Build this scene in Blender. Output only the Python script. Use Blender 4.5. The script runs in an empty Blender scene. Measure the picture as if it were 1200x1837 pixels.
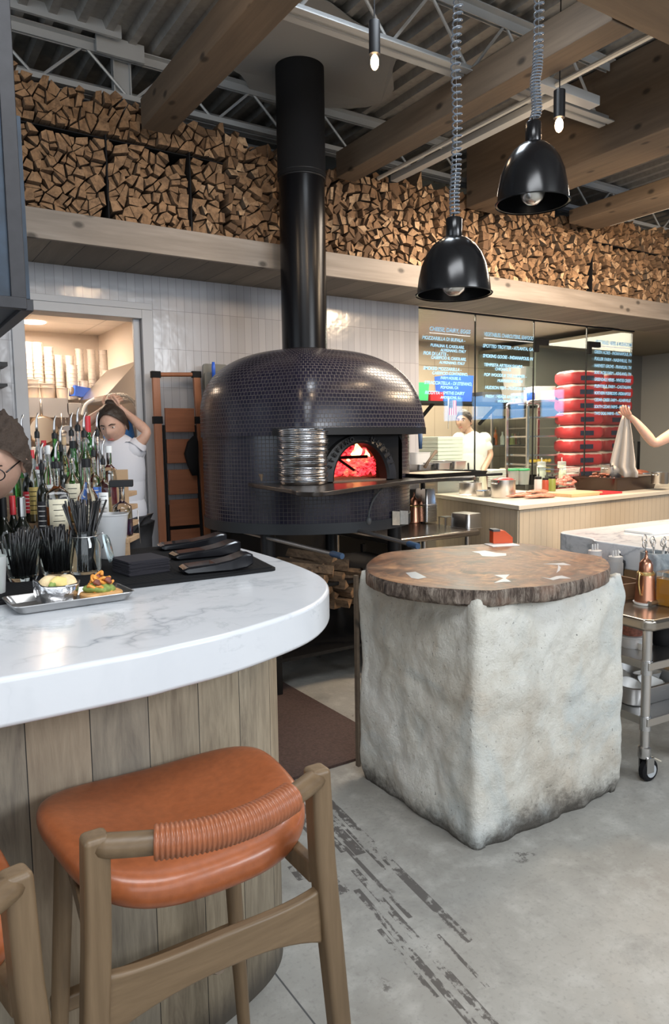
import bpy, math, random
from mathutils import Vector, Matrix, noise
PI = math.pi
rnd = random.Random(11)
SC = bpy.context.scene
COL = SC.collection

# ---------------------------------------------------------------- camera
FPX, CXP, CYP, CAMH = 1297.0, 600.0, 918.5, 1.45
_pi, _ro, _ya = math.radians(5.63), math.radians(-0.86), math.radians(32.86)
_fw = Vector((math.sin(_ya)*math.cos(_pi), math.cos(_ya)*math.cos(_pi), -math.sin(_pi)))
_rt = Vector((math.cos(_ya), -math.sin(_ya), 0))
_up = _rt.cross(_fw)
_r2 = math.cos(_ro)*_rt + math.sin(_ro)*_up
_u2 = -math.sin(_ro)*_rt + math.cos(_ro)*_up
CAMO = Vector((0, 0, CAMH))
cd = bpy.data.cameras.new('camera'); cam = bpy.data.objects.new('camera', cd); COL.objects.link(cam)
cd.sensor_fit = 'HORIZONTAL'; cd.sensor_width = 36; cd.lens = 36*FPX/1200; cd.clip_start = .05; cd.clip_end = 100
cam.matrix_world = Matrix(((_r2.x, _u2.x, -_fw.x, 0), (_r2.y, _u2.y, -_fw.y, 0), (_r2.z, _u2.z, -_fw.z, CAMH), (0, 0, 0, 1)))
SC.camera = cam
# surveying helpers: a sight line from the camera cut by a real plane of the room
def ray(x, y): return _fw + _r2*((x-CXP)/FPX) - _u2*((y-CYP)/FPX)
def at(x, y, z): d = ray(x, y); return CAMO + d*((z-CAMH)/d.z)
def aty(x, y, Y): d = ray(x, y); return CAMO + d*(Y/d.y)
def atx(x, y, X): d = ray(x, y); return CAMO + d*(X/d.x)
def atd(x, y, D): return CAMO + ray(x, y)*D
def depth(p): return (Vector(p)-CAMO).dot(_fw)
def m_px(p, px): return px*depth(p)/FPX      # size in metres of px pixels at point p

# ---------------------------------------------------------------- world, lights, exposure
SC.view_settings.view_transform = 'Standard'; SC.view_settings.look = 'None'
SC.view_settings.gamma = 1; SC.view_settings.use_curve_mapping = False
SC.view_settings.exposure = 0.36
w = bpy.data.worlds.new('world'); SC.world = w; w.use_nodes = True
w.node_tree.nodes['Background'].inputs[0].default_value = (.82, .90, 1, 1)
w.node_tree.nodes['Background'].inputs[1].default_value = 0.20

def light(name, kind, loc, power, color, target=None, **kw):
    d = bpy.data.lights.new(name, kind); d.energy = power; d.color = color
    for k, v in kw.items(): setattr(d, k, v)
    o = bpy.data.objects.new(name, d); COL.objects.link(o); o.location = loc
    if target is not None:
        o.rotation_euler = (Vector(target)-Vector(loc)).to_track_quat('-Z', 'Y').to_euler()
    return o
WARM = (1, .72, .46); SOFTW = (1, .84, .68)
light('front_window_light', 'AREA', (-1.2, -3.8, 2.1), 78, (.86, .93, 1), (-.6, 1, 1.5), shape='RECTANGLE', size=5.5, size_y=2.4)
light('side_window_light', 'AREA', (3.4, -3.0, 2.9), 125, (.90, .95, 1), (2.4, 1.4, 1.3), shape='RECTANGLE', size=2.4, size_y=1.3)
light('left_window_light', 'AREA', (-4.4, 1.6, 2.2), 45, (.80, .9, 1), (0, 2.2, 1.3), shape='RECTANGLE', size=3.5, size_y=2.2)
light('dining_skylight', 'AREA', (.3, -.1, 3.7), 62, (.92, .96, 1), (.5, .5, 0), shape='RECTANGLE', size=2.2, size_y=1.0)
light('pass_skylight', 'AREA', (2.05, 2.4, 3.55), 14, (.82, .91, 1), (2.05, 2.3, 0), shape='RECTANGLE', size=.55, size_y=.5)
light('kitchen_ceiling_light', 'AREA', (4.6, 3.2, 3.15), 80, SOFTW, (4.7, 3.4, 0), shape='RECTANGLE', size=2.4, size_y=.5)
light('kitchen_room_light', 'AREA', (5.4, 6.0, 2.66), 150, SOFTW, (5.4, 6.0, 0), shape='RECTANGLE', size=2.6, size_y=1.2)
light('counter_fill_light', 'AREA', (4.8, 2.3, 3.0), 62, (1, .74, .48), (5.4, 3.9, .5), shape='DISK', size=.4)  # added warm fill for the right-hand counter face, without a fixture
for i, (p, tg, e) in enumerate((((2.0, 2.0, 3.05), (2.2, 3.9, 1.9), 22), ((3.4, 2.6, 3.1), (2.7, 3.9, 1.8), 16), ((.7, 2.9, 3.1), (1.9, 4.1, 1.8), 16),
                                ((3.2, 2.6, 3.15), (4.2, 4.4, 3.0), 19), ((1.1, 2.2, 3.1), (1.3, 4.4, 3.1), 18), ((5.4, 2.6, 3.15), (6.0, 4.4, 3.0), 23))):
    light('added_warm_spot', 'SPOT', p, e, WARM, tg, spot_size=math.radians(75), spot_blend=.7, shadow_soft_size=.045)  # added spots without fixtures, warming the oven dome and the firewood

# ---------------------------------------------------------------- mesh helpers
def tag(o, label=None, cat=None, group=None, kind=None):
    if label: o['label'] = label
    if cat: o['category'] = cat
    if group: o['group'] = group
    if kind: o['kind'] = kind
    return o
def thing(name, label, cat, loc=(0, 0, 0), rz=0, group=None):
    o = bpy.data.objects.new(name, None); COL.objects.link(o); o.empty_display_size = .05
    o.location = loc; o.rotation_euler = (0, 0, rz)
    return tag(o, label, cat, group)
class MB:
    def __init__(s): s.v = []; s.f = []; s.uv = []; s.mi = []
    def add(s, vs, fs, uvs=None, mi=0):
        b = len(s.v); s.v += [tuple(v) for v in vs]
        for i, f in enumerate(fs):
            s.f.append(tuple(b+k for k in f)); s.uv.append(uvs[i] if uvs else None); s.mi.append(mi)
        return s
    def box(s, c, d, rz=0, M=None, mi=0):
        hx, hy, hz = d[0]/2, d[1]/2, d[2]/2
        vs = [Vector((x, y, z)) for x in (-hx, hx) for y in (-hy, hy) for z in (-hz, hz)]
        R = M or Matrix.Rotation(rz, 3, 'Z'); vs = [R @ v + Vector(c) for v in vs]
        return s.add(vs, [(0, 1, 3, 2), (4, 6, 7, 5), (0, 4, 5, 1), (2, 3, 7, 6), (0, 2, 6, 4), (1, 5, 7, 3)], mi=mi)
    def bb(s, x0, x1, y0, y1, z0, z1, mi=0):
        return s.box(((x0+x1)/2, (y0+y1)/2, (z0+z1)/2), (x1-x0, y1-y0, z1-z0), mi=mi)
    def prism(s, pts, z0, z1, caps=True, mi=0, inset=0):
        n = len(pts); vs = [(p[0], p[1], z0) for p in pts] + [(p[0], p[1], z1) for p in pts]
        fs = [(i, (i+1) % n, n+(i+1) % n, n+i) for i in range(n)]
        if caps: fs += [tuple(range(n-1, -1, -1)), tuple(range(n, 2*n))]
        return s.add(vs, fs, mi=mi)
    def loft(s, rings, cap0=True, cap1=True, mi=0, closed=True):
        n = len(rings[0]); vs = [p for r in rings for p in r]; fs = []
        for j in range(len(rings)-1):
            for i in range(n if closed else n-1):
                fs.append((j*n+i, j*n+(i+1) % n, (j+1)*n+(i+1) % n, (j+1)*n+i))
        if cap0: fs.append(tuple(range(n-1, -1, -1)))
        if cap1: fs.append(tuple((len(rings)-1)*n+i for i in range(n)))
        return s.add(vs, fs, mi=mi)
    def lathe(s, prof, c=(0, 0, 0), n=24, mi=0, cap0=True, cap1=True, sx=1, sy=1, M=None):
        rings = []
        for r, z in prof:
            ring = [Vector((r*math.cos(2*PI*i/n)*sx, r*math.sin(2*PI*i/n)*sy, z)) for i in range(n)]
            if M: ring = [M @ v for v in ring]
            rings.append([v+Vector(c) for v in ring])
        return s.loft(rings, cap0, cap1, mi)
    def tube(s, pts, r, n=8, mi=0, closed=False):
        pts = [Vector(p) for p in pts]; m = len(pts); rs = r if isinstance(r, (list, tuple)) else [r]*m
        rings = []; prev = None
        for i, p in enumerate(pts):
            if closed: t = (pts[(i+1) % m]-pts[i-1]).normalized()
            else: t = (pts[min(i+1, m-1)]-pts[max(i-1, 0)]).normalized()
            if prev is None:
                a = Vector((0, 0, 1)) if abs(t.z) < .9 else Vector((1, 0, 0)); u = t.cross(a).normalized()
            else: u = (prev-t*prev.dot(t)).normalized()
            prev = u; v = t.cross(u)
            rings.append([p+(u*math.cos(2*PI*k/n)+v*math.sin(2*PI*k/n))*rs[i] for k in range(n)])
        if closed: rings.append(rings[0]); return s.loft(rings, False, False, mi)
        return s.loft(rings, True, True, mi)
    def bar(s, a, b, w, h, mi=0, up=(0, 0, 1)):
        a, b = Vector(a), Vector(b); t = (b-a).normalized(); upv = Vector(up)
        if abs(t.dot(upv)) > .95: upv = Vector((0, 1, 0))
        u = t.cross(upv).normalized()*w/2; v = u.cross(t).normalized()*h/2
        q = [u+v, -u+v, -u-v, u-v]
        return s.loft([[a+k for k in q], [b+k for k in q]], mi=mi)
    def ball(s, c, r, n=16, m=10, M=None, mi=0, nz=0):
        rx, ry, rz = (r, r, r) if not isinstance(r, (list, tuple)) else r
        rings = []
        for j in range(1, m):
            a = PI*j/m; ring = []
            for i in range(n):
                v = Vector((rx*math.sin(a)*math.cos(2*PI*i/n), ry*math.sin(a)*math.sin(2*PI*i/n), -rz*math.cos(a)))
                if nz: v *= 1+nz*noise.noise(v*(1.2/max(rx, ry, rz))+Vector(c)*7)
                if M: v = M @ v
                ring.append(v+Vector(c))
            rings.append(ring)
        return s.loft(rings, mi=mi)
    def build(s, name, mats, parent=None, smooth=False, bevel=0, sub=0, loc=None, rz=0, bseg=2, solid=0, ang=.7):
        used = sorted({k for f in s.f for k in f})
        if len(used) < len(s.v): mp_ = {k: i for i, k in enumerate(used)}; s.v = [s.v[k] for k in used]; s.f = [tuple(mp_[k] for k in f) for f in s.f]
        me = bpy.data.meshes.new(name); me.from_pydata(s.v, [], s.f)
        for m in (mats if isinstance(mats, (list, tuple)) else [mats]): me.materials.append(m)
        if any(s.mi): me.polygons.foreach_set('material_index', s.mi)
        if any(u is not None for u in s.uv):
            L = me.uv_layers.new(name='UVMap').data; k = 0
            for u, f in zip(s.uv, s.f):
                for j in range(len(f)):
                    if u: L[k].uv = u[j]
                    k += 1
        if smooth:
            me.shade_smooth()
            if smooth != 'all': me.set_sharp_from_angle(angle=ang)
        me.update()
        o = bpy.data.objects.new(name, me); COL.objects.link(o)
        if parent: o.parent = parent
        if loc: o.location = loc
        if rz: o.rotation_euler = (0, 0, rz)
        if solid: md = o.modifiers.new('s', 'SOLIDIFY'); md.thickness = solid; md.offset = 0
        if bevel:
            md = o.modifiers.new('b', 'BEVEL'); md.width = bevel; md.segments = bseg; md.limit_method = 'ANGLE'; md.angle_limit = .6
            me.shade_smooth(); me.set_sharp_from_angle(angle=ang); md.harden_normals = True
        if sub: md = o.modifiers.new('u', 'SUBSURF'); md.levels = sub; md.render_levels = sub
        return o
def copy_tree(o, parent=None):
    c = o.copy(); COL.objects.link(c)
    if parent: c.parent = parent
    for ch in list(o.children): copy_tree(ch, c)
    return c
def struct(o): o['kind'] = 'structure'; return o
def catmull(P, n=8, closed=False):
    P = [Vector(p) for p in P]; out = []; m = len(P)
    for i in range(m if closed else m-1):
        p0 = P[i-1] if (closed or i) else P[0]; p1 = P[i]; p2 = P[(i+1) % m]; p3 = P[(i+2) % m] if (closed or i+2 < m) else P[-1]
        for k in range(n):
            t = k/n; out.append(.5*((2*p1)+(p2-p0)*t+(2*p0-5*p1+4*p2-p3)*t*t+(3*p1-p0-3*p2+p3)*t**3))
    if not closed: out.append(P[-1])
    return out
def rrect(x0, x1, y0, y1, r, n=5):
    pts = []
    for cx, cy, a in ((x1-r, y1-r, 0), (x0+r, y1-r, PI/2), (x0+r, y0+r, PI), (x1-r, y0+r, 1.5*PI)):
        pts += [(cx+r*math.cos(a+k*PI/2/n), cy+r*math.sin(a+k*PI/2/n)) for k in range(n+1)]
    return pts

# ---------------------------------------------------------------- material helpers
class NT:
    def __init__(s, name):
        s.m = bpy.data.materials.new(name); s.m.use_nodes = True; s.t = s.m.node_tree; s.b = s.t.nodes['Principled BSDF']
    def n(s, kind, **kw):
        nd = s.t.nodes.new('ShaderNode'+kind)
        for k, v in kw.items(): setattr(nd, k, v)
        return nd
    def L(s, a, b): s.t.links.new(a, b)
    def set(s, k, v):
        if hasattr(v, 'is_linked') or hasattr(v, 'links'): s.L(v, s.b.inputs[k])
        else: s.b.inputs[k].default_value = v
    def coord(s, out='Object', scale=(1, 1, 1), loc=(0, 0, 0), rot=(0, 0, 0)):
        mp = s.n('Mapping'); mp.inputs['Scale'].default_value = scale; mp.inputs['Location'].default_value = loc; mp.inputs['Rotation'].default_value = rot
        if out == 'Position': s.L(s.n('NewGeometry').outputs['Position'], mp.inputs[0])
        else: s.L(s.n('TexCoord').outputs[out], mp.inputs[0])
        return mp.outputs[0]
    def noise(s, vec, scale=5, detail=4, rough=.55, dist=0, out=0):
        nd = s.n('TexNoise'); nd.inputs['Scale'].default_value = scale; nd.inputs['Detail'].default_value = detail
        nd.inputs['Roughness'].default_value = rough; nd.inputs['Distortion'].default_value = dist
        if vec is not None: s.L(vec, nd.inputs['Vector'])
        return nd.outputs[out]
    def ramp(s, fac, stops, interp='LINEAR'):
        nd = s.n('ValToRGB'); cr = nd.color_ramp; cr.interpolation = interp
        while len(cr.elements) < len(stops): cr.elements.new(.5)
        for e, (p, c) in zip(cr.elements, stops):
            e.position = p; e.color = (c, c, c, 1) if isinstance(c, (int, float)) else (*c, 1)
        s.L(fac, nd.inputs[0]); return nd.outputs[0]
    def mix(s, a, b, fac, mode='MIX'):
        nd = s.n('Mix', data_type='RGBA', blend_type=mode)
        for k, v in ((6, a), (7, b)):
            if isinstance(v, (tuple, list)): nd.inputs[k].default_value = (*v[:3], 1)
            else: s.L(v, nd.inputs[k])
        if isinstance(fac, (int, float)): nd.inputs[0].default_value = fac
        else: s.L(fac, nd.inputs[0])
        return nd.outputs[2]
    def math(s, op, a, b=0, c=None):
        nd = s.n('Math', operation=op)
        for k, v in enumerate((a, b) if c is None else (a, b, c)):
            if isinstance(v, (int, float)): nd.inputs[k].default_value = v
            else: s.L(v, nd.inputs[k])
        return nd.outputs[0]
    def bump(s, h, strength=.3, dist=.01):
        nd = s.n('Bump'); nd.inputs['Strength'].default_value = strength; nd.inputs['Distance'].default_value = dist
        s.L(h, nd.inputs['Height']); s.L(nd.outputs[0], s.b.inputs['Normal']); return nd
def plain(name, col, rough=.5, metal=0, bump=0, bscale=40, var=.0, **kw):
    t = NT(name)
    if var:
        nz = t.noise(t.coord(), bscale, 3); a = tuple(min(1, c*(1-var)) for c in col); b = tuple(min(1, c*(1+var)) for c in col)
        t.set('Base Color', t.ramp(nz, [(.3, a), (.7, b)]))
    else: t.set('Base Color', (*col, 1))
    t.set('Roughness', rough); t.set('Metallic', metal)
    for k, v in kw.items(): t.set(k.replace('_', ' '), v)
    if bump: t.bump(t.noise(t.coord(), bscale, 3), bump, .004)
    return t.m
def wood(name, c1, c2, axis=0, scale=14, rough=.6, knots=0, out='Object', plank=None, stretch=.07):
    t = NT(name); sc = [1, 1, 1]; sc[axis] = stretch
    v = t.coord(out, tuple(sc))
    g = t.noise(v, scale, 6, .6, .6); g2 = t.noise(v, scale*5, 3, .6)
    col = t.ramp(t.mix(g, g2, .3), [(.3, c1), (.55, tuple((a+b)/2 for a, b in zip(c1, c2))), (.72, c2)])
    big = t.noise(t.coord(out, tuple(1 if i != axis else .3 for i in range(3))), 2.2, 3)
    col = t.mix(col, (.25, .22, .2), t.ramp(big, [(.45, 0), (.8, .35)]), 'MULTIPLY') if False else t.mix(col, tuple(c*.72 for c in c1), t.ramp(big, [(.45, 0), (.75, .5)]))
    if knots:
        vo = t.n('TexVoronoi', voronoi_dimensions='2D'); vo.inputs['Scale'].default_value = knots*1.7; se = t.n('SeparateXYZ'); t.L(t.coord(out), se.inputs[0])
        oth = [k for k in range(3) if k != axis]; cb_ = t.n('CombineXYZ'); t.L(t.math('MULTIPLY', se.outputs[axis], .6), cb_.inputs[0]); t.L(t.math('ADD', se.outputs[oth[0]], se.outputs[oth[1]]), cb_.inputs[1])
        t.L(cb_.outputs[0], vo.inputs['Vector'])
        col = t.mix(col, tuple(c*.3 for c in c1), t.ramp(vo.outputs['Distance'], [(.035, .9), (.085, 0)]))
    if plank:   # (axis, width)
        sep = t.n('SeparateXYZ'); t.L(t.coord(out), sep.inputs[0])
        q = t.math('DIVIDE', sep.outputs[plank[0]], plank[1]); fl = t.math('FLOOR', q)
        wn = t.n('TexWhiteNoise', noise_dimensions='1D'); t.L(fl, wn.inputs['W'])
        col = t.mix(col, tuple(c*.55 for c in c1), t.ramp(wn.outputs['Value'], [(0, 0), (1, .6)]))
        fr = t.math('FRACT', q); col = t.mix(col, (.02, .017, .013), t.math('LESS_THAN', fr, .022))
    t.set('Base Color', col); t.set('Roughness', rough); t.bump(g2, .15, .003)
    return t.m
def glassy(name, col=(1, 1, 1), rough=.02, ior=1.45, thin=.0):
    t = NT(name); t.set('Base Color', (*col, 1)); t.set('Roughness', rough); t.set('Transmission Weight', 1.0); t.set('IOR', ior)
    return t.m
M = {}
M['steel'] = plain('steel', (.62, .61, .6), .28, 1)
M['steel_dull'] = plain('steel_dull', (.5, .5, .5), .42, 1)
M['alu'] = plain('aluminium', (.62, .63, .65), .24, 1, .2, 60)
M['black'] = plain('black_metal', (.009, .009, .010), .42, 0, .08, 25, Specular_IOR_Level=.35)
M['blackgloss'] = plain('black_gloss', (.008, .008, .01), .16)
M['blackmatt'] = plain('black_matt', (.010, .010, .011), .8, Specular_IOR_Level=.2)
M['white'] = plain('white_plastic', (.82, .82, .8), .4)
M['offwhite'] = plain('offwhite', (.7, .68, .62), .55)
M['copper'] = plain('copper', (.52, .25, .16), .3, 1)
M['brass'] = plain('brass', (.75, .55, .25), .3, 1)
M['gray'] = plain('gray_paint', (.42, .44, .46), .5)
M['darkgray'] = plain('dark_gray', (.08, .085, .09), .5)
M['clear'] = glassy('clear_glass')
M['frost'] = plain('frosted_plastic', (.85, .86, .87), .35, 0, Transmission_Weight=.55)
M['skin'] = plain('skin', (.56, .34, .25), .5, 0, .05, 60, var=.05, Subsurface_Weight=.08)
M['hair'] = plain('dark_hair', (.022, .014, .01), .5, 0, .5, 120)
M['tshirt'] = plain('grey_tshirt', (.62, .62, .66), .85, 0, .2, 30)
M['whitecloth'] = plain('white_cloth', (.85, .85, .84), .85, 0, .2, 30)
M['red'] = plain('red_plastic', (.6, .03, .04), .35)
M['blue'] = plain('blue_plastic', (.03, .12, .6), .4)
M['green'] = plain('green_plastic', (.05, .4, .15), .4)
M['paper'] = plain('paper', (.86, .85, .82), .7)
# ================================================================ SHELL
WY, FY, SZ = 4.9, 4.335, 2.585     # tile wall plane, fascia plane, soffit height
def floor_mat():
    t = NT('concrete'); p = t.coord('Position')
    a = t.noise(p, 1.3, 6, .6); b = t.noise(p, 9, 6, .65); c = t.noise(p, 70, 3)
    col = t.ramp(a, [(.3, (.27, .26, .235)), (.5, (.37, .36, .33)), (.7, (.46, .45, .415))])
    col = t.mix(col, (.60, .59, .55), t.ramp(b, [(.5, 0), (.7, .45)])); col = t.mix(col, (.22, .215, .2), t.ramp(t.noise(p, 2.6, 6, .7, .7), [(.5, 0), (.68, .55)]))
    col = t.mix(col, (.2, .19, .18), t.ramp(c, [(.3, .3), (.45, 0)]))
    # worn streaks of darker paint: real wear marks on the slab
    ang = math.atan2(1.421-2.359, 1.37-1.476)
    u = t.coord('Position', rot=(0, 0, -ang)); sp = t.n('SeparateXYZ'); t.L(u, sp.inputs[0])
    P0 = Vector((1.476, 2.359)); P1 = Vector((1.37, 1.421)); d = Vector((math.cos(ang), math.sin(ang))); nrm = Vector((-d.y, d.x))
    mp2 = t.n('Mapping'); mp2.inputs['Scale'].default_value = (3.5, 24, 1); t.L(u, mp2.inputs[0]); s = t.noise(mp2.outputs[0], 1, 5, .7); s2 = t.noise(p, 26, 5, .7); s3 = t.noise(p, 5, 3)
    q0 = P0.dot(nrm)
    def band(c0, w, x0, x1):
        m = t.math('COMPARE', sp.outputs[1], q0+c0, w)
        xa, xb = sorted((P0.dot(d)+x0, P0.dot(d)+x1))
        return t.math('MULTIPLY', m, t.math('MULTIPLY', t.math('GREATER_THAN', sp.outputs[0], xa), t.math('LESS_THAN', sp.outputs[0], xb)))
    m = band(.005, .017, -.7, .92)
    for args in ((-.06, .02, -.7, .38), (-.105, .014, -.7, .34), (-.15, .022, -.7, .30), (-.125, .013, .45, 1.25), (-.17, .012, .55, 1.3), (-.215, .03, .34, .55), (-.03, .006, -.2, .5),
                 (-.09, .008, .3, .75), (-.06, .006, .85, 1.1), (-.2, .008, .75, 1.05), (-.29, .03, .33, .42)):
        m = t.math('MAXIMUM', m, band(*args))
    mm = t.math('MULTIPLY', m, t.ramp(t.math('ADD', t.math('MULTIPLY', s, .55), t.math('MULTIPLY', s2, .45)), [(.475, 0), (.51, 1)]))
    col = t.mix(col, (.085, .075, .07), t.math('MULTIPLY', mm, .85))
    # a few loose chips
    chip = t.math('MULTIPLY', t.ramp(t.noise(p, 3.1, 2), [(.68, 0), (.7, 1)]), t.ramp(s2, [(.52, 0), (.56, 1)]))
    col = t.mix(col, (.12, .11, .1), t.math('MULTIPLY', chip, .8))
    # saw-cut joint lines
    g = t.coord('Position'); sg = t.n('SeparateXYZ'); t.L(g, sg.inputs[0])
    j = t.math('COMPARE', t.math('FRACT', t.math('DIVIDE', t.math('ADD', sg.outputs[0], .95), 3.6)), .5, .0007)
    col = t.mix(col, (.1, .1, .1), j)
    t.set('Base Color', col); t.set('Roughness', t.ramp(b, [(.3, .42), (.7, .68)])); t.bump(b, .12, .006)
    return t.m
MB().add([(-6, -6, 0), (11, -6, 0), (11, 9, 0), (-6, 9, 0), (-6, -6, -.1), (11, -6, -.1), (11, 9, -.1), (-6, 9, -.1)],
         [(0, 1, 2, 3), (7, 6, 5, 4), (0, 4, 5, 1), (1, 5, 6, 2), (2, 6, 7, 3), (3, 7, 4, 0)]).build('floor', floor_mat())
struct(bpy.data.objects['floor'])
def tile_mat():
    t = NT('wall_tile'); geo = t.n('NewGeometry'); sp = t.n('SeparateXYZ'); t.L(geo.outputs['Position'], sp.inputs[0])
    cb = t.n('CombineXYZ'); t.L(t.math('ADD', sp.outputs[0], sp.outputs[1]), cb.inputs[0]); t.L(t.math('ADD', sp.outputs[2], .006), cb.inputs[1])
    br = t.n('TexBrick'); br.offset = 0; br.squash = 1
    t.L(cb.outputs[0], br.inputs['Vector']); br.inputs['Scale'].default_value = 1
    br.inputs['Brick Width'].default_value = .0575; br.inputs['Row Height'].default_value = .263; br.inputs['Mortar Size'].default_value = .0014
    br.inputs['Mortar Smooth'].default_value = .2; br.inputs['Bias'].default_value = 0
    br.inputs['Color1'].default_value = (.36, .36, .375, 1); br.inputs['Color2'].default_value = (.41, .405, .42, 1); br.inputs['Mortar'].default_value = (.23, .225, .23, 1)
    t.set('Base Color', br.outputs['Color']); t.set('Roughness', .16)
    nz = t.noise(t.coord('Position'), 11, 2)
    h = t.math('SUBTRACT', t.math('MULTIPLY', nz, .8), t.math('MULTIPLY', br.outputs['Fac'], .5))
    t.bump(h, .35, .006); return t.m
M['tile'] = tile_mat()
M['casing'] = plain('casing_grey', (.42, .43, .45), .45)
M['plaster'] = plain('warm_white_wall', (.8, .74, .68), .6)
M['fascia'] = wood('fascia_wood', (.18, .15, .122), (.35, .305, .262), 0, 10, .7, 2.1)
M['soffit'] = wood('soffit_wood', (.17, .145, .115), (.29, .25, .2), 1, 14, .7, 0, plank=(0, .19))
M['beam'] = wood('beam_wood', (.085, .062, .043), (.20, .145, .098), 1, 9, .7, 2.2)
M['beamx'] = wood('cross_beam_wood', (.11, .08, .052), (.24, .17, .11), 0, 9, .7, 2.0)
M['joist'] = plain('galvanised_steel', (.45, .47, .48), .5, .3, .1, 30)
M['deck'] = plain('deck_paint', (.30, .295, .28), .55, .2, .15, 20, var=.15)
# tile wall, with the doorway (opening x .90-1.62, z < 2.29) and the glass front beyond x = 4.05
DX0, DX1, DZ = .885, 1.63, 2.29
b = MB(); b.bb(-5, DX0, WY, WY+.14, 0, SZ+.03); b.bb(DX1, 4.05, WY, WY+.14, 0, SZ+.03); b.bb(DX0, DX1, WY, WY+.14, DZ, SZ+.03)
struct(b.build('wall_back', M['tile']))
struct(MB().bb(-5, 9.5, 5.3, 5.4, SZ+.2, 4.1).build('wall_upper', plain('upper_wall_slate', (.055, .07, .08), .7)))
b = MB()
b.bb(DX0-.075, DX0, WY-.02, WY+.16, 0, DZ+.06); b.bb(DX1, DX1+.075, WY-.02, WY+.16, 0, DZ+.06); b.bb(DX0, DX1, WY-.02, WY+.16, DZ, DZ+.06)
b.bb(DX0-.075, DX1+.075, WY-.012, WY, DZ+.062, DZ+.105); b.bb(DX1-.045, DX1-.001, WY+.03, WY+.06, 0, DZ)
struct(b.build('door_1', M['casing'], bevel=.003))
b = MB(); b.bb(-5.14, -5, -6, 7, 0, 1.0); b.bb(-5.14, -5, -6, 7, 3.3, 4.1); struct(b.build('wall_left', M['plaster']))
b = MB(); b.bb(9.4, 9.54, -6, 9, 0, 4.1); struct(b.build('wall_right', plain('kitchen_wall_grey', (.28, .27, .25), .5)))
b = MB(); b.bb(1.75, 4.04, WY-.02, WY-.004, 0, 1.02); struct(b.build('trim_4', M['black']))
# wood-clad bulkhead shelf: soffit + fascia
b = MB(); b.bb(-5, 9.4, FY, WY, SZ, SZ+.03); o = struct(b.build('trim_1', M['soffit']))
b = MB(); b.bb(-5, 9.4, FY-.03, FY, SZ-.005, 2.742); struct(b.build('trim_2', M['fascia'], bevel=.003))
# corrugated roof deck: ribs run along Y
DKZ = 3.80
b = MB(); prof = []; x = -5.2; pitch = .155
while x < 10:
    prof += [(x, DKZ), (x+.045, DKZ), (x+.062, DKZ+.045), (x+.138, DKZ+.045)]; x += pitch
vs = [(px, -6, pz) for px, pz in prof]+[(px, 9, pz) for px, pz in prof]; n = len(prof)
b.add(vs, [(i, i+1, n+i+1, n+i) for i in range(n-1)])
b.bb(-5.2, 10, -6, 9, DKZ+.06, DKZ+.1)
struct(b.build('ceiling', M['deck']))
# timber beams
for nm, (x0, x1, y0, y1, z1), lab in (
        ('ceiling_beam', (1.457, 1.63, -1.5, 4.24, 3.415), 'heavy timber ceiling beam ending in the firewood left of the black flue'),
        ('ceiling_beam', (2.851, 3.007, 2.13, 4.33, 3.422), 'timber ceiling beam ending in the firewood just right of the black flue'),
        ('ceiling_beam', (4.09, 4.46, -1.5, 4.36, 3.785), 'deepest timber ceiling beam, behind the right cylinder pendant'),
        ('ceiling_beam', (5.13, 5.5, 1.0, 4.22, 3.36), 'timber ceiling beam at the far right edge over the firewood')):
    o = MB().bb(x0, x1, y0, y1, 3.25, z1).build(nm, M['beam'], bevel=.006); tag(o, lab, 'beam')
o = MB().bb(1.64, 4.08, 1.55, 2.12, 3.25, 3.6).build('ceiling_beam', M['beamx'], bevel=.006); tag(o, 'timber crossbeam overhead in the top right corner of the ceiling', 'beam')
# bar joists
def joist(x0, x1, y, z0, z1, ph, label, w=.07):
    j = thing('steel_joist', label, 'joist', ((x0+x1)/2, y, z0)); ox = (x0+x1)/2
    def ch(name, z, up):
        b = MB()
        for s in (-1, 1):
            b.bb(x0-ox, x1-ox, s*w/2-.022, s*w/2+.022, z-z0, z-z0+.006); b.bb(x0-ox, x1-ox, s*.012-.003, s*.012+.003, z-z0+(0 if up else -.045), z-z0+(.05 if up else 0))
        b.build(name, M['joist'], j)
    ch('bottom_chord', z0, True); ch('top_chord', z1, False)
    xx = x0+ph; k = 0; st = .27
    while xx < x1-st:
        b = MB(); a = (xx-ox, 0, .02 if k % 2 == 0 else z1-z0-.02); c = (xx+st-ox, 0, z1-z0-.02 if k % 2 == 0 else .02)
        b.tube([a, c], .009, 6); b.build('web_rod', M['joist'], j, smooth=True); xx += st; k += 1
    return j
joist(-2.5, 7.5, 4.52, 3.495, 3.785, .22, 'galvanised bar joist just above the firewood, running across the wall')
joist(-1.0, 4.05, 3.05, 3.40, 3.76, .1, 'galvanised bar joist behind the left cylinder pendant')
joist(4.5, 7.5, 3.05, 3.40, 3.76, .1, 'galvanised bar joist beyond the deepest timber beam')
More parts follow.
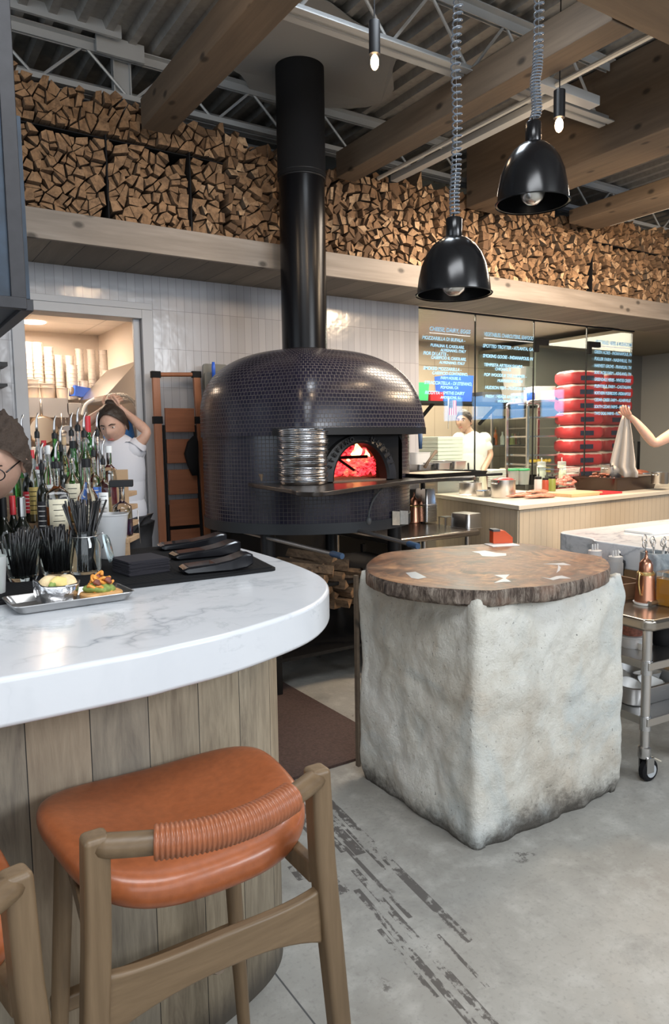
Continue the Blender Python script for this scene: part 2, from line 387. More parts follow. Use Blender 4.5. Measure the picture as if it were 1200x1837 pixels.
# steel plates and stub column at the top left
pa = aty(217, 58, 4.36); b = MB(); b.bb(-1.2, pa.x, 4.35, 4.37, pa.z-.04, pa.z+.045); o = b.build('steel_channel', M['joist']); tag(o, 'pale flat steel channel under the roof deck at the upper left', 'channel')
pa, pb = aty(172, 75, 4.44), aty(258, 97, 4.44)
b = MB(); b.bb(pa.x, pb.x, 4.43, 4.45, (pa.z+pb.z)/2-.055, (pa.z+pb.z)/2+.045); o = b.build('splice_plate', M['joist']); tag(o, 'pale steel splice plate on the upper left joist', 'plate')
b = MB(); b.box((0, 0, 0), (.1, .008, .5)); b.box((-.05, 0, 0), (.008, .05, .5)); b.box((.05, 0, 0), (.008, .05, .5))
o = b.build('stub_column', M['joist'], loc=aty(218, 150, 4.56)); tag(o, 'short pale steel stub column between joist and firewood, left of the first beam', 'column')
# conduits
for i, (y, z, r) in enumerate(((4.9, 3.72, .02), (4.95, 3.67, .017), (5.0, 3.62, .017), (4.85, 3.54, .022))):
    o = MB().tube([(-1.5, y, z), (2.9, y, z)], r, 8).build('conduit_pipe', M['joist'], smooth=True)
    tag(o, 'thin grey conduit in the bundle behind the joist above the left firewood', 'pipe', 'conduits behind the joist')
o = MB().tube([(3.19, .5, 3.3), (3.19, 4.3, 3.3)], .014, 8).build('conduit_pipe', M['offwhite'], smooth=True); tag(o, 'long pale conduit running beside the timber beam right of the flue', 'pipe')
o = MB().bb(3.3, 3.36, 2.8, 4.3, 3.3, 3.34).build('cable_rail', M['joist']); tag(o, 'short pale rail beside the long conduit under the roof', 'rail')
o = MB().bb(3.06, 3.55, 2.72, 2.79, 3.28, 3.33).build('steel_angle', M['joist'], bevel=.002); tag(o, 'short pale steel angle behind the upper bell lamp cord', 'bracket')
o = MB().bb(5.6, 5.66, 1.5, 4.2, 3.30, 3.34).build('cable_rail', M['offwhite']); tag(o, 'pale rail beneath the deck at the far right', 'rail')
# grey sheet around the flue
fc = Vector((2.45, 4.12, DKZ-.012)); b = MB(); R = []
for i in range(40):
    a = 2*PI*i/40; r = .62+.10*math.sin(2*a+.5)+.05*math.sin(5*a); R.append((fc.x+r*1.0*math.cos(a), fc.y+r*math.sin(a)*.95-.1, DKZ-.02+.008*math.sin(3*a)))
b.loft([[(x, y, z-.006) for x, y, z in R], R]); o = b.build('flue_blanket', plain('grey_insulation', (.32, .32, .31), .9, 0, .4, 12)); tag(o, 'grey insulation sheet around the flue under the roof deck', 'insulation')

# ---------------------------------------------------------------- storage room behind the doorway
SR = plain('storage_wall', (.82, .74, .66), .55)
b = MB(); b.bb(-.9, 2.6, 7.25, 7.35, 0, 2.6); b.bb(1.98, 2.08, WY+.14, 7.25, 0, 2.6); b.bb(-.9, -.8, WY+.14, 7.25, 0, 2.6)
struct(b.build('wall_storage', SR))
b = MB(); b.bb(-.9, 2.6, WY+.14, 7.35, 2.5, 2.56)
t = NT('ceiling_panel'); sp = t.n('TexBrick'); sp.offset = 0; t.L(t.coord('Position'), sp.inputs['Vector']); sp.inputs['Scale'].default_value = 1
sp.inputs['Brick Width'].default_value = .6; sp.inputs['Row Height'].default_value = .6; sp.inputs['Mortar Size'].default_value = .008
for k in ('Color1', 'Color2'): sp.inputs[k].default_value = (.78, .72, .66, 1)
sp.inputs['Mortar'].default_value = (.6, .55, .5, 1); t.set('Base Color', sp.outputs[0]); t.set('Roughness', .7)
struct(b.build('ceiling_storage', t.m))
# ---------------------------------------------------------------- kitchen behind the glass
KW = 7.3
kw = NT('kitchen_panel'); geo = kw.n('NewGeometry'); s_ = kw.n('SeparateXYZ'); kw.L(geo.outputs['Position'], s_.inputs[0])
cb = kw.n('CombineXYZ'); kw.L(s_.outputs[0], cb.inputs[0]); kw.L(s_.outputs[2], cb.inputs[1])
br = kw.n('TexBrick'); br.offset = 0; kw.L(cb.outputs[0], br.inputs['Vector']); br.inputs['Scale'].default_value = 1
br.inputs['Brick Width'].default_value = .3; br.inputs['Row Height'].default_value = 1.2; br.inputs['Mortar Size'].default_value = .003
for k in ('Color1', 'Color2'): br.inputs[k].default_value = (.46, .38, .29, 1)
br.inputs['Mortar'].default_value = (.22, .17, .13, 1); kw.set('Base Color', br.outputs[0]); kw.set('Roughness', .4)
b = MB(); b.bb(2.2, 9.4, KW, KW+.1, 0, 2.75); b.bb(3.2, 3.3, WY+.14, KW, 0, 2.75); struct(b.build('wall_kitchen', kw.m))
b = MB(); b.bb(3.2, 9.4, WY+.14, KW, 2.7, 2.76); struct(b.build('ceiling_kitchen', plain('kitchen_ceiling', (.5, .43, .34), .6)))
# glass front
t = NT('partition_glass'); t.t.nodes.remove(t.b); out = t.t.nodes['Material Output']
gl = t.n('BsdfGlossy'); gl.inputs['Roughness'].default_value = .02; tr = t.n('BsdfTransparent'); tr.inputs[0].default_value = (.93, .97, .95, 1)
lw = t.n('LayerWeight'); lw.inputs[0].default_value = .5; fr = t.math('MULTIPLY_ADD', t.math('POWER', lw.outputs['Facing'], 4), .8, .045); mx = t.n('MixShader'); t.L(fr, mx.inputs[0]); t.L(tr.outputs[0], mx.inputs[1]); t.L(gl.outputs[0], mx.inputs[2]); t.L(mx.outputs[0], out.inputs[0])
M['pane'] = t.m
M['penblue'] = plain('marker_blue', (.30, .62, .95), .6)
M['penwhite'] = plain('marker_white', (.8, .9, 1), .6)
def write(lines, name, mat, parent, x, z, size, y, rx=PI/2, rz=0, align='LEFT', bold=.0, shear=.25, ext=.0006):
    cu = bpy.data.curves.new(name, 'FONT'); cu.body = lines; cu.size = size; cu.extrude = ext; cu.align_x = align; cu.shear = shear; cu.offset = bold; cu.space_line = 1.0
    ob = bpy.data.objects.new('tmp', cu); COL.objects.link(ob); dg = bpy.context.evaluated_depsgraph_get(); dg.update()
    me = bpy.data.meshes.new_from_object(ob.evaluated_get(dg)); bpy.data.objects.remove(ob); me.materials.clear(); me.materials.append(mat)
    o = bpy.data.objects.new(name, me); COL.objects.link(o); o.location = (x, y, z); o.rotation_euler = (rx, 0, rz)
    if parent: o.parent = parent
    return o
panes = [(4.055, 4.742), (4.748, 5.515), (5.523, 6.30), (6.308, 7.06)]
gpan = []
for i, (x0, x1) in enumerate(panes):
    o = MB().bb(x0, x1, WY+.03, WY+.042, .02, SZ-.004).build('window_%d' % (i+1), M['pane']); struct(o); gpan.append(o)
o = MB().bb(7.05, 7.062, WY+.045, KW-.02, .02, SZ).build('window_5', M['pane']); struct(o)
b = MB(); b.bb(4.05, 7.08, WY+.02, WY+.05, SZ-.012, SZ); b.bb(4.05, 7.08, WY+.02, WY+.05, 0, .02)
for x in (4.745, 5.519, 6.304): b.bb(x-.002, x+.002, WY+.028, WY+.045, .02, SZ-.01)
struct(b.build('trim_3', M['blackmatt']))
b = MB()
for (px, py) in ((963, 618), (1058, 622)):
    p = aty(px, py, WY+.02); b.bb(p.x-.015, p.x+.03, WY+.015, WY+.05, p.z-.07, p.z); b.bb(p.x-.015, p.x+.17, WY+.015, WY+.05, p.z, p.z+.055)
b.build('door_patch_fitting', M['blackmatt'], gpan[2], bevel=.003)
# grey cladding of the corridor to the right
b = MB(); b.bb(7.2, 9.4, 6.4, 6.5, 0, 2.585); struct(b.build('wall_corridor', plain('corridor_panel', (.20, .195, .18), .35, .2)))
b = MB(); b.bb(7.08, 9.4, WY, 7.4, SZ, SZ+.04); struct(b.build('ceiling_corridor', plain('corridor_ceiling', (.2, .17, .12), .6)))
# handwriting on the glass
GY = WY+.022
T = [(0, 770, 588, .062, 'CHEESE, DAIRY, EGGS', .62, True),
     (0, 757, 604, .052, 'MOZZARELLA DI BUFALA -', 0, False), (0, 772, 618, .045, 'BUFALINA IL CASOLARE,', 0, 0), (0, 790, 627, .042, 'ALVIGNANO, ITALY', 0, 0),
     (0, 759, 632, .05, 'FIOR DI LATTE -', 0, 0), (0, 773, 640, .045, 'CASEIFICIO IL CASOLARE,', 0, 0), (0, 788, 649, .042, 'ALVIGNANO, ITALY', 0, 0),
     (0, 759, 659, .05, 'SMOKED MOZZARELLA -', 0, 0), (0, 775, 668, .045, 'CASEIFICIO CONTADINO,', 0, 0), (0, 790, 677, .042, 'FARM HOUSE, IL', 0, 0),
     (0, 761, 685, .05, 'STRACCIATELLA - DI STEFANO,', 0, 0), (0, 790, 694, .042, 'POMONA, CA', 0, 0), (0, 762, 703, .05, 'RICOTTA - SMITHS DAIRY', 0, 0), (0, 790, 712, .04, 'ANDERSONS, ILL', 0, 0),
     (1, 868, 598, .062, 'VEGETABLES, CHARCUTERIE, SEAFOOD', .8, True),
     (1, 866, 619, .054, 'SPOTTED TROTTER - ATLANTA, GA', 0, 0), (1, 866, 637, .054, 'SMOKING GOOSE - INDIANAPOLIS, IN', 0, 0),
     (1, 868, 653, .05, 'TEMPESTA ARTISAN SALUMI -', 0, 0), (1, 888, 661, .045, 'CHICAGO, IL', 0, 0), (1, 868, 671, .05, 'BOB WOODS & THE HAMMER -', 0, 0), (1, 892, 682, .045, 'MURFREESBORO, TN', 0, 0),
     (1, 870, 694, .052, 'HUDSON FISH - HUDSON, MA', 0, 0), (1, 870, 710, .05, 'FRESH - HEADS AND SMOKED -', 0, 0), (1, 892, 719, .042, 'WOODBURY, IL', 0, 0),
     (3, 1068, 612, .068, 'VEGETABLES, HERBS, & MUSHROOMS', .8, True)]
for i, s in enumerate(('GREEN ACRES - INDIANAPOLIS, IN', 'FULLER FARM - NASHVILLE, TN', 'HARVEST GROVE - FRANKLIN, TN', 'BUG ACRE FARM - ASHLAND, TN', 'GREENDALE HERBS - WHITES CREEK', 'PLENTIFUL FARM - CASTALIAN',
                       'NORTHERN MUSHROOMS - INDIANAPOLIS', 'CEDAR CREEK FARM - ADAIRVILLE', 'SOUTH CEDAR FARMS - ADAMS, TN', 'TWO DOG FARMS - FLORENCE, MS')):
    T.append((3, 1066, 630+12.3*i, .058, s, 0, 0))
for pi_, px, py, sz, s, wd, ul in T:
    p = aty(px, py, GY); g = gpan[pi_]
    o = write(s, 'handwriting', M['penblue'], g, p.x, p.z-sz*.35, sz*.80, GY, bold=.0011, shear=.2)
    w_ = o.dimensions.x; lim = panes[pi_][1]-.02-p.x
    if w_ > lim: o.scale = (lim/w_, 1, 1)
    if ul:
        u = MB().bb(p.x, p.x+min(lim, w_), GY-.001, GY+.001, p.z-sz*.72, p.z-sz*.62).build('underline', M['penwhite'], g)
# ================================================================ PIZZA OVEN
OC = Vector((2.45, 4.12)); OR = .675; LIPZ = 1.483
oven = thing('pizza_oven', 'large domed pizza oven in dark blue-black mosaic tile with a black flue', 'pizza oven', (OC.x, OC.y, 0))
def ring_pts(f, z, th): return [(f(t_, z)*math.sin(t_), -f(t_, z)*math.cos(t_), z) for t_ in th]
NTH = 180; TH = [2*PI*i/NTH-PI for i in range(NTH+1)]
def circ(t_, z): return OR
def sfac(z):
    if z < 1.6: return 1.0
    return max(.0001, 1-((z-1.6)/.436)**2.5)**(1/2.5)
def hood(t_, z):
    s = sfac(z); base = OR*1.015*s
    if abs(t_) > PI/2: return base
    k = .86+.14*min(1, max(0, (2.03-z)/.5))
    w_, d_ = .475*s, .715*s; r = 1/(((abs(math.sin(t_))/w_)**9+(abs(math.cos(t_))/d_)**9)**(1/9))
    p = 10; return (base**p+(r*k)**p)**(1/p)
def mosaic(name, off):
    t = NT(name); br = t.n('TexBrick'); br.offset = off; t.L(t.n('TexCoord').outputs['UV'], br.inputs['Vector'])
    br.inputs['Scale'].default_value = 1; br.inputs['Brick Width'].default_value = .0245; br.inputs['Row Height'].default_value = .0232
    br.inputs['Mortar Size'].default_value = .0016; br.inputs['Mortar Smooth'].default_value = .3; br.inputs['Bias'].default_value = 0
    br.inputs['Color1'].default_value = (.010, .010, .022, 1); br.inputs['Color2'].default_value = (.018, .016, .030, 1); br.inputs['Mortar'].default_value = (.065, .058, .056, 1)
    t.set('Base Color', br.outputs[0]); t.set('Roughness', t.mix((.24,)*3, (.7,)*3, br.outputs['Fac']))
    t.bump(t.math('SUBTRACT', 1, br.outputs['Fac']), .6, .0022); return t.m
M['mosaic'] = mosaic('mosaic_tile', 0); M['mosaic_hood'] = mosaic('mosaic_tile_staggered', .5)
def shell(f, zs, th, skip=None, vlen=None):
    b = MB(); n = len(th); vs = []
    for z in zs: vs += ring_pts(f, z, th)
    vacc = [0]
    for j in range(1, len(zs)):
        dr = f(0.0, zs[j])-f(0.0, zs[j-1]) if vlen else 0
        db = f(PI, zs[j])-f(PI, zs[j-1]) if vlen else 0
        vacc.append(vacc[-1]+math.hypot(zs[j]-zs[j-1], min(abs(dr), abs(db)) if vlen else 0))
    fs, uv = [], []
    ul = []; a = 0
    for i in range(n):
        if i: a += math.dist(vs[i][:2], vs[i-1][:2])
        ul.append(a)
    for j in range(len(zs)-1):
        for i in range(n-1):
            if skip and skip((th[i]+th[i+1])/2, (zs[j]+zs[j+1])/2): continue
            fs.append((j*n+i, j*n+i+1, (j+1)*n+i+1, (j+1)*n+i))
            s0 = max(.35, round(sfac(zs[j])*24)/24) if vlen else 1; s0 = 1 if zs[j] < 1.72 else s0
            q = lambda k: ul[k]*(1 if not vlen else (1 if zs[j] < 1.80 else (.75 if zs[j] < 1.94 else .5)))
            uv.append([(q(i), vacc[j]), (q(i+1), vacc[j]), (q(i+1), vacc[j+1]), (q(i), vacc[j+1])])
    b.add(vs, fs, uv); return b
mouth = lambda t_, z: abs(t_+.1) < .33 and 1.20 < z < 1.45
zs = [.975+.0245*i for i in range(22)]; zs = [z for z in zs if z < LIPZ]+[LIPZ]
shell(circ, zs, TH, mouth).build('tiled_drum', M['mosaic'], oven, smooth='all')
zs = [LIPZ+(1.80-LIPZ)*i/12 for i in range(12)]+[1.6+.436*math.sin(a) for a in [math.asin(.2/.436)+(PI/2*.985-math.asin(.2/.436))*i/22 for i in range(23)]]
shell(hood, zs, TH, None, True).build('tiled_dome', M['mosaic_hood'], oven, smooth='all')
# lip band with its underside
thl = TH; b = MB(); r0 = ring_pts(lambda t_, z: min(hood(t_, z), OR-.01), LIPZ, thl); r1 = ring_pts(lambda t_, z: hood(t_, z)+.004, LIPZ, thl); r2 = ring_pts(lambda t_, z: hood(t_, z)+.004, LIPZ+.04, thl)
r3 = ring_pts(lambda t_, z: hood(t_, z)-.004, LIPZ+.04, thl)
b.loft([r0, r1, r2, r3], False, False, closed=False)
keep = [f for f in b.f if abs(sum(math.atan2(b.v[k][0], -b.v[k][1]) for k in f)/len(f)) < .80]; b.f = keep; b.uv = [None]*len(keep); b.mi = [0]*len(keep)
b.build('hood_lip', M['black'], oven, smooth=True, ang=.5)
b = MB(); th2 = [2*PI*i/96 for i in range(96)]
b.lathe([(OR-.03, .915), (OR+.006, .915), (OR+.006, .978), (OR-.02, .978), (OR-.02, .95), (.1, .95)], n=96, cap0=True)
b.build('base_ring', plain('base_ring_steel', (.03, .033, .038), .5, .3, .1, 30), oven, smooth=True)
for (x, y) in ((-.48, -.34), (.40, -.42), (-.42, .42), (.45, .42)):
    MB().lathe([(.045, 0), (.045, .915)], (x, y, 0), 20).lathe([(.07, 0), (.07, .012)], (x, y, 0), 20).build('leg', M['black'], oven, smooth=True)
# mouth: cast black arch, plate, tunnel, chamber
AX, AY = -.068, -.70
def arch(a, b_, z0, n=24): return [(AX+a*math.cos(PI*i/n), z0+b_*math.sin(PI*i/n)) for i in range(n+1)]
b = MB(); out = [(.262, 1.2), (.262, LIPZ), (-.375, LIPZ), (-.375, 1.2)]
inn = arch(.186, .212, 1.222); A = [(x, z) for x, z in inn]
# plate face = strip between arch and the rectangle
def edge(x, z):
    dx, dz = x-AX, z-1.222; s = 9
    for (lim, c) in (((.262-AX), dx), ((-.375-AX), dx)):
        if c*lim > 0: s = min(s, lim/c)
    if dz > 0: s = min(s, (LIPZ-1.222)/dz)
    return AX+dx*s, 1.222+dz*s
E_ = [edge(x, z) for x, z in A]
for y0, y1 in ((AY+.02, AY+.02),):
    vs = [(x, y0, z) for x, z in A]+[(x, y0, z) for x, z in E_]; n = len(A)
    b.add(vs, [(i, n+i, n+i+1, i+1) for i in range(n-1)])
b.bb(.235, .262, AY+.02, -.45, 1.2, LIPZ); b.bb(-.375, -.35, AY+.02, -.45, 1.2, LIPZ); b.bb(-.375, AX-.186, AY+.02, AY+.04, 1.2, 1.224); b.bb(AX+.186, .262, AY+.02, AY+.04, 1.2, 1.224)
b.build('mouth_plate', M['blackmatt'], oven)
b = MB(); a0 = arch(.186, .212, 1.222); a1 = arch(.20, .224, 1.222); a2 = arch(.262, .258, 1.222); a3 = arch(.27, .262, 1.222)
b.loft([[(x, -.645, z) for x, z in a0], [(x, AY-.02, z) for x, z in a0], [(x, AY-.03, z) for x, z in a1], [(x, AY-.012, z) for x, z in a2], [(x, AY+.025, z) for x, z in a3]], False, False, closed=False)
mf = b.build('mouth_arch', M['black'], oven, smooth=True)
def arcword(wd, a0_, a1_):
    for i, ch in enumerate(wd):
        a = math.radians(a0_+(a1_-a0_)*i/(len(wd)-1)); rx, rz_ = .222, .233
        o = write(ch, 'raised_letter', M['black'], mf, AX+rx*math.cos(a), 1.222+rz_*math.sin(a), .036, AY-.034, align='CENTER', shear=0, ext=.004, bold=.0008)
        o.rotation_euler = (PI/2, -(a-PI/2), 0)
arcword('NAPOLI', 72, 22); arcword('STEFANO', 160, 108)
hb = plain('firebrick', (.18, .11, .075), .8, 0, .3, 30)
b = MB(); cz = 1.215; rr = []
for j in range(9):
    a = PI/2*j/9; ca = math.cos(a)**.35; rr.append([(.56*ca*math.sin(t_), .05+.56*ca*math.cos(t_)*.98, cz+.33*math.sin(a)) for t_ in [2*PI*i/48 for i in range(48)]])
b.loft(rr, True, True); keep = []
for f in b.f:
    c = [sum(b.v[k][q] for k in f)/len(f) for q in range(3)]
    if len(f) > 4 or not (c[1] < -.22 and c[2] < 1.46): keep.append(f)
b.f = keep; b.uv = [None]*len(keep); b.mi = [0]*len(keep); b.build('firing_chamber', hb, oven)
MB().bb(AX-.186, AX+.186, AY-.01, -.35, 1.2, 1.224).build('hearth_sill', hb, oven)
# landing shelf
SHZ = 1.215
px = [(520, 878), (533, 881.5), (560, 883), (590, 881), (640, 874), (690, 867.5), (735, 862), (800, 857), (846, 856)]
F_ = [at(x, y, SHZ) for x, y in px]
poly = [(1.87, 3.86)]+[(1.80, 3.5)]+[(p.x, p.y) for p in F_]+[(3.28, 3.42), (3.30, 3.62), (2.95, 3.74)]
poly = [(x-OC.x, y-OC.y) for x, y in poly]
def spline2(p, n=3):
    q = catmull([(x, y, 0) for x, y in p], n); return [(v.x, v.y) for v in q]
sm = spline2(poly[:], 4)
b = MB(); b.prism(sm, SHZ-.022, SHZ)
b.build('landing_shelf', plain('shelf_steel', (.05, .042, .036), .28, .6, .05, 20, var=.2), oven, bevel=.004)
# flue
b = MB(); b.lathe([(.147, 2.005), (.147, 3.13)], n=48); b.build('flue', plain('flue_black', (.004, .004, .005), .26, 0, .03, 8, Specular_IOR_Level=.2), oven, smooth=True)
b = MB(); b.lathe([(.153, 3.11), (.153, 3.815)], n=48); b.build('upper_flue', M['blackmatt'], oven, smooth=True)
for z in (3.105, 3.135): MB().lathe([(.148, z-.006), (.156, z), (.148, z+.006)], n=48, cap0=False, cap1=False).build('flue_band', M['black'], oven, smooth='all')
MB().lathe([(.165, 2.0), (.158, 2.035), (.148, 2.04)], n=48).build('flue_collar', M['black'], oven, smooth=True)
# power lead hanging below the shelf, and the data plates
p0 = at(694, 872, SHZ-.03); L_ = Vector((OC.x, OC.y, 0))
pts = [atd(x, y, depth(p0)+.08) for x, y in ((692, 870), (680, 882), (668, 900), (662, 920), (661, 934))]
b = MB(); b.tube([p-L_ for p in catmull(pts, 5)], .006, 6); b.ball(pts[-1]-L_, (.018, .018, .026)); b.build('cord', M['darkgray'], oven, smooth=True)
for (xa, xb, c) in ((704, 717, (.55, .5, .42)), (718, 732, (.5, .5, .48))):
    pa, pb = [], []
    b = MB(); n = 4
    def surf(x, y):
        d = ray(x, y); o2 = Vector((0, 0)); dx, dy = d.x, d.y; A_ = dx*dx+dy*dy; B_ = -2*(dx*OC.x+dy*OC.y); C_ = OC.x**2+OC.y**2-(OR+.012)**2
        D_ = max(0, B_*B_-4*A_*C_); tt = (-B_-math.sqrt(D_))/(2*A_); return CAMO+d*tt-L_
    ra = [surf(xa+(xb-xa)*i/n, 942-(xa-704)*.1) for i in range(n+1)]; rb = [Vector((v.x, v.y, v.z+.085)) for v in ra]
    b.add(ra+rb, [(i, i+1, n+2+i, n+1+i) for i in range(n)]); b.build('data_plate', plain('plate_metal', c, .5, .2, var=.1), oven, solid=.003)
# fire
t = NT('embers'); n1 = t.noise(t.coord(), 34, 6, .75); n2 = t.noise(t.coord(), 9, 2)
t.set('Base Color', (.05, .01, .008, 1)); t.set('Emission Color', t.ramp(t.mix(n1, n2, .4), [(.38, (.25, .003, .004)), (.5, (.95, .035, .05)), (.6, (1, .09, .05)), (.68, (1, .45, .12))]))
t.set('Emission Strength', t.ramp(n1, [(.36, .15), (.55, 1.0), (.7, 1.0)])); t.t.nodes[-1]; sc_ = t.math('MULTIPLY', t.ramp(n1, [(.36, .10), (.6, 1)]), 3.2); t.set('Emission Strength', sc_)
t.bump(n1, 1, .02); EMB = t.m
b = MB(); W_, H_ = 44, 44; vs = []; ok = []
for j in range(H_+1):
    for i in range(W_+1):
        x, y = -.52+1.04*i/W_, -.50+1.04*j/H_; d = x*.56+y*.83; k = min(1, max(0, (d+.10)/.56))
        v = Vector((OC.x+x, OC.y+.05+y, 1.2165)); v.z += (.235*k**.85+.020*noise.noise(v*17)*(k > 0)+.022*noise.noise(v*38)*(k > 0)) if k > 0 else -.001
        v.z = max(v.z, 1.2155); vs.append(v); ok.append(math.hypot(x, y) < .50 and k > 0)
b.add(vs, [q for q in [(j*(W_+1)+i, j*(W_+1)+i+1, (j+1)*(W_+1)+i+1, (j+1)*(W_+1)+i) for j in range(H_) for i in range(W_)] if all(ok[k] for k in q)])
o = b.build('ember_bed', EMB, smooth='all', solid=.01); tag(o, 'glowing red ember bed heaped at the back of the oven', 'embers', kind='stuff')
fl = NT('flame'); fl.set('Base Color', (0, 0, 0, 1)); fl.set('Emission Color', fl.ramp(fl.noise(fl.coord(), 9, 2), [(.35, (1, .18, .03)), (.6, (1, .62, .22))])); fl.set('Emission Strength', 6.0)
for i, (x, y, s) in enumerate(((640, 812, .05), (657, 818, .03), (624, 828, .022))):
    p = aty(x, y, OC.y-.05); b = MB(); b.lathe([(s*.3, -s*.7), (s*.75, -s*.2), (s*.6, s*.4), (s*.25, s*1.0), (.001, s*1.5)], n=12)
    b.v = [(vx+.25*s*math.sin(vz*60+i), vy, vz) for vx, vy, vz in b.v]
    o = b.build('flame', fl.m, smooth='all', loc=p); tag(o, ('tallest orange flame at the crown of the oven mouth', 'small orange flame right of the tallest flame', 'smallest flame at the left side of the oven mouth')[i], 'flame')
    p.z = min(p.z, 1.43)
    o.location = p
g = thing('fire_grate', 'dark iron fire grate standing before the embers in the oven', 'grate', (OC.x+.10, OC.y-.20, 1.217))
for sx in (-1, 1): MB().bar((sx*.2, 0, 0), (sx*.02-.04, .06, .16), .016, .016).build('leg', M['blackmatt'], g)
MB().bar((-.14, .04, .12), (.26, .02, .125), .02, .02).build('rail', M['blackmatt'], g)
MB().bar((-.22, .0, .15), (-.04, .08, .10), .018, .018).build('rail', M['blackmatt'], g)
light('fire_glow', 'POINT', (OC.x-.03, OC.y-.15, 1.36), 5, (1, .22, .1), shadow_soft_size=.08)

# ================================================================ BAR
t = NT('marble'); p = t.coord('Position'); n1 = t.noise(p, 2.2, 6, .6, .8)
ds = t.n('VectorMath', operation='ADD'); t.L(p, ds.inputs[0]); sc2 = t.n('VectorMath', operation='SCALE'); t.L(t.noise(p, 1.6, 5, .6, out=1), sc2.inputs[0]); sc2.inputs[3].default_value = .9; t.L(sc2.outputs[0], ds.inputs[1])
wv = t.n('TexVoronoi', feature='DISTANCE_TO_EDGE'); wv.inputs['Scale'].default_value = 2.1; t.L(ds.outputs[0], wv.inputs['Vector'])
vein = t.math('MULTIPLY', t.ramp(wv.outputs['Distance'], [(0, .8), (.012, .35), (.05, 0)]), t.ramp(t.noise(p, 1.5, 3), [(.48, 0), (.62, 1)]))
wisp = t.ramp(t.noise(t.coord('Position', (1, 2.2, 2.2), rot=(0, 0, .5)), 5, 6, .7, 1.5), [(.54, 0), (.61, .4), (.67, 0)])
col = t.mix((.70, .72, .75), (.56, .59, .63), t.ramp(n1, [(.45, 0), (.75, .6)]))
col = t.mix(col, (.30, .33, .37), vein); col = t.mix(col, (.42, .45, .49), t.math('MULTIPLY', wisp, t.ramp(t.noise(p, 2.7, 2), [(.40, 0), (.54, 1)])))
ed = t.ramp(t.noise(t.coord('Position', (1.1, 1.1, 4.5), rot=(.3, 0, .8)), 4.2, 7, .72, 1.8), [(.53, 0), (.60, .75), (.635, .1), (.7, 0)])
col = t.mix(col, (.30, .33, .36), t.math('MULTIPLY', ed, t.ramp(t.noise(t.coord('Position', loc=(2, 5, 1)), 2.2, 2), [(.46, 0), (.60, .55)])))
t.set('Base Color', col); t.set('Roughness', .2); M['marble'] = t.m
BT, BB_ = 1.07, .983
cur = catmull([(-.1, 1.27, 0), (.35, 1.272, 0), (.47, 1.285, 0), (.62, 1.315, 0), (.83, 1.405, 0), (.965, 1.53, 0), (1.05, 1.68, 0), (1.09, 1.84, 0), (1.115, 2.06, 0), (1.122, 2.28, 0), (1.12, 2.5, 0)], 6)
out = [(v.x, v.y) for v in cur]
top = [(-2.2, 1.27)]+out+[(1.11, 2.535), (.5, 2.535), (.47, 2.28), (.42, 2.22), (-2.2, 2.22)]
o = MB().prism(top, BB_, BT).build('bar_countertop', M['marble'], bevel=.010, bseg=3); tag(o, 'thick white marble bar countertop with a rounded end', 'countertop')
def offset_poly(pts, d):
    r = []
    for i in range(len(pts)):
        a = Vector(pts[max(i-1, 0)]); c = Vector(pts[min(i+1, len(pts)-1)]); t_ = (c-a).normalized(); r.append((pts[i][0]-t_.y*d, pts[i][1]+t_.x*d))
    return r
bc = catmull([(-.1, 1.53, 0), (.3, 1.53, 0), (.52, 1.545, 0), (.70, 1.59, 0), (.84, 1.655, 0), (.915, 1.745, 0), (.94, 1.87, 0), (.95, 2.1, 0), (.95, 2.45, 0)], 10)
bp = [(-2.2, 1.53)]+[(v.x, v.y) for v in bc]
bm = NT('bar_planks'); uvn = bm.n('TexCoord').outputs['UV']; su = bm.n('SeparateXYZ'); bm.L(uvn, su.inputs[0])
q = bm.math('DIVIDE', su.outputs[0], .128); fr = bm.math('FRACT', q); wn = bm.n('TexWhiteNoise', noise_dimensions='1D'); bm.L(bm.math('FLOOR', q), wn.inputs['W'])
cb = bm.n('CombineXYZ'); bm.L(su.outputs[0], cb.inputs[0]); bm.L(bm.math('MULTIPLY', su.outputs[1], .09), cb.inputs[1]); bm.L(bm.math('MULTIPLY', wn.outputs[0], 9), cb.inputs[2])
g1 = bm.noise(cb.outputs[0], 22, 7, .75, 1.2); g2 = bm.noise(cb.outputs[0], 90, 3)
col = bm.ramp(bm.mix(g1, g2, .3), [(.32, (.16, .12, .08)), (.5, (.32, .26, .18)), (.7, (.46, .38, .27))])
col = bm.mix(col, (.40, .30, .21), bm.ramp(wn.outputs[0], [(.35, 0), (.8, .35)])); col = bm.mix(col, (.2, .2, .19), bm.ramp(wn.outputs[0], [(.0, .3), (.35, 0)]))
vk = bm.n('TexVoronoi'); vk.inputs['Scale'].default_value = 3.2; cb2 = bm.n('CombineXYZ'); bm.L(su.outputs[0], cb2.inputs[0]); bm.L(bm.math('MULTIPLY', su.outputs[1], .6), cb2.inputs[1]); bm.L(cb2.outputs[0], vk.inputs['Vector'])
col = bm.mix(col, (.07, .04, .025), bm.ramp(vk.outputs['Distance'], [(.04, .9), (.09, 0)]))
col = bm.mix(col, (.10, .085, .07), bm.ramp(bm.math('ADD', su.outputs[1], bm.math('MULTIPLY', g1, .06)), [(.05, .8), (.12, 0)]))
gap = bm.math('LESS_THAN', fr, .016); col = bm.mix(col, (.012, .01, .008), gap)
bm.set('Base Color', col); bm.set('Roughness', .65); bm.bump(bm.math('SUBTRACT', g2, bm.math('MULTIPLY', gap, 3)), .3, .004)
b = MB(); acc = 0; n = len(bp); vs = [(x, y, 0) for x, y in bp]+[(x, y, BB_-.001) for x, y in bp]; fs = []; uv = []
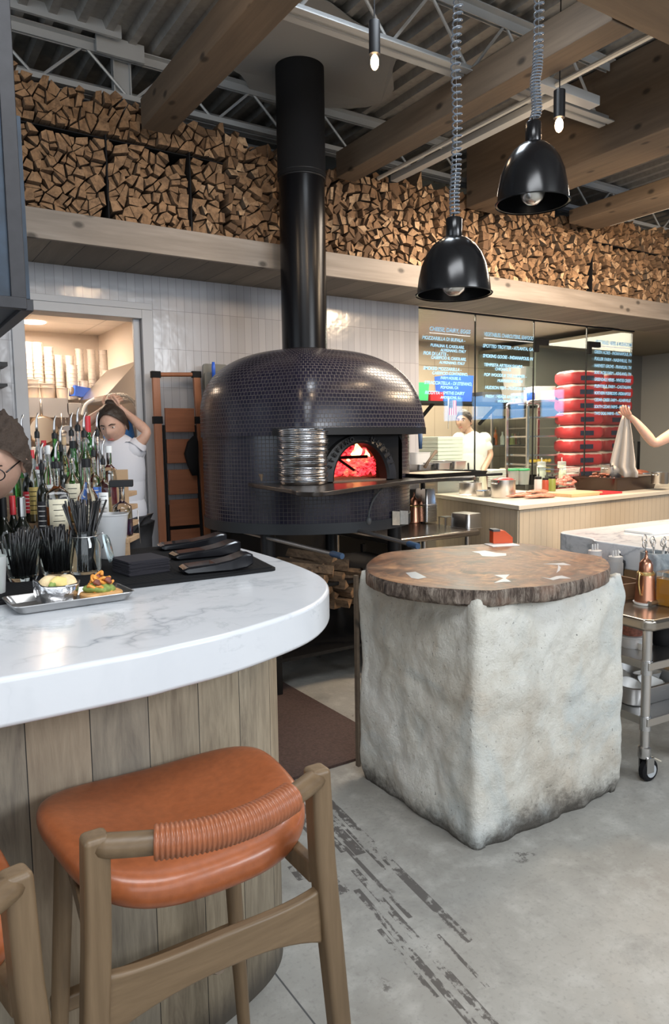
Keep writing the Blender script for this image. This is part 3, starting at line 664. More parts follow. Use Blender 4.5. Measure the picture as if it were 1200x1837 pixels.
for i in range(n-1):
    l = math.dist(bp[i], bp[i+1]); fs.append((i, i+1, n+i+1, n+i)); uv.append([(acc, 0), (acc+l, 0), (acc+l, BB_), (acc, BB_)]); acc += l
b.add(vs, fs, uv)
b.add([(.95, 2.45, 0), (.55, 2.45, 0), (.55, 2.45, .98), (.95, 2.45, .98)], [(0, 1, 2, 3)], [[(0, 0), (.4, 0), (.4, 1), (0, 1)]])
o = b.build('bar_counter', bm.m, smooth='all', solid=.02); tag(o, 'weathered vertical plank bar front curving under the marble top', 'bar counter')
struct_b = MB().bb(-2.2, .5, 1.95, 1.98, 0, .98).build('bar_back_panel', M['darkgray']); tag(struct_b, 'dark service side panel under the marble bar', 'panel')
# dark rubber service mats lying on the marble
def barmat(x0, x1, y0, y1, label, skew=0):
    b = MB(); P_ = rrect(x0, x1, y0, y1, .02); P_ = [(x+skew*(y-y0), y) for x, y in P_]; b.prism(P_, BT+.0005, BT+.008)
    k = y0+.014
    while k < y1-.012:
        b.bb(x0+.014+skew*(k-y0), x1-.014+skew*(k-y0), k-.0028, k+.0028, BT+.008, BT+.0125); k += .0105
    o = b.build('bar_mat', M['blackmatt']); tag(o, label, 'bar mat')
barmat(-.25, 1.0, 1.865, 2.515, 'black ribbed rubber bar mat lying on the white marble top', .18)

# ================================================================ STONE BLOCK + SLAB
t = NT('stone_plaster'); p = t.coord('Position'); a = t.noise(p, 3.2, 6, .62); c = t.noise(p, 34, 6, .75); e = t.noise(p, 7, 5, .6, 1)
col = t.ramp(a, [(.32, (.56, .51, .43)), (.48, (.70, .68, .61)), (.66, (.80, .79, .74))])
col = t.mix(col, (.50, .56, .57), t.ramp(t.noise(t.coord('Position', loc=(3, 1, 4)), 2.6, 4, .6, .8), [(.5, 0), (.66, .6)]))
col = t.mix(col, (.60, .47, .34), t.ramp(t.noise(t.coord('Position', loc=(8, 2, 1)), 2.1, 4, .7, .6), [(.56, 0), (.72, .45)]))
col = t.mix(col, (.33, .29, .24), t.ramp(c, [(.28, .5), (.42, 0)]))
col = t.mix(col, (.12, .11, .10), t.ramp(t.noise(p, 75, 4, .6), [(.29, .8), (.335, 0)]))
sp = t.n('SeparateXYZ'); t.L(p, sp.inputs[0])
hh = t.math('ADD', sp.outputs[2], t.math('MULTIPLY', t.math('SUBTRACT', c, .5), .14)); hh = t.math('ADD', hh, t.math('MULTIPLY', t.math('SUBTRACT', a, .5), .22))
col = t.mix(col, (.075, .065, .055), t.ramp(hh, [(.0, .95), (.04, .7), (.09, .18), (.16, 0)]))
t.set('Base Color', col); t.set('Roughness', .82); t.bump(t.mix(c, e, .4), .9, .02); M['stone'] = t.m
BX0, BX1, BY0, BY1, BZ = 1.70, 2.53, 1.755, 2.48, .872
def block():
    rows = []; nz = 60
    r = .032
    base = rrect(BX0, BX1, BY0, BY1, r, 6)
    # resample each straight side
    P_ = []; m = len(base)
    for i in range(m):
        a, c = Vector(base[i]), Vector(base[(i+1) % m]); L = (c-a).length; k = max(1, int(L/.013))
        P_ += [a+(c-a)*j/k for j in range(k)]
    cx, cy = (BX0+BX1)/2, (BY0+BY1)/2
    for j in range(nz+1):
        z = BZ*j/nz; ring = []
        for q in P_:
            v = Vector((q.x, q.y, z)); d = Vector((q.x-cx, q.y-cy, 0)); ax, ay = abs(d.x)/((BX1-BX0)/2), abs(d.y)/((BY1-BY0)/2)
            nrm = Vector((d.x if ax > .86 else 0, d.y if ay > .86 else 0, 0)).normalized() if max(ax, ay) > .5 else d.normalized()
            f = .020*noise.noise(v*2.9+Vector((5, 1, 2)))+.024*abs(noise.noise(v*4.6+Vector((1, 7, 3))))-.016*abs(noise.noise(v*7.5+Vector((4, 2, 9))))+.007*noise.noise(v*13)+.0045*noise.noise(v*31)
            f *= 1-.72*min(ax, ay)**7
            f += .014*max(0, 1-abs(z-.82)/.07)*min(ax, ay)**6        # swollen shoulders at the corners
            f -= .018*max(0, 1-z/.05)
            taper = .010*(1-j/nz)
            ring.append(v+nrm*(f-.012+taper))
        rows.append(ring)
    # close the top with shrinking, rising rings
    topz = rows[-1]
    for k, (s, dz) in enumerate(((.985, .012), (.95, .016), (.9, .0), (.5, -.01))):
        ring = []
        for v in topz:
            d = v-Vector((cx, cy, v.z)); ax, ay = abs(d.x)/((BX1-BX0)/2), abs(d.y)/((BY1-BY0)/2); cor = max(0, min(ax, ay)-.72)/.28
            ring.append(Vector((cx+d.x*s, cy+d.y*s, v.z+dz+(.028*cor*cor if k < 2 else -.02)-(.012 if cor < .1 else 0))))
        rows.append(ring)
    b = MB(); b.loft(rows); return b
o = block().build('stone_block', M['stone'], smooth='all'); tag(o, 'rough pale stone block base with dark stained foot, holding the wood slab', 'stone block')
o = MB().bb(BX0-.006, BX0+.008, BY1-.016, BY1+.004, .05, .885).build('corner_batten', M['beam']); tag(o, 'thin brown wood batten standing at the back left corner of the stone block', 'batten')
t = NT('slab_top'); p = t.coord('Position'); sp = t.n('Mapping'); sp.inputs['Location'].default_value = (-2.25, -2.3, 0); t.L(t.n('NewGeometry').outputs['Position'], sp.inputs[0])
nz1 = t.noise(p, 2.4, 5, .6, .5, out=1); sc3 = t.n('VectorMath', operation='SCALE'); t.L(nz1, sc3.inputs[0]); sc3.inputs[3].default_value = .42
ad = t.n('VectorMath', operation='ADD'); t.L(sp.outputs[0], ad.inputs[0]); t.L(sc3.outputs[0], ad.inputs[1])
wv = t.n('TexWave', wave_type='RINGS', rings_direction='Z'); wv.inputs['Scale'].default_value = 5.5; wv.inputs['Distortion'].default_value = 3.5; wv.inputs['Detail'].default_value = 4; wv.inputs['Detail Scale'].default_value = 1.6; t.L(ad.outputs[0], wv.inputs['Vector'])
b1 = t.noise(p, 2.7, 6, .65, 1.2); f1 = t.noise(p, 30, 5, .7, 1)
col = t.ramp(t.mix(b1, wv.outputs[1], .10), [(.32, (.03, .014, .009)), (.43, (.12, .045, .02)), (.52, (.21, .09, .042)), (.66, (.42, .22, .10))])
col = t.mix(col, (.38, .24, .15), t.ramp(f1, [(.5, 0), (.8, .45)])); col = t.mix(col, (.035, .022, .018), t.ramp(t.noise(p, 3.6, 5, .7, 2.2), [(.53, 0), (.62, .85)]))
col = t.mix(col, (.30, .21, .15), t.ramp(t.noise(t.coord('Position', loc=(4, 4, 0)), 2.0, 3), [(.5, 0), (.75, .45)]))
cr = t.ramp(t.noise(t.coord('Position', (1, 2.6, 1), rot=(0, 0, .5)), 3.2, 6, .7, 2.5), [(.47, 0), (.495, .9), (.52, 0)])
col = t.mix(col, (.02, .012, .009), t.math('MULTIPLY', cr, t.ramp(t.noise(p, 4, 2), [(.45, 0), (.6, 1)]))); col = t.mix(col, (.075, .055, .045), t.ramp(t.noise(t.coord('Position', loc=(7, 1, 0)), 3.4, 4, .6, .6), [(.5, 0), (.64, .7)]))
t.set('Base Color', col); t.set('Roughness', t.ramp(b1, [(.3, .36), (.7, .5)])); t.bump(f1, .1, .003); M['slabtop'] = t.m
t = NT('bark'); v = t.coord('Position', (1, 1, .22)); a = t.noise(v, 48, 6, .8, .6); c = t.noise(t.coord('Position'), 7, 4)
col = t.ramp(t.mix(a, c, .35), [(.38, (.03, .02, .016)), (.46, (.13, .095, .075)), (.56, (.36, .30, .245)), (.66, (.62, .54, .46))]); col = t.mix(col, (.22, .09, .045), t.ramp(c, [(.5, 0), (.65, .5)]))
t.set('Base Color', col); t.set('Roughness', .85); t.bump(a, 1, .012); M['bark'] = t.m
SLT, SLB = .932, .872
pxs = [(657, 1022), (661, 1008), (690, 992), (750, 985), (820, 979), (900, 975), (960, 977), (1025, 990), (1078, 999), (1095, 1017), (1072, 1030), (1025, 1044), (980, 1052), (925, 1055), (880, 1060), (825, 1058), (750, 1052), (695, 1042), (667, 1032)]
pz = [at(x, y, SLT) for x, y in pxs]; ol = catmull([(q.x, q.y, 0) for q in pz], 16, True)
ol = [v for v in ol]; cx, cy = 2.2, 2.2
slab = thing('wood_slab', 'live-edge tree slab tabletop with bark rim on the pale stone block', 'tabletop', (cx, cy, SLB))
b = MB(); rows = []
for z, s in ((0, .975), (.012, 1.0), (.05, 1.002), (.0605, .993)):
    ring = []
    for i, v in enumerate(ol):
        k = 1+(.014*noise.noise(Vector((v.x*9, v.y*9, z*20)))+.010*noise.noise(Vector((v.x*40, v.y*40, z*8)))) if z < .055 else 1
        ring.append(((v.x-cx)*s*k, (v.y-cy)*s*k, z))
    rows.append(ring)
b.loft(rows); 
b.mi = [1]*len(b.f); b.mi[-1] = 0; b.build('slab', [M['slabtop'], M['bark']], slab, smooth=True, ang=.9)
inl = plain('pewter_inlay', (.50, .54, .57), .35, .2)
def inlay(name, pts): 
    q = [at(x, y, SLT) for x, y in pts]; MB().prism([(v.x-cx, v.y-cy) for v in q], SLT-SLB-.001, SLT-SLB+.0012).build(name, inl, slab)
inlay('butterfly_inlay', [(886, 1046), (903, 1038), (886, 1032), (914, 1031), (907, 1038), (917, 1044), (903, 1044)])
inlay('butterfly_inlay', [(972, 1036), (992, 1041), (1004, 1038), (1024, 1038), (1008, 1033), (998, 1034), (986, 1038)])
inlay('butterfly_inlay', [(974, 1012), (996, 1013), (1003, 1014), (1024, 1014), (1010, 1010), (998, 1011)])
inlay('resin_fill', [(846, 990), (870, 988), (890, 992), (908, 993), (908, 997), (885, 999), (865, 998), (860, 993)])
inlay('resin_fill', [(728, 1028), (745, 1026), (757, 1032), (765, 1036), (750, 1039), (738, 1037)])
inlay('resin_fill', [(1001, 1014), (1006, 1018), (1004, 1024), (998, 1028), (1000, 1023), (1001, 1018)])
# ================================================================ FIREWOOD
t = NT('log_end'); ri = t.n('NewGeometry').outputs['Random Per Island']
g1 = t.noise(t.coord('Position', (1, 1, 1)), 42, 5, .65, .5); g2 = t.noise(t.coord('Position', (1, .2, 1)), 14, 3)
col = t.ramp(ri, [(0, (.11, .06, .03)), (.3, (.25, .14, .07)), (.7, (.37, .22, .115)), (1, (.58, .39, .23))])
col = t.mix(col, (.13, .075, .04), t.ramp(t.mix(g1, g2, .4), [(.42, .75), (.56, 0)]))
t.set('Base Color', col); t.set('Roughness', .85); t.bump(g1, .6, .004); M['logend'] = t.m
t = NT('log_side'); v = t.coord('Position', (1, .12, 1)); g1 = t.noise(v, 45, 5, .7); ri = t.n('NewGeometry').outputs['Random Per Island']
t.set('Base Color', t.mix(t.ramp(g1, [(.35, (.10, .06, .035)), (.6, (.26, .165, .095))]), (.10, .085, .07), t.ramp(ri, [(.5, 0), (.9, .7)]))); t.set('Roughness', .9); t.bump(g1, .6, .004); M['logside'] = t.m
def clip(poly, p, nrm):
    out = []; m = len(poly)
    for i in range(m):
        a, c = poly[i], poly[(i+1) % m]; da = (a-p).dot(nrm); dc = (c-p).dot(nrm)
        if da <= 0: out.append(a)
        if (da < 0 < dc) or (dc < 0 < da): out.append(a+(c-a)*(da/(da-dc)))
    return out
def cells(x0, x1, z0, ztop, sp=.064, seed=1, cap=9):
    R = random.Random(seed); pts = []; z = z0+sp*.4; row = 0
    zm = max(ztop(x0+(x1-x0)*k/20) for k in range(21))
    while z < zm+sp:
        x = x0+sp*(.5 if row % 2 else .15)
        while x < x1:
            pts.append(Vector((x+R.uniform(-.42, .42)*sp, z+R.uniform(-.42, .42)*sp))); x += sp
        z += sp*.9; row += 1
    res = []
    for i, p in enumerate(pts):
        if p.x < x0 or p.x > x1 or p.y < z0: continue
        if p.y > ztop(p.x)+R.uniform(-.02, .01): continue
        poly = [Vector((max(x0, p.x-.09), max(z0, p.y-.09))), Vector((min(x1, p.x+.09), max(z0, p.y-.09))), Vector((min(x1, p.x+.09), min(cap, p.y+.09))), Vector((max(x0, p.x-.09), min(cap, p.y+.09)))]
        for q in pts:
            d = q-p
            if 0 < d.length < .2: poly = clip(poly, p+d/2, d)
            if len(poly) < 3: break
        if len(poly) < 3: continue
        halves = [poly]
        if R.random() < .48:
            c = sum(poly, Vector((0, 0)))/len(poly); a = R.uniform(0, PI); nr = Vector((math.cos(a), math.sin(a)))
            halves = [h for h in (clip(poly, c, nr), clip(poly, c, -nr)) if len(h) >= 3]
        for h in halves:
            # drop near-duplicate corners, then reduce to at most 5
            h2 = []
            for v in h:
                if not h2 or (v-h2[-1]).length > .007: h2.append(v)
            while len(h2) > 4:
                k = min(range(len(h2)), key=lambda k: (h2[k]-h2[k-1]).length); mid = (h2[k]+h2[k-1])/2; h2[k] = mid; h2.pop(k-1)
                if R.random() < .25 and len(h2) <= 5: break
            if len(h2) < 3: continue
            c = sum(h2, Vector((0, 0)))/len(h2); s = 1-.0032/max(.012, min((v-c).length for v in h2))
            ar = abs(sum(h2[k-1].x*h2[k].y-h2[k].x*h2[k-1].y for k in range(len(h2))))/2
            if ar < .00035: continue
            res.append([c+(v-c)*s for v in h2])
    return res
def topf(x):
    K = ((-.5, 3.5), (.9, 3.48), (1.5, 3.47), (1.8, 3.43), (2.44, 3.40), (2.88, 3.28), (3.2, 3.34), (3.9, 3.36), (4.28, 3.36), (4.7, 3.375), (5.7, 3.44), (7.5, 3.5))
    for (a, za), (c, zc) in zip(K, K[1:]):
        if a <= x <= c: return za+(zc-za)*(x-a)/(c-a)
    return 3.45
Z0 = 2.745; SH = 3.222
bins = [(-.6, 1.283, Z0, lambda x: SH-.012), (1.297, 1.795, Z0, lambda x: SH-.012), (1.809, 2.04, Z0, lambda x: SH-.012), (2.05, 2.86, Z0, topf), (-.6, 2.04, SH+.02, topf),
        (2.87, 4.27, Z0, lambda x: topf(x)+.03), (4.30, 5.64, Z0, topf), (5.66, 7.5, Z0, lambda x: SH-.012), (5.66, 7.5, SH, topf)]
allc = []
for k, (x0, x1, z0, f) in enumerate(bins): allc += cells(x0, x1, z0, f, seed=k+3, cap=(SH-.008 if f(x0) < SH else 9))
def logmesh(b, poly, y0, y1, org=Vector((0, 0, 0))):
    c = sum(poly, Vector((0, 0)))/len(poly); a = sum(poly[k-1].x*poly[k].y-poly[k].x*poly[k-1].y for k in range(len(poly)))
    if a < 0: poly = poly[::-1]
    yy = [y0+rnd.uniform(-.010, .010) for _ in poly]; k = rnd.uniform(.86, 1.0)
    ta, tb = rnd.uniform(-.45, .45), rnd.uniform(-.45, .45); yy = [y+(v.x-c.x)*ta+(v.y-c.y)*tb for v, y in zip(poly, yy)]
    fr = [Vector((v.x, y, v.y))-org for v, y in zip(poly, yy)]; bk = [Vector((c.x+(v.x-c.x)*k, y1, c.y+(v.y-c.y)*k))-org for v in poly]; n = len(poly); base = len(b.v)
    b.add(fr+bk, [tuple(range(n))], mi=0); L0 = [(n+i, n+(i+1) % n, (i+1) % n, i) for i in range(n)]
    for f in L0: b.f.append(tuple(base+q for q in f)); b.uv.append(None); b.mi.append(1)
    b.f.append(tuple(base+n+i for i in range(n-1, -1, -1))); b.uv.append(None); b.mi.append(1)
allc.sort(key=lambda p: (sum(p, Vector((0, 0)))/len(p)).x)
allc = [p for p in allc]
cx_ = lambda p: (sum(p, Vector((0, 0)))/len(p)).x
vis = [p for p in allc if cx_(p) >= .80]; near = vis[:300]; rest = vis[300:]+[p for p in allc if cx_(p) < .80]
for p in near:
    c = sum(p, Vector((0, 0)))/len(p); y0 = FY+.06+rnd.uniform(-.02, .035); org = Vector((c.x, y0, min(v.y for v in p)))
    b = MB(); logmesh(b, p, y0, y0+.34, org)
    o = b.build('firewood_log', [M['logend'], M['logside']], loc=org)
    lab = 'split log in the firewood stacked above the doorway, over its upper shelf' if c.y > SH else ('split log in the firewood bay at the far left of the bulkhead' if c.x < 1.29 else ('split log in the firewood bay between the two left black dividers' if c.x < 1.8 else 'split log in the firewood between the left black dividers and the flue'))
    tag(o, lab, 'firewood', {True: 'logs over the upper shelf', False: ('logs in the far left bay' if c.x < 1.29 else 'logs in the second bay' if c.x < 1.8 else 'logs left of the flue')}[c.y > SH])
b = MB()
for p in rest:
    y0 = FY+.06+rnd.uniform(-.02, .035); logmesh(b, p, y0, y0+.34)
o = b.build('stacked_firewood', [M['logend'], M['logside']]); tag(o, 'wall of split firewood stacked along the bulkhead from the flue to the right', 'firewood', kind='stuff')
rack = thing('firewood_rack', 'black steel bays holding the firewood on the timber bulkhead', 'rack', (3.5, FY+.04, 2.742))
for x in (1.29, 1.802, 5.65): MB().bb(x-3.5-.004, x-3.5+.004, 0, .36, 0, .49 if x < 5 else .38).build('divider', M['blackmatt'], rack)
for xa, xb in ((-.6, 2.04), (5.66, 7.6)): MB().bb(xa-3.5, xb-3.5, .03, .36, SH-2.742-.005, SH-2.742+.001).build('shelf', M['blackmatt'], rack)
MB().bb(-.62-3.5, 7.6-3.5, .42, .44, 0, .66).build('back_panel', M['blackmatt'], rack)
# firewood rack and peels beneath the oven
gr = thing('log_cradle', 'low black steel rack of firewood underneath the oven', 'rack', (2.5, 3.95, 0))
b = MB()
for z in (.22, .62): b.bb(-.62, .6, -.42, .45, z-.02, z)
b.build('shelf', M['black'], gr)
for x, y in ((-.6, -.4), (.58, -.4), (-.6, .43), (.58, .43), (0, -.4)): MB().bb(x-.015, x+.015, y-.015, y+.015, 0, .68).build('post', M['black'], gr)
def rawlog(c, d, L_, r, seed):
    R = random.Random(seed); n = R.choice((3, 4, 4, 5)); d = Vector(d).normalized(); u = d.cross(Vector((0, 0, 1))).normalized(); v = u.cross(d); a0 = R.uniform(0, 6)
    P_ = [(R.uniform(.75, 1.15)*r, a0+2*PI*k/n+R.uniform(-.25, .25)) for k in range(n)]
    ra = [u*q*math.cos(a)+v*q*math.sin(a) for q, a in P_]
    b = MB(); b.add(ra+[w_*.93+d*L_ for w_ in ra], [tuple(range(n))]); base = 0
    for i in range(n): b.f.append((n+i, n+(i+1) % n, (i+1) % n, i)); b.uv.append(None); b.mi.append(1)
    b.f.append(tuple(n+i for i in range(n-1, -1, -1))); b.uv.append(None); b.mi.append(0)
    return b.build('firewood_log', [M['logend'], M['logside']], loc=Vector(c))
LG = [(585, 1040, 1), (592, 1058, 1), (604, 1068, 1), (622, 1050, 1), (634, 1064, 1), (648, 1052, 2), (628, 1082, 1), (645, 1078, 0), (605, 1085, 0), (584, 1074, 0), (616, 1036, 2), (640, 1038, 3), (598, 1026, 3), (578, 1018, 0), (625, 1016, 3), (600, 1004, 0), (655, 1028, 3), (570, 1052, 0), (655, 1072, 0), (560, 1030, 0)]
for i, (x, y, k) in enumerate(LG):
    p = at(x, y, .24) ; p = aty(x, y, 3.50+.04*(i % 3)); d = ((-.35, 1, .03), (-.5, 1, .05), (-.8, 1, .1), (-1, .8, .12))[k]
    o = rawlog(p, d, .36, .036, 40+i); tag(o, 'split firewood log in the heap under the oven', 'firewood', 'logs heaped under the oven')
def peel(pa, pb, lab, blue=True):
    a = Vector(pa); v = Vector(pb)-a; th_ = thing('pizza_peel', lab, 'pizza peel', a)
    MB().tube([(0, 0, 0), v*.92], .012, 8).build('pole', M['steel_dull'], th_, smooth=True); MB().tube([v*.92, v*.93, v], [.012, .017, .016], 10).build('handle', M['penhandle'], th_, smooth=True)
M['penhandle'] = plain('blue_grip', (.05, .10, .19), .5)
peel(atd(400, 945, 4.6), atd(614, 998, 3.75), 'long peel stored under the oven, its blue grip behind the bar end')
peel(atd(560, 930, 4.7), atd(750, 980, 3.75), 'long peel stored under the oven, its blue grip behind the wood slab')

# ================================================================ PENDANTS
def bell(px, ytop, ybot, D, coilpts, label):
    c = atd(px, ybot, D); k = D/FPX; h = (ybot-ytop)*k
    L_ = thing('bell_pendant_lamp', label, 'lamp', c)
    R_ = 68.5*k if px < 900 else 66*k
    pr = [(1.0, 0), (1.01, .010), (.955, .02), (.95, .09), (.915, .27), (.84, .48), (.72, .66), (.55, .81), (.36, .905), (.235, .94)]
    hh = h*.80; o_ = [(a*R_, z*hh) for a, z in pr]; inn = [(a*R_-.0025, z*hh-.001) for a, z in pr][::-1]
    b = MB(); b.lathe(o_+inn, n=48, cap0=False, cap1=False); b.build('shade', M['lampblack'], L_, smooth=True, ang=1.0)
    MB().lathe([(.2*R_, hh*.93), (.21*R_, hh*.95), (.21*R_, h*.985), (.19*R_, h), (.03*R_, h*1.005), (.03*R_, h*1.06)], n=24).build('socket', M['lampblack'], L_, smooth=True)
    MB().lathe([(.002, -.012*h), (.14*R_, .0), (.27*R_, .05*h), (.34*R_, .14*h), (.33*R_, .22*h), (.2*R_, .4*h), (.16*R_, .6*h)], n=32).build('bulb', plain('silver_bulb', (.72, .72, .7), .22, .9), L_, smooth='all')
    P_ = [Vector(atd(x, y, D))-c for x, y in coilpts]; P_ = catmull(P_, 30); L = [0]
    for a, q in zip(P_, P_[1:]): L.append(L[-1]+(q-a).length)
    # coil pitch grows towards the top where the cord is stretched
    helix = []; ph = 0; r = 8.3*k; N = 14; tot = L[-1]; s = 0; j = 0
    while s < tot:
        while j < len(L)-2 and L[j+1] < s: j += 1
        f_ = (s-L[j])/max(1e-6, L[j+1]-L[j]); q = P_[j].lerp(P_[j+1], f_)
        fr = s/tot; pitch = (.0135+.0115*min(1, max(0, fr-.13)*7)) if px < 900 else (.0115+.016*min(1, max(0, fr-.28)*7))
        helix.append(q+Vector((r*math.cos(ph), r*math.sin(ph), 0))); s += pitch/N; ph += 2*PI/N
    MB().tube(helix, .0030, 6).build('coiled_cord', M['coil'], L_, smooth='all')
    MB().tube([P_[0]-Vector((0, 0, .03))]+P_[::6]+[P_[-1], P_[-1]+Vector((0, 0, .9))], .0013, 5).build('hanging_cable', M['steel'], L_, smooth='all')
    return L_
M['lampblack'] = plain('enamel_black', (.008, .008, .009), .2, 0); M['coil'] = plain('coil_cord', (.16, .19, .23), .25)  # coil: black cord with its window reflection put into the blue-grey colour
bell(814, 396, 529, 2.5, [(816, 388), (815, 350), (818, 300), (820, 200), (817, 100), (822, 0), (822, -160)], 'black bell heat lamp with silvered bulb, the lower and left one')
bell(955, 226, 366, 2.6, [(958, 214), (963, 195), (960, 150), (964, 120), (966, 60), (967, 0), (968, -160)], 'black bell heat lamp with silvered bulb, the higher one at right')
wb = NT('lit_bulb'); wb.set('Base Color', (0, 0, 0, 1)); wb.set('Emission Color', (1, .66, .38, 1)); wb.set('Emission Strength', 14)
def cylp(px, y0, y1, yb, D, label):
    k = D/FPX; c = atd(px, y1, D); L_ = thing('cylinder_pendant_lamp', label, 'lamp', c); h = (y1-y0)*k
    MB().lathe([(10.2*k, 0), (10.2*k, h)], n=24).build('housing', M['black'], L_, smooth=True, bevel=.001)
    MB().ball((0, 0, -(yb-y1)*k*.5), (7.5*k, 7.5*k, (yb-y1)*k*.52)).build('bulb', wb.m, L_, smooth='all')
    MB().tube([(0, 0, h), (0, 0, DKZ-c.z)], .003, 6).build('cord', M['blackmatt'], L_, smooth=True)
    light('pendant_bulb_light', 'POINT', c-Vector((0, 0, (yb-y1)*k+.02)), 2, WARM, shadow_soft_size=.03)
cylp(672, 42, 98, 124, 3.2, 'black cylinder pendant with a glowing bulb beside the flue top')
cylp(1003, 165, 212, 236, 3.6, 'black cylinder pendant with a glowing bulb in front of the deep timber beam')

# ================================================================ STOOLS
M['leather'] = plain('tan_leather', (.34, .098, .034), .34, 0, .12, 60, var=.12, Coat_Weight=.15); M['leather2'] = plain('leather_wrap', (.32, .105, .045), .32, 0, .1, 60, var=.1)
M['stoolwood'] = wood('stool_wood', (.11, .068, .033), (.235, .155, .085), 2, 22, .45)
M['stoolwoodx'] = wood('stool_wood_rail', (.11, .068, .033), (.235, .155, .085), 0, 22, .45)
def stool(label):
    s = thing('bar_stool', label, 'bar stool', (.43, 1.25, 0), 0, 'leather bar stools')
    # seat: rounded square cushion, dished, with drooping near edge
    b = MB(); n = 48; rows = []
    def outl(k, w_, d_, e=3.4): 
        a = 2*PI*k/n; c, q = math.cos(a), math.sin(a); r = 1/((abs(c)**e+abs(q)**e)**(1/e)); wx = w_*(1+.10*q); return r*c*wx, r*q*d_
    for sc_, z in ((.90, -.042), (.975, -.032), (1.0, -.010), (.99, .010), (.93, .020), (.8, .018), (.55, .008), (.25, .002), (.02, 0)):
        ring = []
        for k in range(n):
            x, y = outl(k, .238, .212); x *= sc_; y *= sc_
            zz = z+.022*(x/.26)**2-.030*max(0, -y/.235)**2.5-.012*max(0, y/.235)**3
            ring.append((x+.035, y+.045, .738+zz))
        rows.append(ring)
    b.loft(rows); b.build('seat', M['leather'], s, smooth='all', sub=1)
    zt = .885
    PL, PR = Vector((-.185, -.215, 0)), Vector((.195, -.215, 0))
    for sgn, P0 in ((-1, PL), (1, PR)):
        foot = P0+Vector((sgn*.05, -.02, 0)); b = MB()
        b.loft([[(q[0]+dx*w_, q[1]+dy*w_, z) for dx, dy in ((-1, -1), (1, -1), (1, 1), (-1, 1))] for q, w_, z in (((foot.x, foot.y), .016, 0), ((P0.x+sgn*.03, P0.y-.01), .0185, .40), ((P0.x+sgn*.006, P0.y), .020, .72), ((P0.x, P0.y+.002), .0195, zt))])
        b.build('rear_leg', M['stoolwood'], s, bevel=.009, bseg=4)
    for sgn in (-1, 1):
        top = Vector((sgn*.17+.02, .17, .71)); ft = Vector((sgn*.215+.02, .20, 0)); b = MB()
        b.tube([ft, ft.lerp(top, .5), top], [.014, .018, .019], 12); b.build('front_leg', M['stoolwood'], s, smooth=True)
        b = MB(); b.bar((sgn*.19+.005, -.20, .685), (sgn*.17+.02, .17, .695), .022, .04); b.build('side_rail', M['stoolwood'], s, bevel=.005)
    arc = lambda u: Vector((PL.x+(PR.x-PL.x)*u, PL.y-.055*math.sin(PI*u), zt-.0185-.006*math.sin(PI*u)))
    b = MB(); b.tube([arc(u/24) for u in range(25)], [.0160+.0025*abs(math.cos(PI*u/24)) for u in range(25)], 16); b.build('back_rail', M['stoolwoodx'], s, smooth='all')
    b = MB()
    N = 34*8; pts = [arc(.2+.62*i/N) for i in range(N+1)]; b.tube(pts, [.0235+.0026*abs(math.sin(PI*i/8)) for i in range(N+1)], 18)
    b.build('leather_wrap', M['leather2'], s, smooth='all')
    b = MB(); rr = []
    for u in range(17):
        k = u/16; x = PL.x-.0+(PR.x-PL.x+.0)*k; hgt = .030+.022*(abs(2*k-1))**3; y = PL.y-.012*math.sin(PI*k); zc = .615+.020*math.sin(PI*k)
        rr.append([(x, y-.011, zc-hgt), (x, y+.011, zc-hgt), (x, y+.011, zc+hgt), (x, y-.011, zc+hgt)])
    b.loft(rr); b.build('rear_rail', M['stoolwoodx'], s, bevel=.006, bseg=3)
    MB().tube([(0, -.215, .60), (.03, .18, .335)], .013, 10).build('stretcher', M['stoolwood'], s, smooth=True)
    MB().bar((-.19, .195, .33), (.235, .195, .33), .03, .035).build('footrest', M['stoolwoodx'], s, bevel=.006)
    return s
st = stool('tan leather bar stool with wrapped back rail, fully in view before the bar')
s2 = copy_tree(st); q_ = at(27, 1562, .885); s2.rotation_euler = (0, 0, .2); v_ = Matrix.Rotation(.2, 3, 'Z') @ Vector((.195, -.215, 0)); s2.location = (q_.x-v_.x, q_.y-v_.y, 0); s2['label'] = 'tan leather bar stool cut off by the left edge of the photo'

# ================================================================ HANGING GLASS RACK (top left)
RS = plain('blued_steel', (.016, .03, .05), .45, .2, .1, 12, var=.4); RT = plain('raw_steel_tube', (.022, .021, .024), .42, .3, .08, 30, var=.2)
q = atd(46, 550, 1.9); hr = thing('hanging_glass_rack', 'dark blued steel shelf rack hanging over the bar at the upper left', 'hanging rack', q)
top = DKZ-q.z
MB().bb(-.035, .002, -.008, .022, 0, top).build('post', RT, hr, bevel=.002)
MB().bb(-.115, -.035, .0, .012, .02, .52).build('side_plate', RS, hr); MB().bb(.004, .022, .05, .07, .03, .50).build('side_plate', RS, hr)
MB().bb(-.035, .002, .50, .53, 0, top).build('post', RT, hr, bevel=.002)
MB().bb(-.012, .018, -.01, .9, -.012, .018).build('frame_bar', RT, hr, bevel=.002)
MB().bb(-.9, -.0, -.02, .0, -.01, .02).build('frame_bar', RT, hr, bevel=.002)
MB().bb(-.9, -.012, .0, .9, .0, .006).build('shelf', RS, hr)
for i in range(3):
    o = MB().lathe([(.03, 0), (.034, .09), (.032, .09), (.028, .003)], n=20, cap1=False).build('drinking_glass', M['clear'], smooth=True, loc=q+Vector((-.10-.085*i, .12, .0065)))
    tag(o, 'short clear glass standing on the hanging rack over the bar', 'glass', 'glasses on the hanging rack')
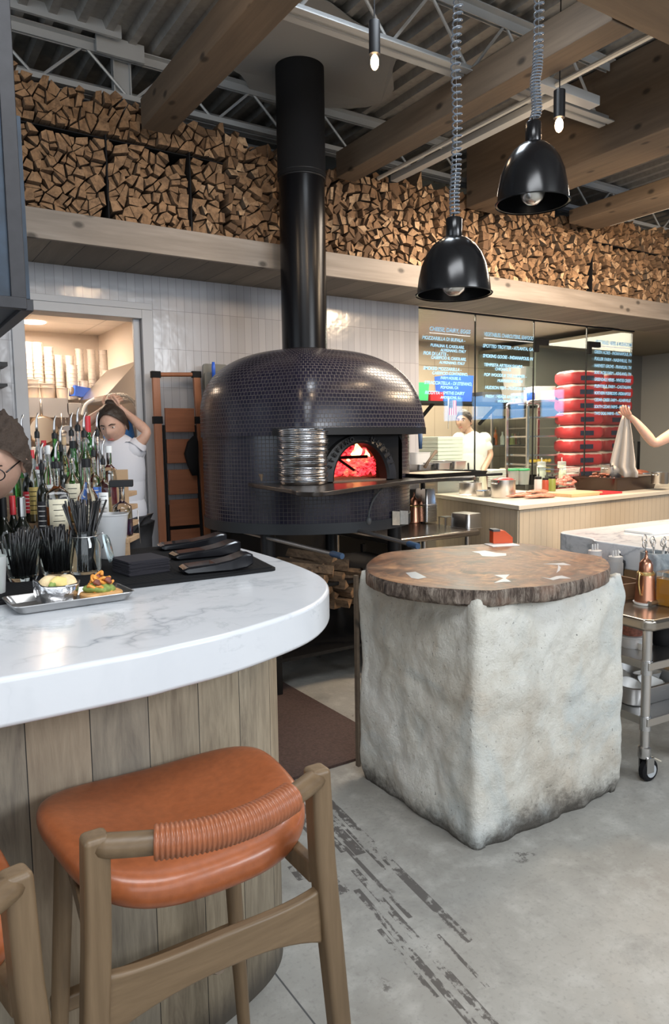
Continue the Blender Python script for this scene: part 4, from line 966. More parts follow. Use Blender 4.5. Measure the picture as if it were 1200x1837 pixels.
# small black glass shelf on the tile wall left of the doorway
q = aty(0, 655, 4.78); o = MB().bb(-.35, .03, -.08, .11, -.012, .012).build('wall_shelf', M['black'], loc=q); tag(o, 'small black shelf on the tile wall left of the doorway', 'shelf')
q2 = aty(5, 692, 4.78); o = MB().bb(-.35, .03, -.08, .11, -.008, .008).build('wall_shelf', M['black'], loc=aty(0, 692, 4.78)); tag(o, 'lower narrow black shelf on the tile wall left of the doorway', 'shelf')
# ================================================================ THINGS ON THE BAR
MT = BT+.0127
glassm = glassy('bar_glass', (.93, .97, .95), .02)
M['straw'] = plain('straw_black', (.012, .012, .013), .35)
def tumbler(px, py, label, n, grp, seed):
    c = at(px, py, MT); g = thing('glass_tumbler', label, 'glass', c)
    b = MB(); b.lathe([(.036, 0), (.040, .012), (.055, .108), (.0535, .108), (.037, .010)], n=32); b.build('tumbler', glassm, g, smooth=True)
    R = random.Random(seed)
    for i in range(n):
        a = R.uniform(0, 2*PI); r0 = .031*R.random()**.5; lx, ly = R.gauss(.006, .014), R.gauss(0, .012); k_ = 1.25
        p0 = Vector((r0*math.cos(a), r0*math.sin(a), .014)); p1 = Vector((p0.x*k_+lx, p0.y*k_+ly, R.uniform(.112, .145))); rr2 = math.hypot(p1.x, p1.y)
        if rr2 > .050: p1.x *= .050/rr2; p1.y *= .050/rr2
        o = MB().tube([Vector((0, 0, 0)), p1-p0], .0032, 6).build('drinking_straw', M['straw'], smooth='all', loc=c+p0); tag(o, grp[0], 'straw', grp[1])
tumbler(42, 1040, 'flared glass tumbler of black straws, left of the two on the bar mat', 62, ('black straw standing in the left flared tumbler', 'straws in the left tumbler'), 1)
tumbler(103, 1032, 'flared glass tumbler of black straws between the other tumbler and the jar', 62, ('black straw standing in the tumbler beside the clip-top jar', 'straws in the middle tumbler'), 2)
c = at(154, 1027, MT); j = thing('clip_top_jar', 'open clip-top glass jar crammed with long black straws on the bar', 'jar', c)
MB().lathe([(.041, 0), (.044, .006), (.044, .085), (.036, .102), (.037, .122), (.0345, .122), (.034, .102), (.042, .083), (.041, .008)], n=32).build('jar_body', glassm, j, smooth=True)
b = MB(); b.tube([(.038*math.cos(2*PI*i/24), .038*math.sin(2*PI*i/24), .106) for i in range(24)], .0016, 6, closed=True); b.tube([(.038, 0, .106), (.052, -.004, .112), (.056, -.004, .09), (.05, 0, .065)], .0016, 6); b.build('wire_clip', M['steel'], j, smooth='all')
LM = Matrix.Rotation(math.radians(78), 3, 'Y') @ Matrix.Rotation(.3, 3, 'X'); lc = (.060, -.012, .066)
ld = MB().lathe([(.040, 0), (.041, .006), (.038, .010), (.028, .014), (.0, .015)], lc, 28, M=LM).build('jar_lid', glassm, j, smooth=True)
MB().lathe([(.034, -.003), (.0425, -.003), (.0425, .003), (.034, .003), (.034, -.003)], lc, 28, M=LM, cap0=False, cap1=False).build('seal_ring', plain('rubber_seal', (.62, .74, .78), .5), ld, smooth=True)
R = random.Random(5)
for i in range(54):
    a = R.uniform(0, 2*PI); r0 = R.uniform(0, .03); a2 = a+PI*.5+R.uniform(-.6, .6); rt = R.uniform(0, .034); q0 = Vector((r0*math.cos(a), r0*math.sin(a), .01)); q1 = Vector((rt*math.cos(a2), rt*math.sin(a2), .12)); v = (q1-q0)*R.uniform(1.65, 1.85)
    o = MB().tube([Vector((0, 0, 0)), v], .003, 6).build('drinking_straw', M['straw'], smooth='all', loc=c+q0); tag(o, 'long black straw standing in the clip-top jar', 'straw', 'straws in the jar')
c = at(203, 1000, MT)
o = MB().lathe([(.038, 0), (.040, .003), (.052, .138), (.0545, .140), (.0545, .144), (.051, .144), (.039, .006)], n=36).build('deli_container', M['frost'], smooth=True, loc=c); tag(o, 'tall translucent white plastic container behind the jar of straws', 'container')
c = at(252, 975, MT); o = MB().tube([(0, 0, 0), (-.006, 0, .125)], .0014, 6).build('steel_spike', M['steel'], smooth='all', loc=c); tag(o, 'thin upright steel spike behind the stacked black napkins', 'spike')
c = at(253, 1025, MT)
for i in range(18):
    o = MB().prism(rrect(-.062, .062, -.062, .062, .004, 2), 0, .0021).build('cocktail_napkin', M['napkin'] if 'napkin' in M else M.setdefault('napkin', plain('black_napkin', (.018, .016, .022), .85)), loc=c+Vector((rnd.uniform(-.002, .002), rnd.uniform(-.002, .002), .0023*i)), rz=.12+rnd.uniform(-.03, .03)); tag(o, 'square black paper napkin in the stack before the card readers', 'napkin', 'black napkins in the stack')
# card readers
scr = plain('reader_screen', (.03, .028, .03), .06)
def reader(pa, pb, label, lift=0):
    a, b_ = at(*pa, MT), at(*pb, MT); c = (a+b_)/2; v = b_-a; L_ = v.length; ang = math.atan2(v.y, v.x)
    g = thing('card_reader', label, 'card reader', (c.x, c.y, MT+lift), ang); h = L_/2; w_ = .042
    def sec(x, z0, z1, k=1): return [(x, -w_*k, z0+.006), (x, -w_*k*.8, z0), (x, w_*k*.8, z0), (x, w_*k, z0+.006), (x, w_*k*.98, z1-.004), (x, w_*k*.85, z1), (x, -w_*k*.85, z1), (x, -w_*k*.98, z1-.004)]
    b = MB(); b.loft([sec(-h, .006, .016, .85), sec(-h+.012, 0, .021), sec(-h*.1, 0, .026), sec(h*.35, 0, .033), sec(h-.02, .006, .046), sec(h, .014, .044, .85)][::-1]); b.build('body', M['blackgloss'], g, bevel=.003)
    b = MB(); b.add([(-h+.015, -w_*.78, .0222), (-h*.1, -w_*.78, .0268), (-h*.1, w_*.78, .0268), (-h+.015, w_*.78, .0222)], [(0, 1, 2, 3)]); b.build('screen', scr, g, solid=.001)
reader((285, 987), (402, 978), 'black handheld card reader farthest from the camera on the bar mat')
reader((308, 1004), (425, 993), 'black handheld card reader lying between the two other readers')
reader((325, 1029), (448, 1018), 'black handheld card reader nearest the camera on the bar mat')
# steel tray with food
tc = at(125, 1082, BT); tr = thing('steel_tray', 'small oblong stainless serving tray with food on the marble bar', 'tray', tc, math.radians(3))
def rr(w_, d_, z, r=.02): return [(x, y, z) for x, y in rrect(-w_, w_, -d_, d_, r, 5)]
b = MB(); b.loft([rr(.122, .056, .001), rr(.128, .062, .004), rr(.138, .072, .020), rr(.1395, .0735, .0205), rr(.1395, .0735, .0225), rr(.137, .071, .022), rr(.126, .060, .005), rr(.118, .052, .003)]); b.build('tray', M['steel'], tr, smooth=True)
bread = plain('bread', (.62, .34, .13), .7, 0, .5, 60, var=.3); crumb = plain('crumb', (.80, .62, .36), .8, 0, .6, 80, var=.15); foil = plain('foil', (.75, .75, .77), .25, 1, 1.0, 45)
org = plain('melted_cheese', (.85, .33, .06), .4, 0, .4, 90, var=.3); herb = plain('greens', (.22, .30, .07), .6, 0, .4, 90, var=.4); meat = plain('roast_meat', (.22, .06, .035), .5, 0, .4, 80, var=.3); yel = plain('egg_yellow', (.80, .62, .22), .6, 0, .3, 70)
fz = BT+.006
c = at(104, 1080, fz); s_ = thing('foil_wrapped_bun', 'white bun sandwich half wrapped in silver foil on the steel tray', 'sandwich', c)
b = MB(); rr_ = []
for z, r, am in ((0, .028, .1), (.004, .036, .1), (.02, .041, .12), (.034, .043, .16), (.038, .041, .16), (.034, .039, .1)):
    rr_.append([((r*(1+am*noise.noise(Vector((math.cos(a)*2, math.sin(a)*2, z*60)))))*math.cos(a), r*.92*(1+am*noise.noise(Vector((math.cos(a)*2, math.sin(a)*2, z*60+3))))*math.sin(a), z+(.012*max(0, -math.cos(a))**4 if z > .03 else 0)) for a in [2*PI*i/40 for i in range(40)]])
b.loft(rr_, True, False); b.build('foil_wrap', foil, s_, smooth='all')
MB().ball((-.012, .004, .030), (.026, .026, .024), nz=.12).build('bun_top', crumb, s_, smooth='all'); MB().ball((.018, -.002, .028), (.022, .028, .026), nz=.12).build('bun_bottom', crumb, s_, smooth='all')
MB().ball((.004, -.016, .040), (.020, .012, .013), nz=.5).build('egg_filling', yel, s_, smooth='all'); MB().ball((-.010, -.020, .034), (.009, .009, .011), nz=.8).build('greens_filling', herb, s_, smooth='all')
c = at(182, 1073, fz); s_ = thing('open_sandwich', 'toasted bread slice heaped with orange cheese, greens and meat on the tray', 'sandwich', c)
b = MB(); b.loft([[(x*k, y*k, z) for x, y in rrect(-.040, .040, -.026, .026, .014, 5)] for z, k in ((0, .9), (.003, 1), (.012, 1.03), (.015, .98))]); b.build('toast', bread, s_, smooth=True, rz=.1)
MB().ball((0, .002, .022), (.034, .022, .014), nz=.4).build('greens_bed', herb, s_, smooth='all')
for i in range(26):
    a = i*2.4; r = .004+.0010*i; p0 = Vector((r*math.cos(a), .004+r*.6*math.sin(a), .030+.012*math.cos(i)-.0009*i+.006)); pts = catmull([p0, p0+Vector((.012*math.cos(a+1.4), .010*math.sin(a+1.4), .006)), p0+Vector((.020*math.cos(a+2.2), .014*math.sin(a+2.2), -.004)), p0+Vector((.018*math.cos(a+3.2), .016*math.sin(a+3.2), -.010))], 5)
    MB().tube(pts, .0034, 6).build('cheese_strand', org, s_, smooth='all')
for i, (x, y, z) in enumerate(((-.010, -.012, .036), (.014, -.008, .038), (.0, .012, .042))): MB().ball((x, y, z), (.008, .007, .007), nz=.6).build('meat_piece', meat, s_, smooth='all')
for nm_, f_ in (('foil_wrapped_bun', 1.22), ('open_sandwich', 1.16)): bpy.data.objects[nm_].scale = (f_,)*3
# green drink cut off by the left edge
c = at(-12, 1072, BT); g = thing('smoothie_cup', 'cup of green drink cut off by the left edge of the photo', 'cup', c)
MB().lathe([(.026, .001), (.033, .085), (.0, .086)], n=24).build('green_drink', plain('green_juice', (.22, .5, .08), .4), g, smooth=True); MB().lathe([(.028, 0), (.036, .105), (.0355, .105), (.0275, .002)], n=24).build('cup', M['frost'], g, smooth=True)

# ================================================================ BOTTLES ON THE STEPPED DISPLAY
ply = wood('display_plywood', (.32, .2, .11), (.55, .38, .23), 0, 14, .6)
ds = thing('bottle_display', 'stepped plywood display shelf holding the liquor bottles behind the bar', 'shelf', (.52, 2.75, 0))
# tiers follow the sight line of the rows: each tier is deeper and higher
th0 = math.radians(-12)
tiers = [(2.40, 1.145), (2.53, 1.18), (2.67, 1.225), (2.82, 1.265)]
def tier_pt(px, k): return atd(px, 900, tiers[k][0]).to_2d()
for k, (D, z) in enumerate(tiers):
    a, b_ = atd(12, 900, D), atd(238, 900, D); v = (b_-a); v.z = 0; L_ = v.length; v.normalize(); nn = Vector((-v.y, v.x, 0)); c = (a+b_)/2+nn*.0
    m = MB(); m.box((c.x-.52, c.y-2.75, z-.009), (L_, .135, .018), rz=math.atan2(v.y, v.x)); m.build('step', ply, ds, bevel=.002)
    m = MB(); m.box((c.x-.52-nn.x*.06, c.y-2.75-nn.y*.06, (z+(tiers[k-1][1] if k else BT+.02))/2-.009), (L_, .012, z-(tiers[k-1][1] if k else BT+.02)), rz=math.atan2(v.y, v.x)); m.build('riser', ply, ds)
gl = {'clear': glassy('bottle_clear', (.97, .98, .97), .03), 'green': glassy('bottle_green', (.12, .52, .12), .03), 'dark': plain('bottle_dark', (.012, .014, .01), .08), 'amberg': glassy('bottle_amber_glass', (.55, .22, .05), .03)}
liq = {'amber': plain('liquor_amber', (.30, .075, .01), .1, Transmission_Weight=.25), 'straw': plain('liquor_straw', (.70, .55, .25), .1, Transmission_Weight=.6), 'red': plain('liquor_red', (.16, .015, .02), .1), 'dark': plain('liquor_plum', (.05, .012, .04), .1), 'none': None}
cap = {'red': M['red'], 'black': M['black'], 'silver': M['steel'], 'white': M['white'], 'yellow': plain('cap_yellow', (.8, .6, .1), .4), 'cork': plain('cork', (.55, .38, .22), .8)}
lab = {'cream': plain('label_cream', (.80, .74, .56), .6, 0, var=.08, bscale=120), 'white': plain('label_white', (.86, .86, .84), .6), 'black': plain('label_black', (.03, .03, .035), .5), 'blue': plain('label_blue', (.08, .2, .6), .5), 'gold': plain('label_gold', (.6, .45, .15), .4, .4), 'redl': plain('label_red', (.5, .03, .04), .5)}
PROF = {'round': [(.9, 0), (1, .02), (1, .56), (.93, .63), (.55, .71), (.36, .76), (.33, .97), (.36, .975), (.36, 1)],
        'wine': [(.92, 0), (1, .015), (1, .60), (.9, .67), (.5, .74), (.37, .79), (.36, .96), (.40, .965), (.40, 1)],
        'squat': [(.92, 0), (1, .03), (1, .50), (.92, .60), (.5, .66), (.30, .70), (.28, .96), (.34, .965), (.34, 1)],
        'bulb': [(.85, 0), (1, .05), (1.02, .35), (.85, .52), (.5, .62), (.32, .70), (.29, .96), (.35, .965), (.35, 1)]}
def pour(b, z0, s=1): b.tube([(0, 0, z0), (0, 0, z0+.018*s), (.002, 0, z0+.05*s), (.008, 0, z0+.068*s)], [.005, .005, .0036, .003], 8)
def bottle(px, k, w_px, h, shape, g_, fill, lq, lb, cp, label, sq=False, z=None, D=None, fz0=.16, fz1=.5):
    D = D or tiers[k][0]; z = z if z is not None else tiers[k][1]; p = atd(px, 900, D); r = w_px*D/FPX/2
    t_ = thing('liquor_bottle' if shape != 'wine' else 'wine_bottle', label, 'bottle', (p.x, p.y, z), random.Random(px*7).uniform(-.2, .2)-.35)
    pr = [(a*r, q*h) for a, q in PROF[shape]]; b = MB()
    def lay(bb, prof, c0=True, c1=True):
        if not sq: bb.lathe(prof, n=28, cap0=c0, cap1=c1)
        else:
            rings = []
            for a, q in prof:
                if a > r*.6: rings.append([(x, y, q) for x, y in rrect(-a, a, -a*.8, a*.8, a*.25, 6)])
                else: rings.append([(a*math.cos(2*PI*i/28+.11), a*math.sin(2*PI*i/28+.11), q) for i in range(28)])
            bb.loft(rings, c0, c1)
    lay(b, pr); b.build('glass_body', gl[g_], t_, smooth=True, ang=.9)
    if liq[lq] and g_ != 'dark':
        m = MB(); pf = [(a*r*.93, q*h) for a, q in PROF[shape] if q <= fill]; pf = [(pf[0][0], .006)]+pf[1:]+[(pf[-1][0]*.98, fill*h)]; lay(m, pf); m.build('liquor', liq[lq], t_, smooth=True, ang=.9)
    if lb:
        m = MB(); rl = r*1.012
        if sq:
            m.box((0, -rl*.8-.0005, h*(fz0+fz1)/2), (rl*1.5, .001, h*(fz1-fz0)))
        else:
            an = [-PI/2-1.25+2.5*i/16 for i in range(17)]; m.loft([[(rl*math.cos(a), rl*math.sin(a), h*q) for a in an] for q in (fz0, fz1)], False, False, closed=False)
        lo = m.build('label', lab[lb], t_, smooth='all')
        ink = M['blackmatt'] if lb in ('cream', 'white', 'gold') else M['paper']
        m = MB()
        for i in range(5):
            zz = h*(fz1-(fz1-fz0)*(.16+.17*i)); ww = .9-.12*(i % 3)
            if sq: m.box((0, -rl*.8-.0014, zz), (rl*1.3*ww*.8, .0004, h*.008))
            else:
                an = [-PI/2+(-.7+1.4*j/8)*ww for j in range(9)]; m.loft([[((rl+.0006)*math.cos(a), (rl+.0006)*math.sin(a), zz+q) for a in an] for q in (-h*.005, h*.005)], False, False, closed=False)
        tag(m.build('label_lines', ink, lo), kind=None)
    rt = PROF[shape][-1][0]*r; m = MB()
    if cp == 'pour': m.lathe([(rt*1.15, h*.93), (rt*1.15, h), (rt*.9, h+.006)], n=20); m.build('pourer_collar', M['black'], t_, smooth=True); m = MB(); pour(m, h+.004); m.build('steel_spout', M['steel'], t_, smooth='all')
    elif cp: m.lathe([(rt*1.12, h*(.80 if shape == 'wine' else .90)), (rt*1.12, h*1.01), (rt*1.0, h*1.015)], n=20); m.build('bottle_cap', cap[cp], t_, smooth=True)
    return t_
B_ = bottle
# front tier
B_(104, 0, 41, .245, 'squat', 'clear', .42, 'amber', 'cream', 'pour', 'square whiskey bottle with tall cream label at the front of the display', True, fz0=.08, fz1=.52)
B_(158, 0, 40, .255, 'bulb', 'clear', .40, 'amber', 'cream', 'black', 'round amber liquor bottle with a cream map-shaped label and black neck', fz0=.12, fz1=.42)
B_(219, 0, 34, .165, 'squat', 'clear', .35, 'dark', None, None, 'etched clear decanter of plum liquor at the right end of the front row')
B_(188, 1, 22, .215, 'squat', 'clear', .40, 'straw', 'white', 'pour', 'slim square bottle with white label and steel spout near the right end', True, fz0=.10, fz1=.48)
B_(78, 0, 22, .24, 'round', 'dark', 0, 'none', 'black', 'pour', 'dark round-shouldered bottle with black label left of the cream-labelled whiskey', fz0=.1, fz1=.5)
B_(132, 1, 26, .225, 'round', 'clear', .4, 'straw', 'cream', None, 'clear bottle with a cream label between the two front whiskey bottles', fz0=.15, fz1=.6)
o = None
p = atd(219, 900, tiers[0][0]); c0 = MB().box((0, 0, 0), (.075, .05, .022)).build('flat_stopper', M['black'], loc=(p.x, p.y, tiers[0][1]+.175), rz=-.35, bevel=.002)
c0.parent = None; tag(c0, 'flat rectangular black stopper on the etched decanter', 'stopper')
# second tier
B_(62, 1, 20, .25, 'round', 'clear', .5, 'straw', 'gold', 'red', 'clear bottle with gold label and red cap at the left of the middle rows', fz0=.12, fz1=.5)
B_(91, 1, 20, .265, 'round', 'clear', .45, 'straw', 'white', 'white', 'clear bottle with clear domed cap and white label behind the cream whiskey')
B_(52, 1, 19, .22, 'round', 'dark', 0, 'none', 'redl', 'black', 'small dark bottle with red label at the left of the second row')
B_(114, 1, 19, .265, 'squat', 'dark', 0, 'none', 'black', 'pour', 'slender dark bottle with pourer between the front whiskey bottles')
B_(136, 2, 32, .235, 'bulb', 'green', .4, 'none', None, 'black', 'squat bright green bottle with a black neck behind the map-labelled bottle')
B_(172, 1, 24, .245, 'squat', 'clear', .3, 'none', 'blue', 'pour', 'clear bottle with blue label left of the white-labelled square bottle', fz0=.2, fz1=.5)
B_(157, 2, 26, .27, 'round', 'clear', .4, 'none', None, 'pour', 'clear rounded bottle with pourer behind the map-labelled bottle')
B_(199, 2, 30, .215, 'squat', 'clear', .35, 'red', None, 'white', 'wide clear bottle with red liquor and white cap at the right of the display')
B_(120, 2, 20, .25, 'round', 'clear', .35, 'straw', 'cream', 'cork', 'clear bottle with cream label and cork behind the slender dark bottle')
B_(73, 2, 21, .27, 'round', 'clear', .45, 'none', 'white', 'pour', 'clear tall bottle with pourer above the red-capped bottle')
B_(46, 2, 20, .265, 'round', 'clear', .4, 'straw', None, 'pour', 'thin clear bottle with a pourer at the far left rear')
B_(36, 2, 22, .225, 'bulb', 'green', .4, 'none', None, 'black', 'dark green bottle beneath the seated man at the far left')
# back tier
B_(104, 3, 24, .225, 'round', 'green', .5, 'none', None, 'pour', 'green bottle with a steel spout in the back row, left of the yellow cap')
B_(119, 3, 20, .200, 'round', 'clear', .5, 'straw', 'gold', 'yellow', 'clear bottle with a yellow cap in the back row')
B_(134, 3, 22, .235, 'round', 'clear', .5, 'straw', None, 'pour', 'clear bottle with black collar pourer in the back row beside the yellow cap')
B_(146, 3, 23, .255, 'round', 'clear', .5, 'none', None, 'pour', 'clear bottle with a tall pourer in the back row left of the red-foil bottle')
B_(163, 3, 27, .290, 'wine', 'green', .5, 'none', None, 'red', 'tall green bottle with red foil neck topping the back row')
B_(180, 3, 22, .235, 'bulb', 'clear', .5, 'none', None, 'pour', 'clear bottle with pourer in the back row right of the red-foil bottle')
B_(84, 3, 22, .20, 'round', 'clear', .5, 'red', 'redl', 'red', 'clear bottle with red cap and red label in the back row at left')
# wine bottles at the bar edge
zb = 1.0
wsh = thing('speed_rail', 'low dark shelf behind the bar carrying the wine bottles at left', 'shelf', (.33, 2.5, 0)); MB().bb(-.05, .13, -.20, -.05, zb-.02, zb).build('rail', M['blackmatt'], wsh); 
for xx in (-.03, .1): MB().bb(xx-.01, xx+.01, -.14, -.11, 0, zb-.02).build('post', M['blackmatt'], wsh)
for px, lb, cp, lbl in ((38, 'white', 'silver', 'dark wine bottle with silver capsule and white label at the left of the bar'), (4, 'white', 'black', 'dark wine bottle with black capsule and white label at the far left edge'), (22, 'redl', 'red', 'dark wine bottle with red label standing between two white-labelled ones')):
    dd = 2.27 if px != 22 else 2.33
    B_(px, 0, 32 if px != 22 else 24, .285, 'wine', 'dark', 0, 'none', lb, cp, lbl, z=zb, D=dd, fz0=.08, fz1=.45)
q = atd(216, 860, 2.66); o = MB().box((0, 0, 0), (.055, .012, .13)).build('menu_board', plain('kraft_board', (.42, .27, .15), .7), loc=(q.x+.0, q.y, tiers[2][1]+.066), rz=-.3); tag(o, 'small brown kraft board behind the bottles in front of the woman', 'board')
q = at(232, 968, 1.08)
# ================================================================ THINGS AT THE OVEN
c = at(545, 868, SHZ+.001); rp = m_px(c, 45)
pan0 = None
for i in range(27):
    z = SHZ+.0015+.0108*i; r = rp*(1+.028*math.sin(i*2.1+.6*math.sin(i))); b = MB()
    b.lathe([(r*.90, 0), (r*.93, .002), (r*.97, .016), (r, .017), (r, .0185), (r*.965, .0178), (r*.92, .0035), (r*.9, .0022)], n=56)
    o = b.build('pizza_pan', M['alu'], smooth=True, loc=(c.x+rnd.uniform(-.006, .006), c.y+rnd.uniform(-.006, .006), z)); tag(o, 'round aluminium pizza pan in the tall stack on the oven shelf', 'pizza pan', 'stacked pizza pans')
topm = SHZ+.0108*27
c2 = at(489, 866, SHZ+.001); g = thing('loaf_pan', 'small metal loaf pan with folded paper left of the pizza pan stack', 'pan', c2+Vector((.0, .1, 0)), .1)
b = MB(); b.loft([[(x*k, y*k, z) for x, y in rrect(-.055, .055, -.05, .05, .01, 3)] for z, k in ((0, .85), (.05, 1), (.05, .97), (.004, .82))]); b.build('pan', plain('worn_pan', (.35, .25, .17), .45, .7), g, smooth=True)
MB().box((.01, 0, .055), (.07, .05, .03), M=Matrix.Rotation(.2, 3, 'X')).build('folded_paper', M['paper'], g)
# tray + peel board on the right-hand end of the shelf
ty = at(790, 853, SHZ+.004)
g = thing('sheet_tray', 'dark sheet tray on the right end of the oven shelf holding a pale peel', 'tray', (ty.x+.06, ty.y+.12, SHZ+.001), .1)
b = MB(); b.loft([[(x*k, y*k, z) for x, y in rrect(-.30, .30, -.20, .20, .02, 3)] for z, k in ((0, .97), (.022, 1), (.022, .985), (.004, .96))]); b.build('tray', M['black'], g, smooth=True)
o = MB().prism(rrect(-.27, .22, -.15, .16, .03, 3), 0, .012).build('peel_board', wood('pale_board', (.5, .4, .3), (.7, .6, .48), 0, 12), loc=(ty.x+.06, ty.y+.12, SHZ+.006), rz=.15); tag(o, 'pale wooden peel board lying on the dark tray beside the oven', 'board')
for sx, sy in ((-.30, -.1), (.38, .15)):
    pass
sb = thing('raised_shelf', 'dark raised shelf standing on the work table right of the oven, carrying prep pans', 'shelf', (3.62, 4.15, 0))
MB().bb(-.27, .42, -.25, .55, 1.17, 1.19).build('top', M['black'], sb, bevel=.004)
for x, y in ((-.22, .52), (.28, .52)): MB().lathe([(.02, .7535), (.02, 1.17)], (x, y, 0), 12).build('leg', M['black'], sb, smooth=True)
def hpan(name, lab, px, py, z, w_, d_, h, mat, cat='pan', grp=None, rz=0, inv=False, D=None):
    p = at(px, py, z) if D is None else atd(px, py, D); p.z = z; b = MB(); k0 = .88; prof = ((0, k0), (h*.06, k0+.03), (h-.004, .97), (h-.003, 1.04), (h, 1.04), (h, .96), (.006, k0-.03))
    if inv: prof = tuple((h-z_, k_) for z_, k_ in prof)[::-1]
    b.loft([[(x*k, y*k, z_) for x, y in rrect(-w_/2, w_/2, -d_/2, d_/2, min(w_, d_)*.18, 5)] for z_, k in prof]); o = b.build(name, mat, smooth=True, loc=p, rz=rz); tag(o, lab, cat, grp); return o
hpan('prep_pan', 'stainless prep pan on the dark raised shelf behind the peel tray', 778, 842, 1.191, .16, .3, .06, M['steel_dull'])
hpan('prep_pan', 'stainless prep pan on the raised shelf nearest the glass', 806, 841, 1.191, .16, .3, .07, M['steel_dull'])
hpan('prep_pan', 'low steel pan with ladle on the raised shelf next to the oven', 748, 843, 1.191, .16, .25, .05, M['steel_dull'])
hpan('plastic_bin', 'clear plastic bin standing on the raised shelf beside the oven', 750, 836, 1.22, .18, .16, .12, M['frost'], 'bin')
o = MB().tube([(0, 0, 0), (.06, .02, .05), (.14, .05, .10)], [.012, .008, .012], 8).build('wooden_spoon', M['beam'], smooth='all', loc=atd(762, 838, 4.7)); tag(o, 'brown wooden spoon lying in the pan beside the oven', 'spoon')
# blue-handled cleaning brush hanging from the hood
o = MB().tube([(0, 0, 0), (.0, 0, -.09)], [.014, .01], 8).build('hanging_brush', M['penhandle'], smooth='all', loc=atd(754, 778, 4.3)); tag(o, 'short blue-handled brush hanging below the right corner of the oven hood', 'handle')
# stainless work table with pans right of the oven
wt = thing('work_table', 'low stainless work table between the oven and the kitchen counter', 'table', (3.5, 4.4, 0)); wz = .752
b = MB(); b.prism(rrect(-.42, .45, -.37, .44, .03, 4), wz-.045, wz); b.build('top', plain('brushed_top', (.30, .27, .24), .25, .9), wt, bevel=.016, bseg=4)
MB().prism(rrect(-.4, .43, -.33, .42, .03, 4), .26, .285).build('lower_shelf', M['steel_dull'], wt, bevel=.004)
for x, y in ((-.09, -.33), (.34, -.33), (-.38, .4), (.41, .4), (-.38, -.33)): MB().lathe([(.02, 0), (.02, wz-.03)], (x, y, 0), 14).build('leg', M['steel'], wt, smooth=True)
def oilcan(p, s, lab, rz=0, spout=True):
    g = thing('copper_oil_can', lab, 'oil can', p, rz)
    MB().lathe([(.040*s, 0), (.042*s, .006*s), (.040*s, .012*s), (.034*s, .10*s), (.030*s, .112*s)], n=28).build('body', M['copper'], g, smooth=True)
    MB().lathe([(.033*s, .108*s), (.034*s, .116*s), (.030*s, .122*s)], n=28).build('collar', M['brass'], g, smooth=True)
    MB().lathe([(.027*s, .12*s), (.026*s, .155*s), (.018*s, .165*s), (.008*s, .175*s), (.004*s, .195*s), (.006*s, .2*s), (.001, .206*s)], n=24).build('lid', M['copper'], g, smooth=True)
    MB().tube(catmull([(-.034*s, 0, .115*s), (-.06*s, 0, .12*s), (-.065*s, 0, .08*s), (-.05*s, 0, .04*s), (-.037*s, 0, .03*s)], 6), .004*s, 8).build('handle', M['brass'], g, smooth='all')
    if spout: MB().tube([(.034*s, 0, .035*s), (.06*s, 0, .07*s), (.115*s, 0, .15*s)], [.012*s, .009*s, .005*s], 10).build('spout', M['copper'], g, smooth='all')
    return g
oilcan(at(743, 938, wz+.001), 1.25, 'copper oil can with a brass handle on the work table against the oven', PI, False)
p = at(770, 938, wz+.001)
for i in range(12):
    o = MB(); h = .15; pr = ((h, .78), (h-.01, .84), (.02, .985), (.018, 1.06), (.013, 1.06), (.012, .97), (h-.012, .8))
    o.loft([[(x*k, y*k, z_) for x, y in rrect(-.062, .062, -.085, .085, .02, 4)] for z_, k in pr]); o = o.build('hotel_pan', M['steel'], smooth=True, loc=(p.x, p.y+.05, wz+.001+.0125*i), rz=.0); tag(o, 'upturned stainless pan in the nested stack beside the copper oil can', 'pan', 'nested steel pans')
hpan('hotel_pan', 'single upturned stainless pan at the right end of the work table', 836, 946, wz+.001, .17, .22, .115, M['steel'], inv=True)
p = at(800, 944, wz+.001); b = MB(); b.bb(-.045, .045, -.04, .04, .075, .08)
for sx in (-1, 1):
    for sy in (-1, 1): b.bb(sx*.04-.003, sx*.04+.003, sy*.036-.003, sy*.036+.003, 0, .075)
o = b.build('wire_stand', M['steel'], loc=p); tag(o, 'small square steel stand between the pans on the work table', 'stand')
hpan('stock_pot', 'wide steel pot on the lower shelf of the work table', 792, 978, .286, .3, .3, .14, M['steel_dull'], 'pot', D=4.75)
# ladder
lw_ = wood('ladder_wood', (.22, .08, .035), (.34, .135, .06), 2, 16, .45); lwx = wood('ladder_tread_wood', (.20, .07, .03), (.32, .12, .055), 0, 16, .5)
LY = 4.78; a0 = aty(279, 672, LY); a1 = aty(352, 672, LY); b0 = aty(292, 972, LY-.06); b1 = aty(372, 972, LY-.06)
lad = thing('step_ladder', 'folded wooden step ladder leaning on the tile wall beside the oven', 'ladder', (a0.x, LY, 0))
def LL(p): return Vector(p)-Vector((a0.x, LY, 0))
for (t_, b_) in ((a0, b0), (a1, b1)):
    d = (b_-t_)/(b_.z-t_.z); ft = b_+d*(0-b_.z); m = MB(); m.bar(LL(ft), LL(t_), .05, .028, up=(0, 1, 0)); m.build('rail', lw_, lad, bevel=.004)
    m = MB(); m.box(LL(t_), (.065, .036, .045)); m.build('corner_cap', M['blackmatt'], lad, bevel=.004)
    q = t_.lerp(b_, .27); MB().box(LL(q), (.064, .036, .05)).build('joint_bracket', M['blackmatt'], lad, bevel=.003)
    MB().bar(LL(ft)+Vector((.04 if t_ is a0 else -.04, -.005, 0)), LL(t_.lerp(b_, .3))+Vector((.04 if t_ is a0 else -.04, -.005, 0)), .014, .02, up=(0, 1, 0)).build('inner_rail', M['blackmatt'], lad)
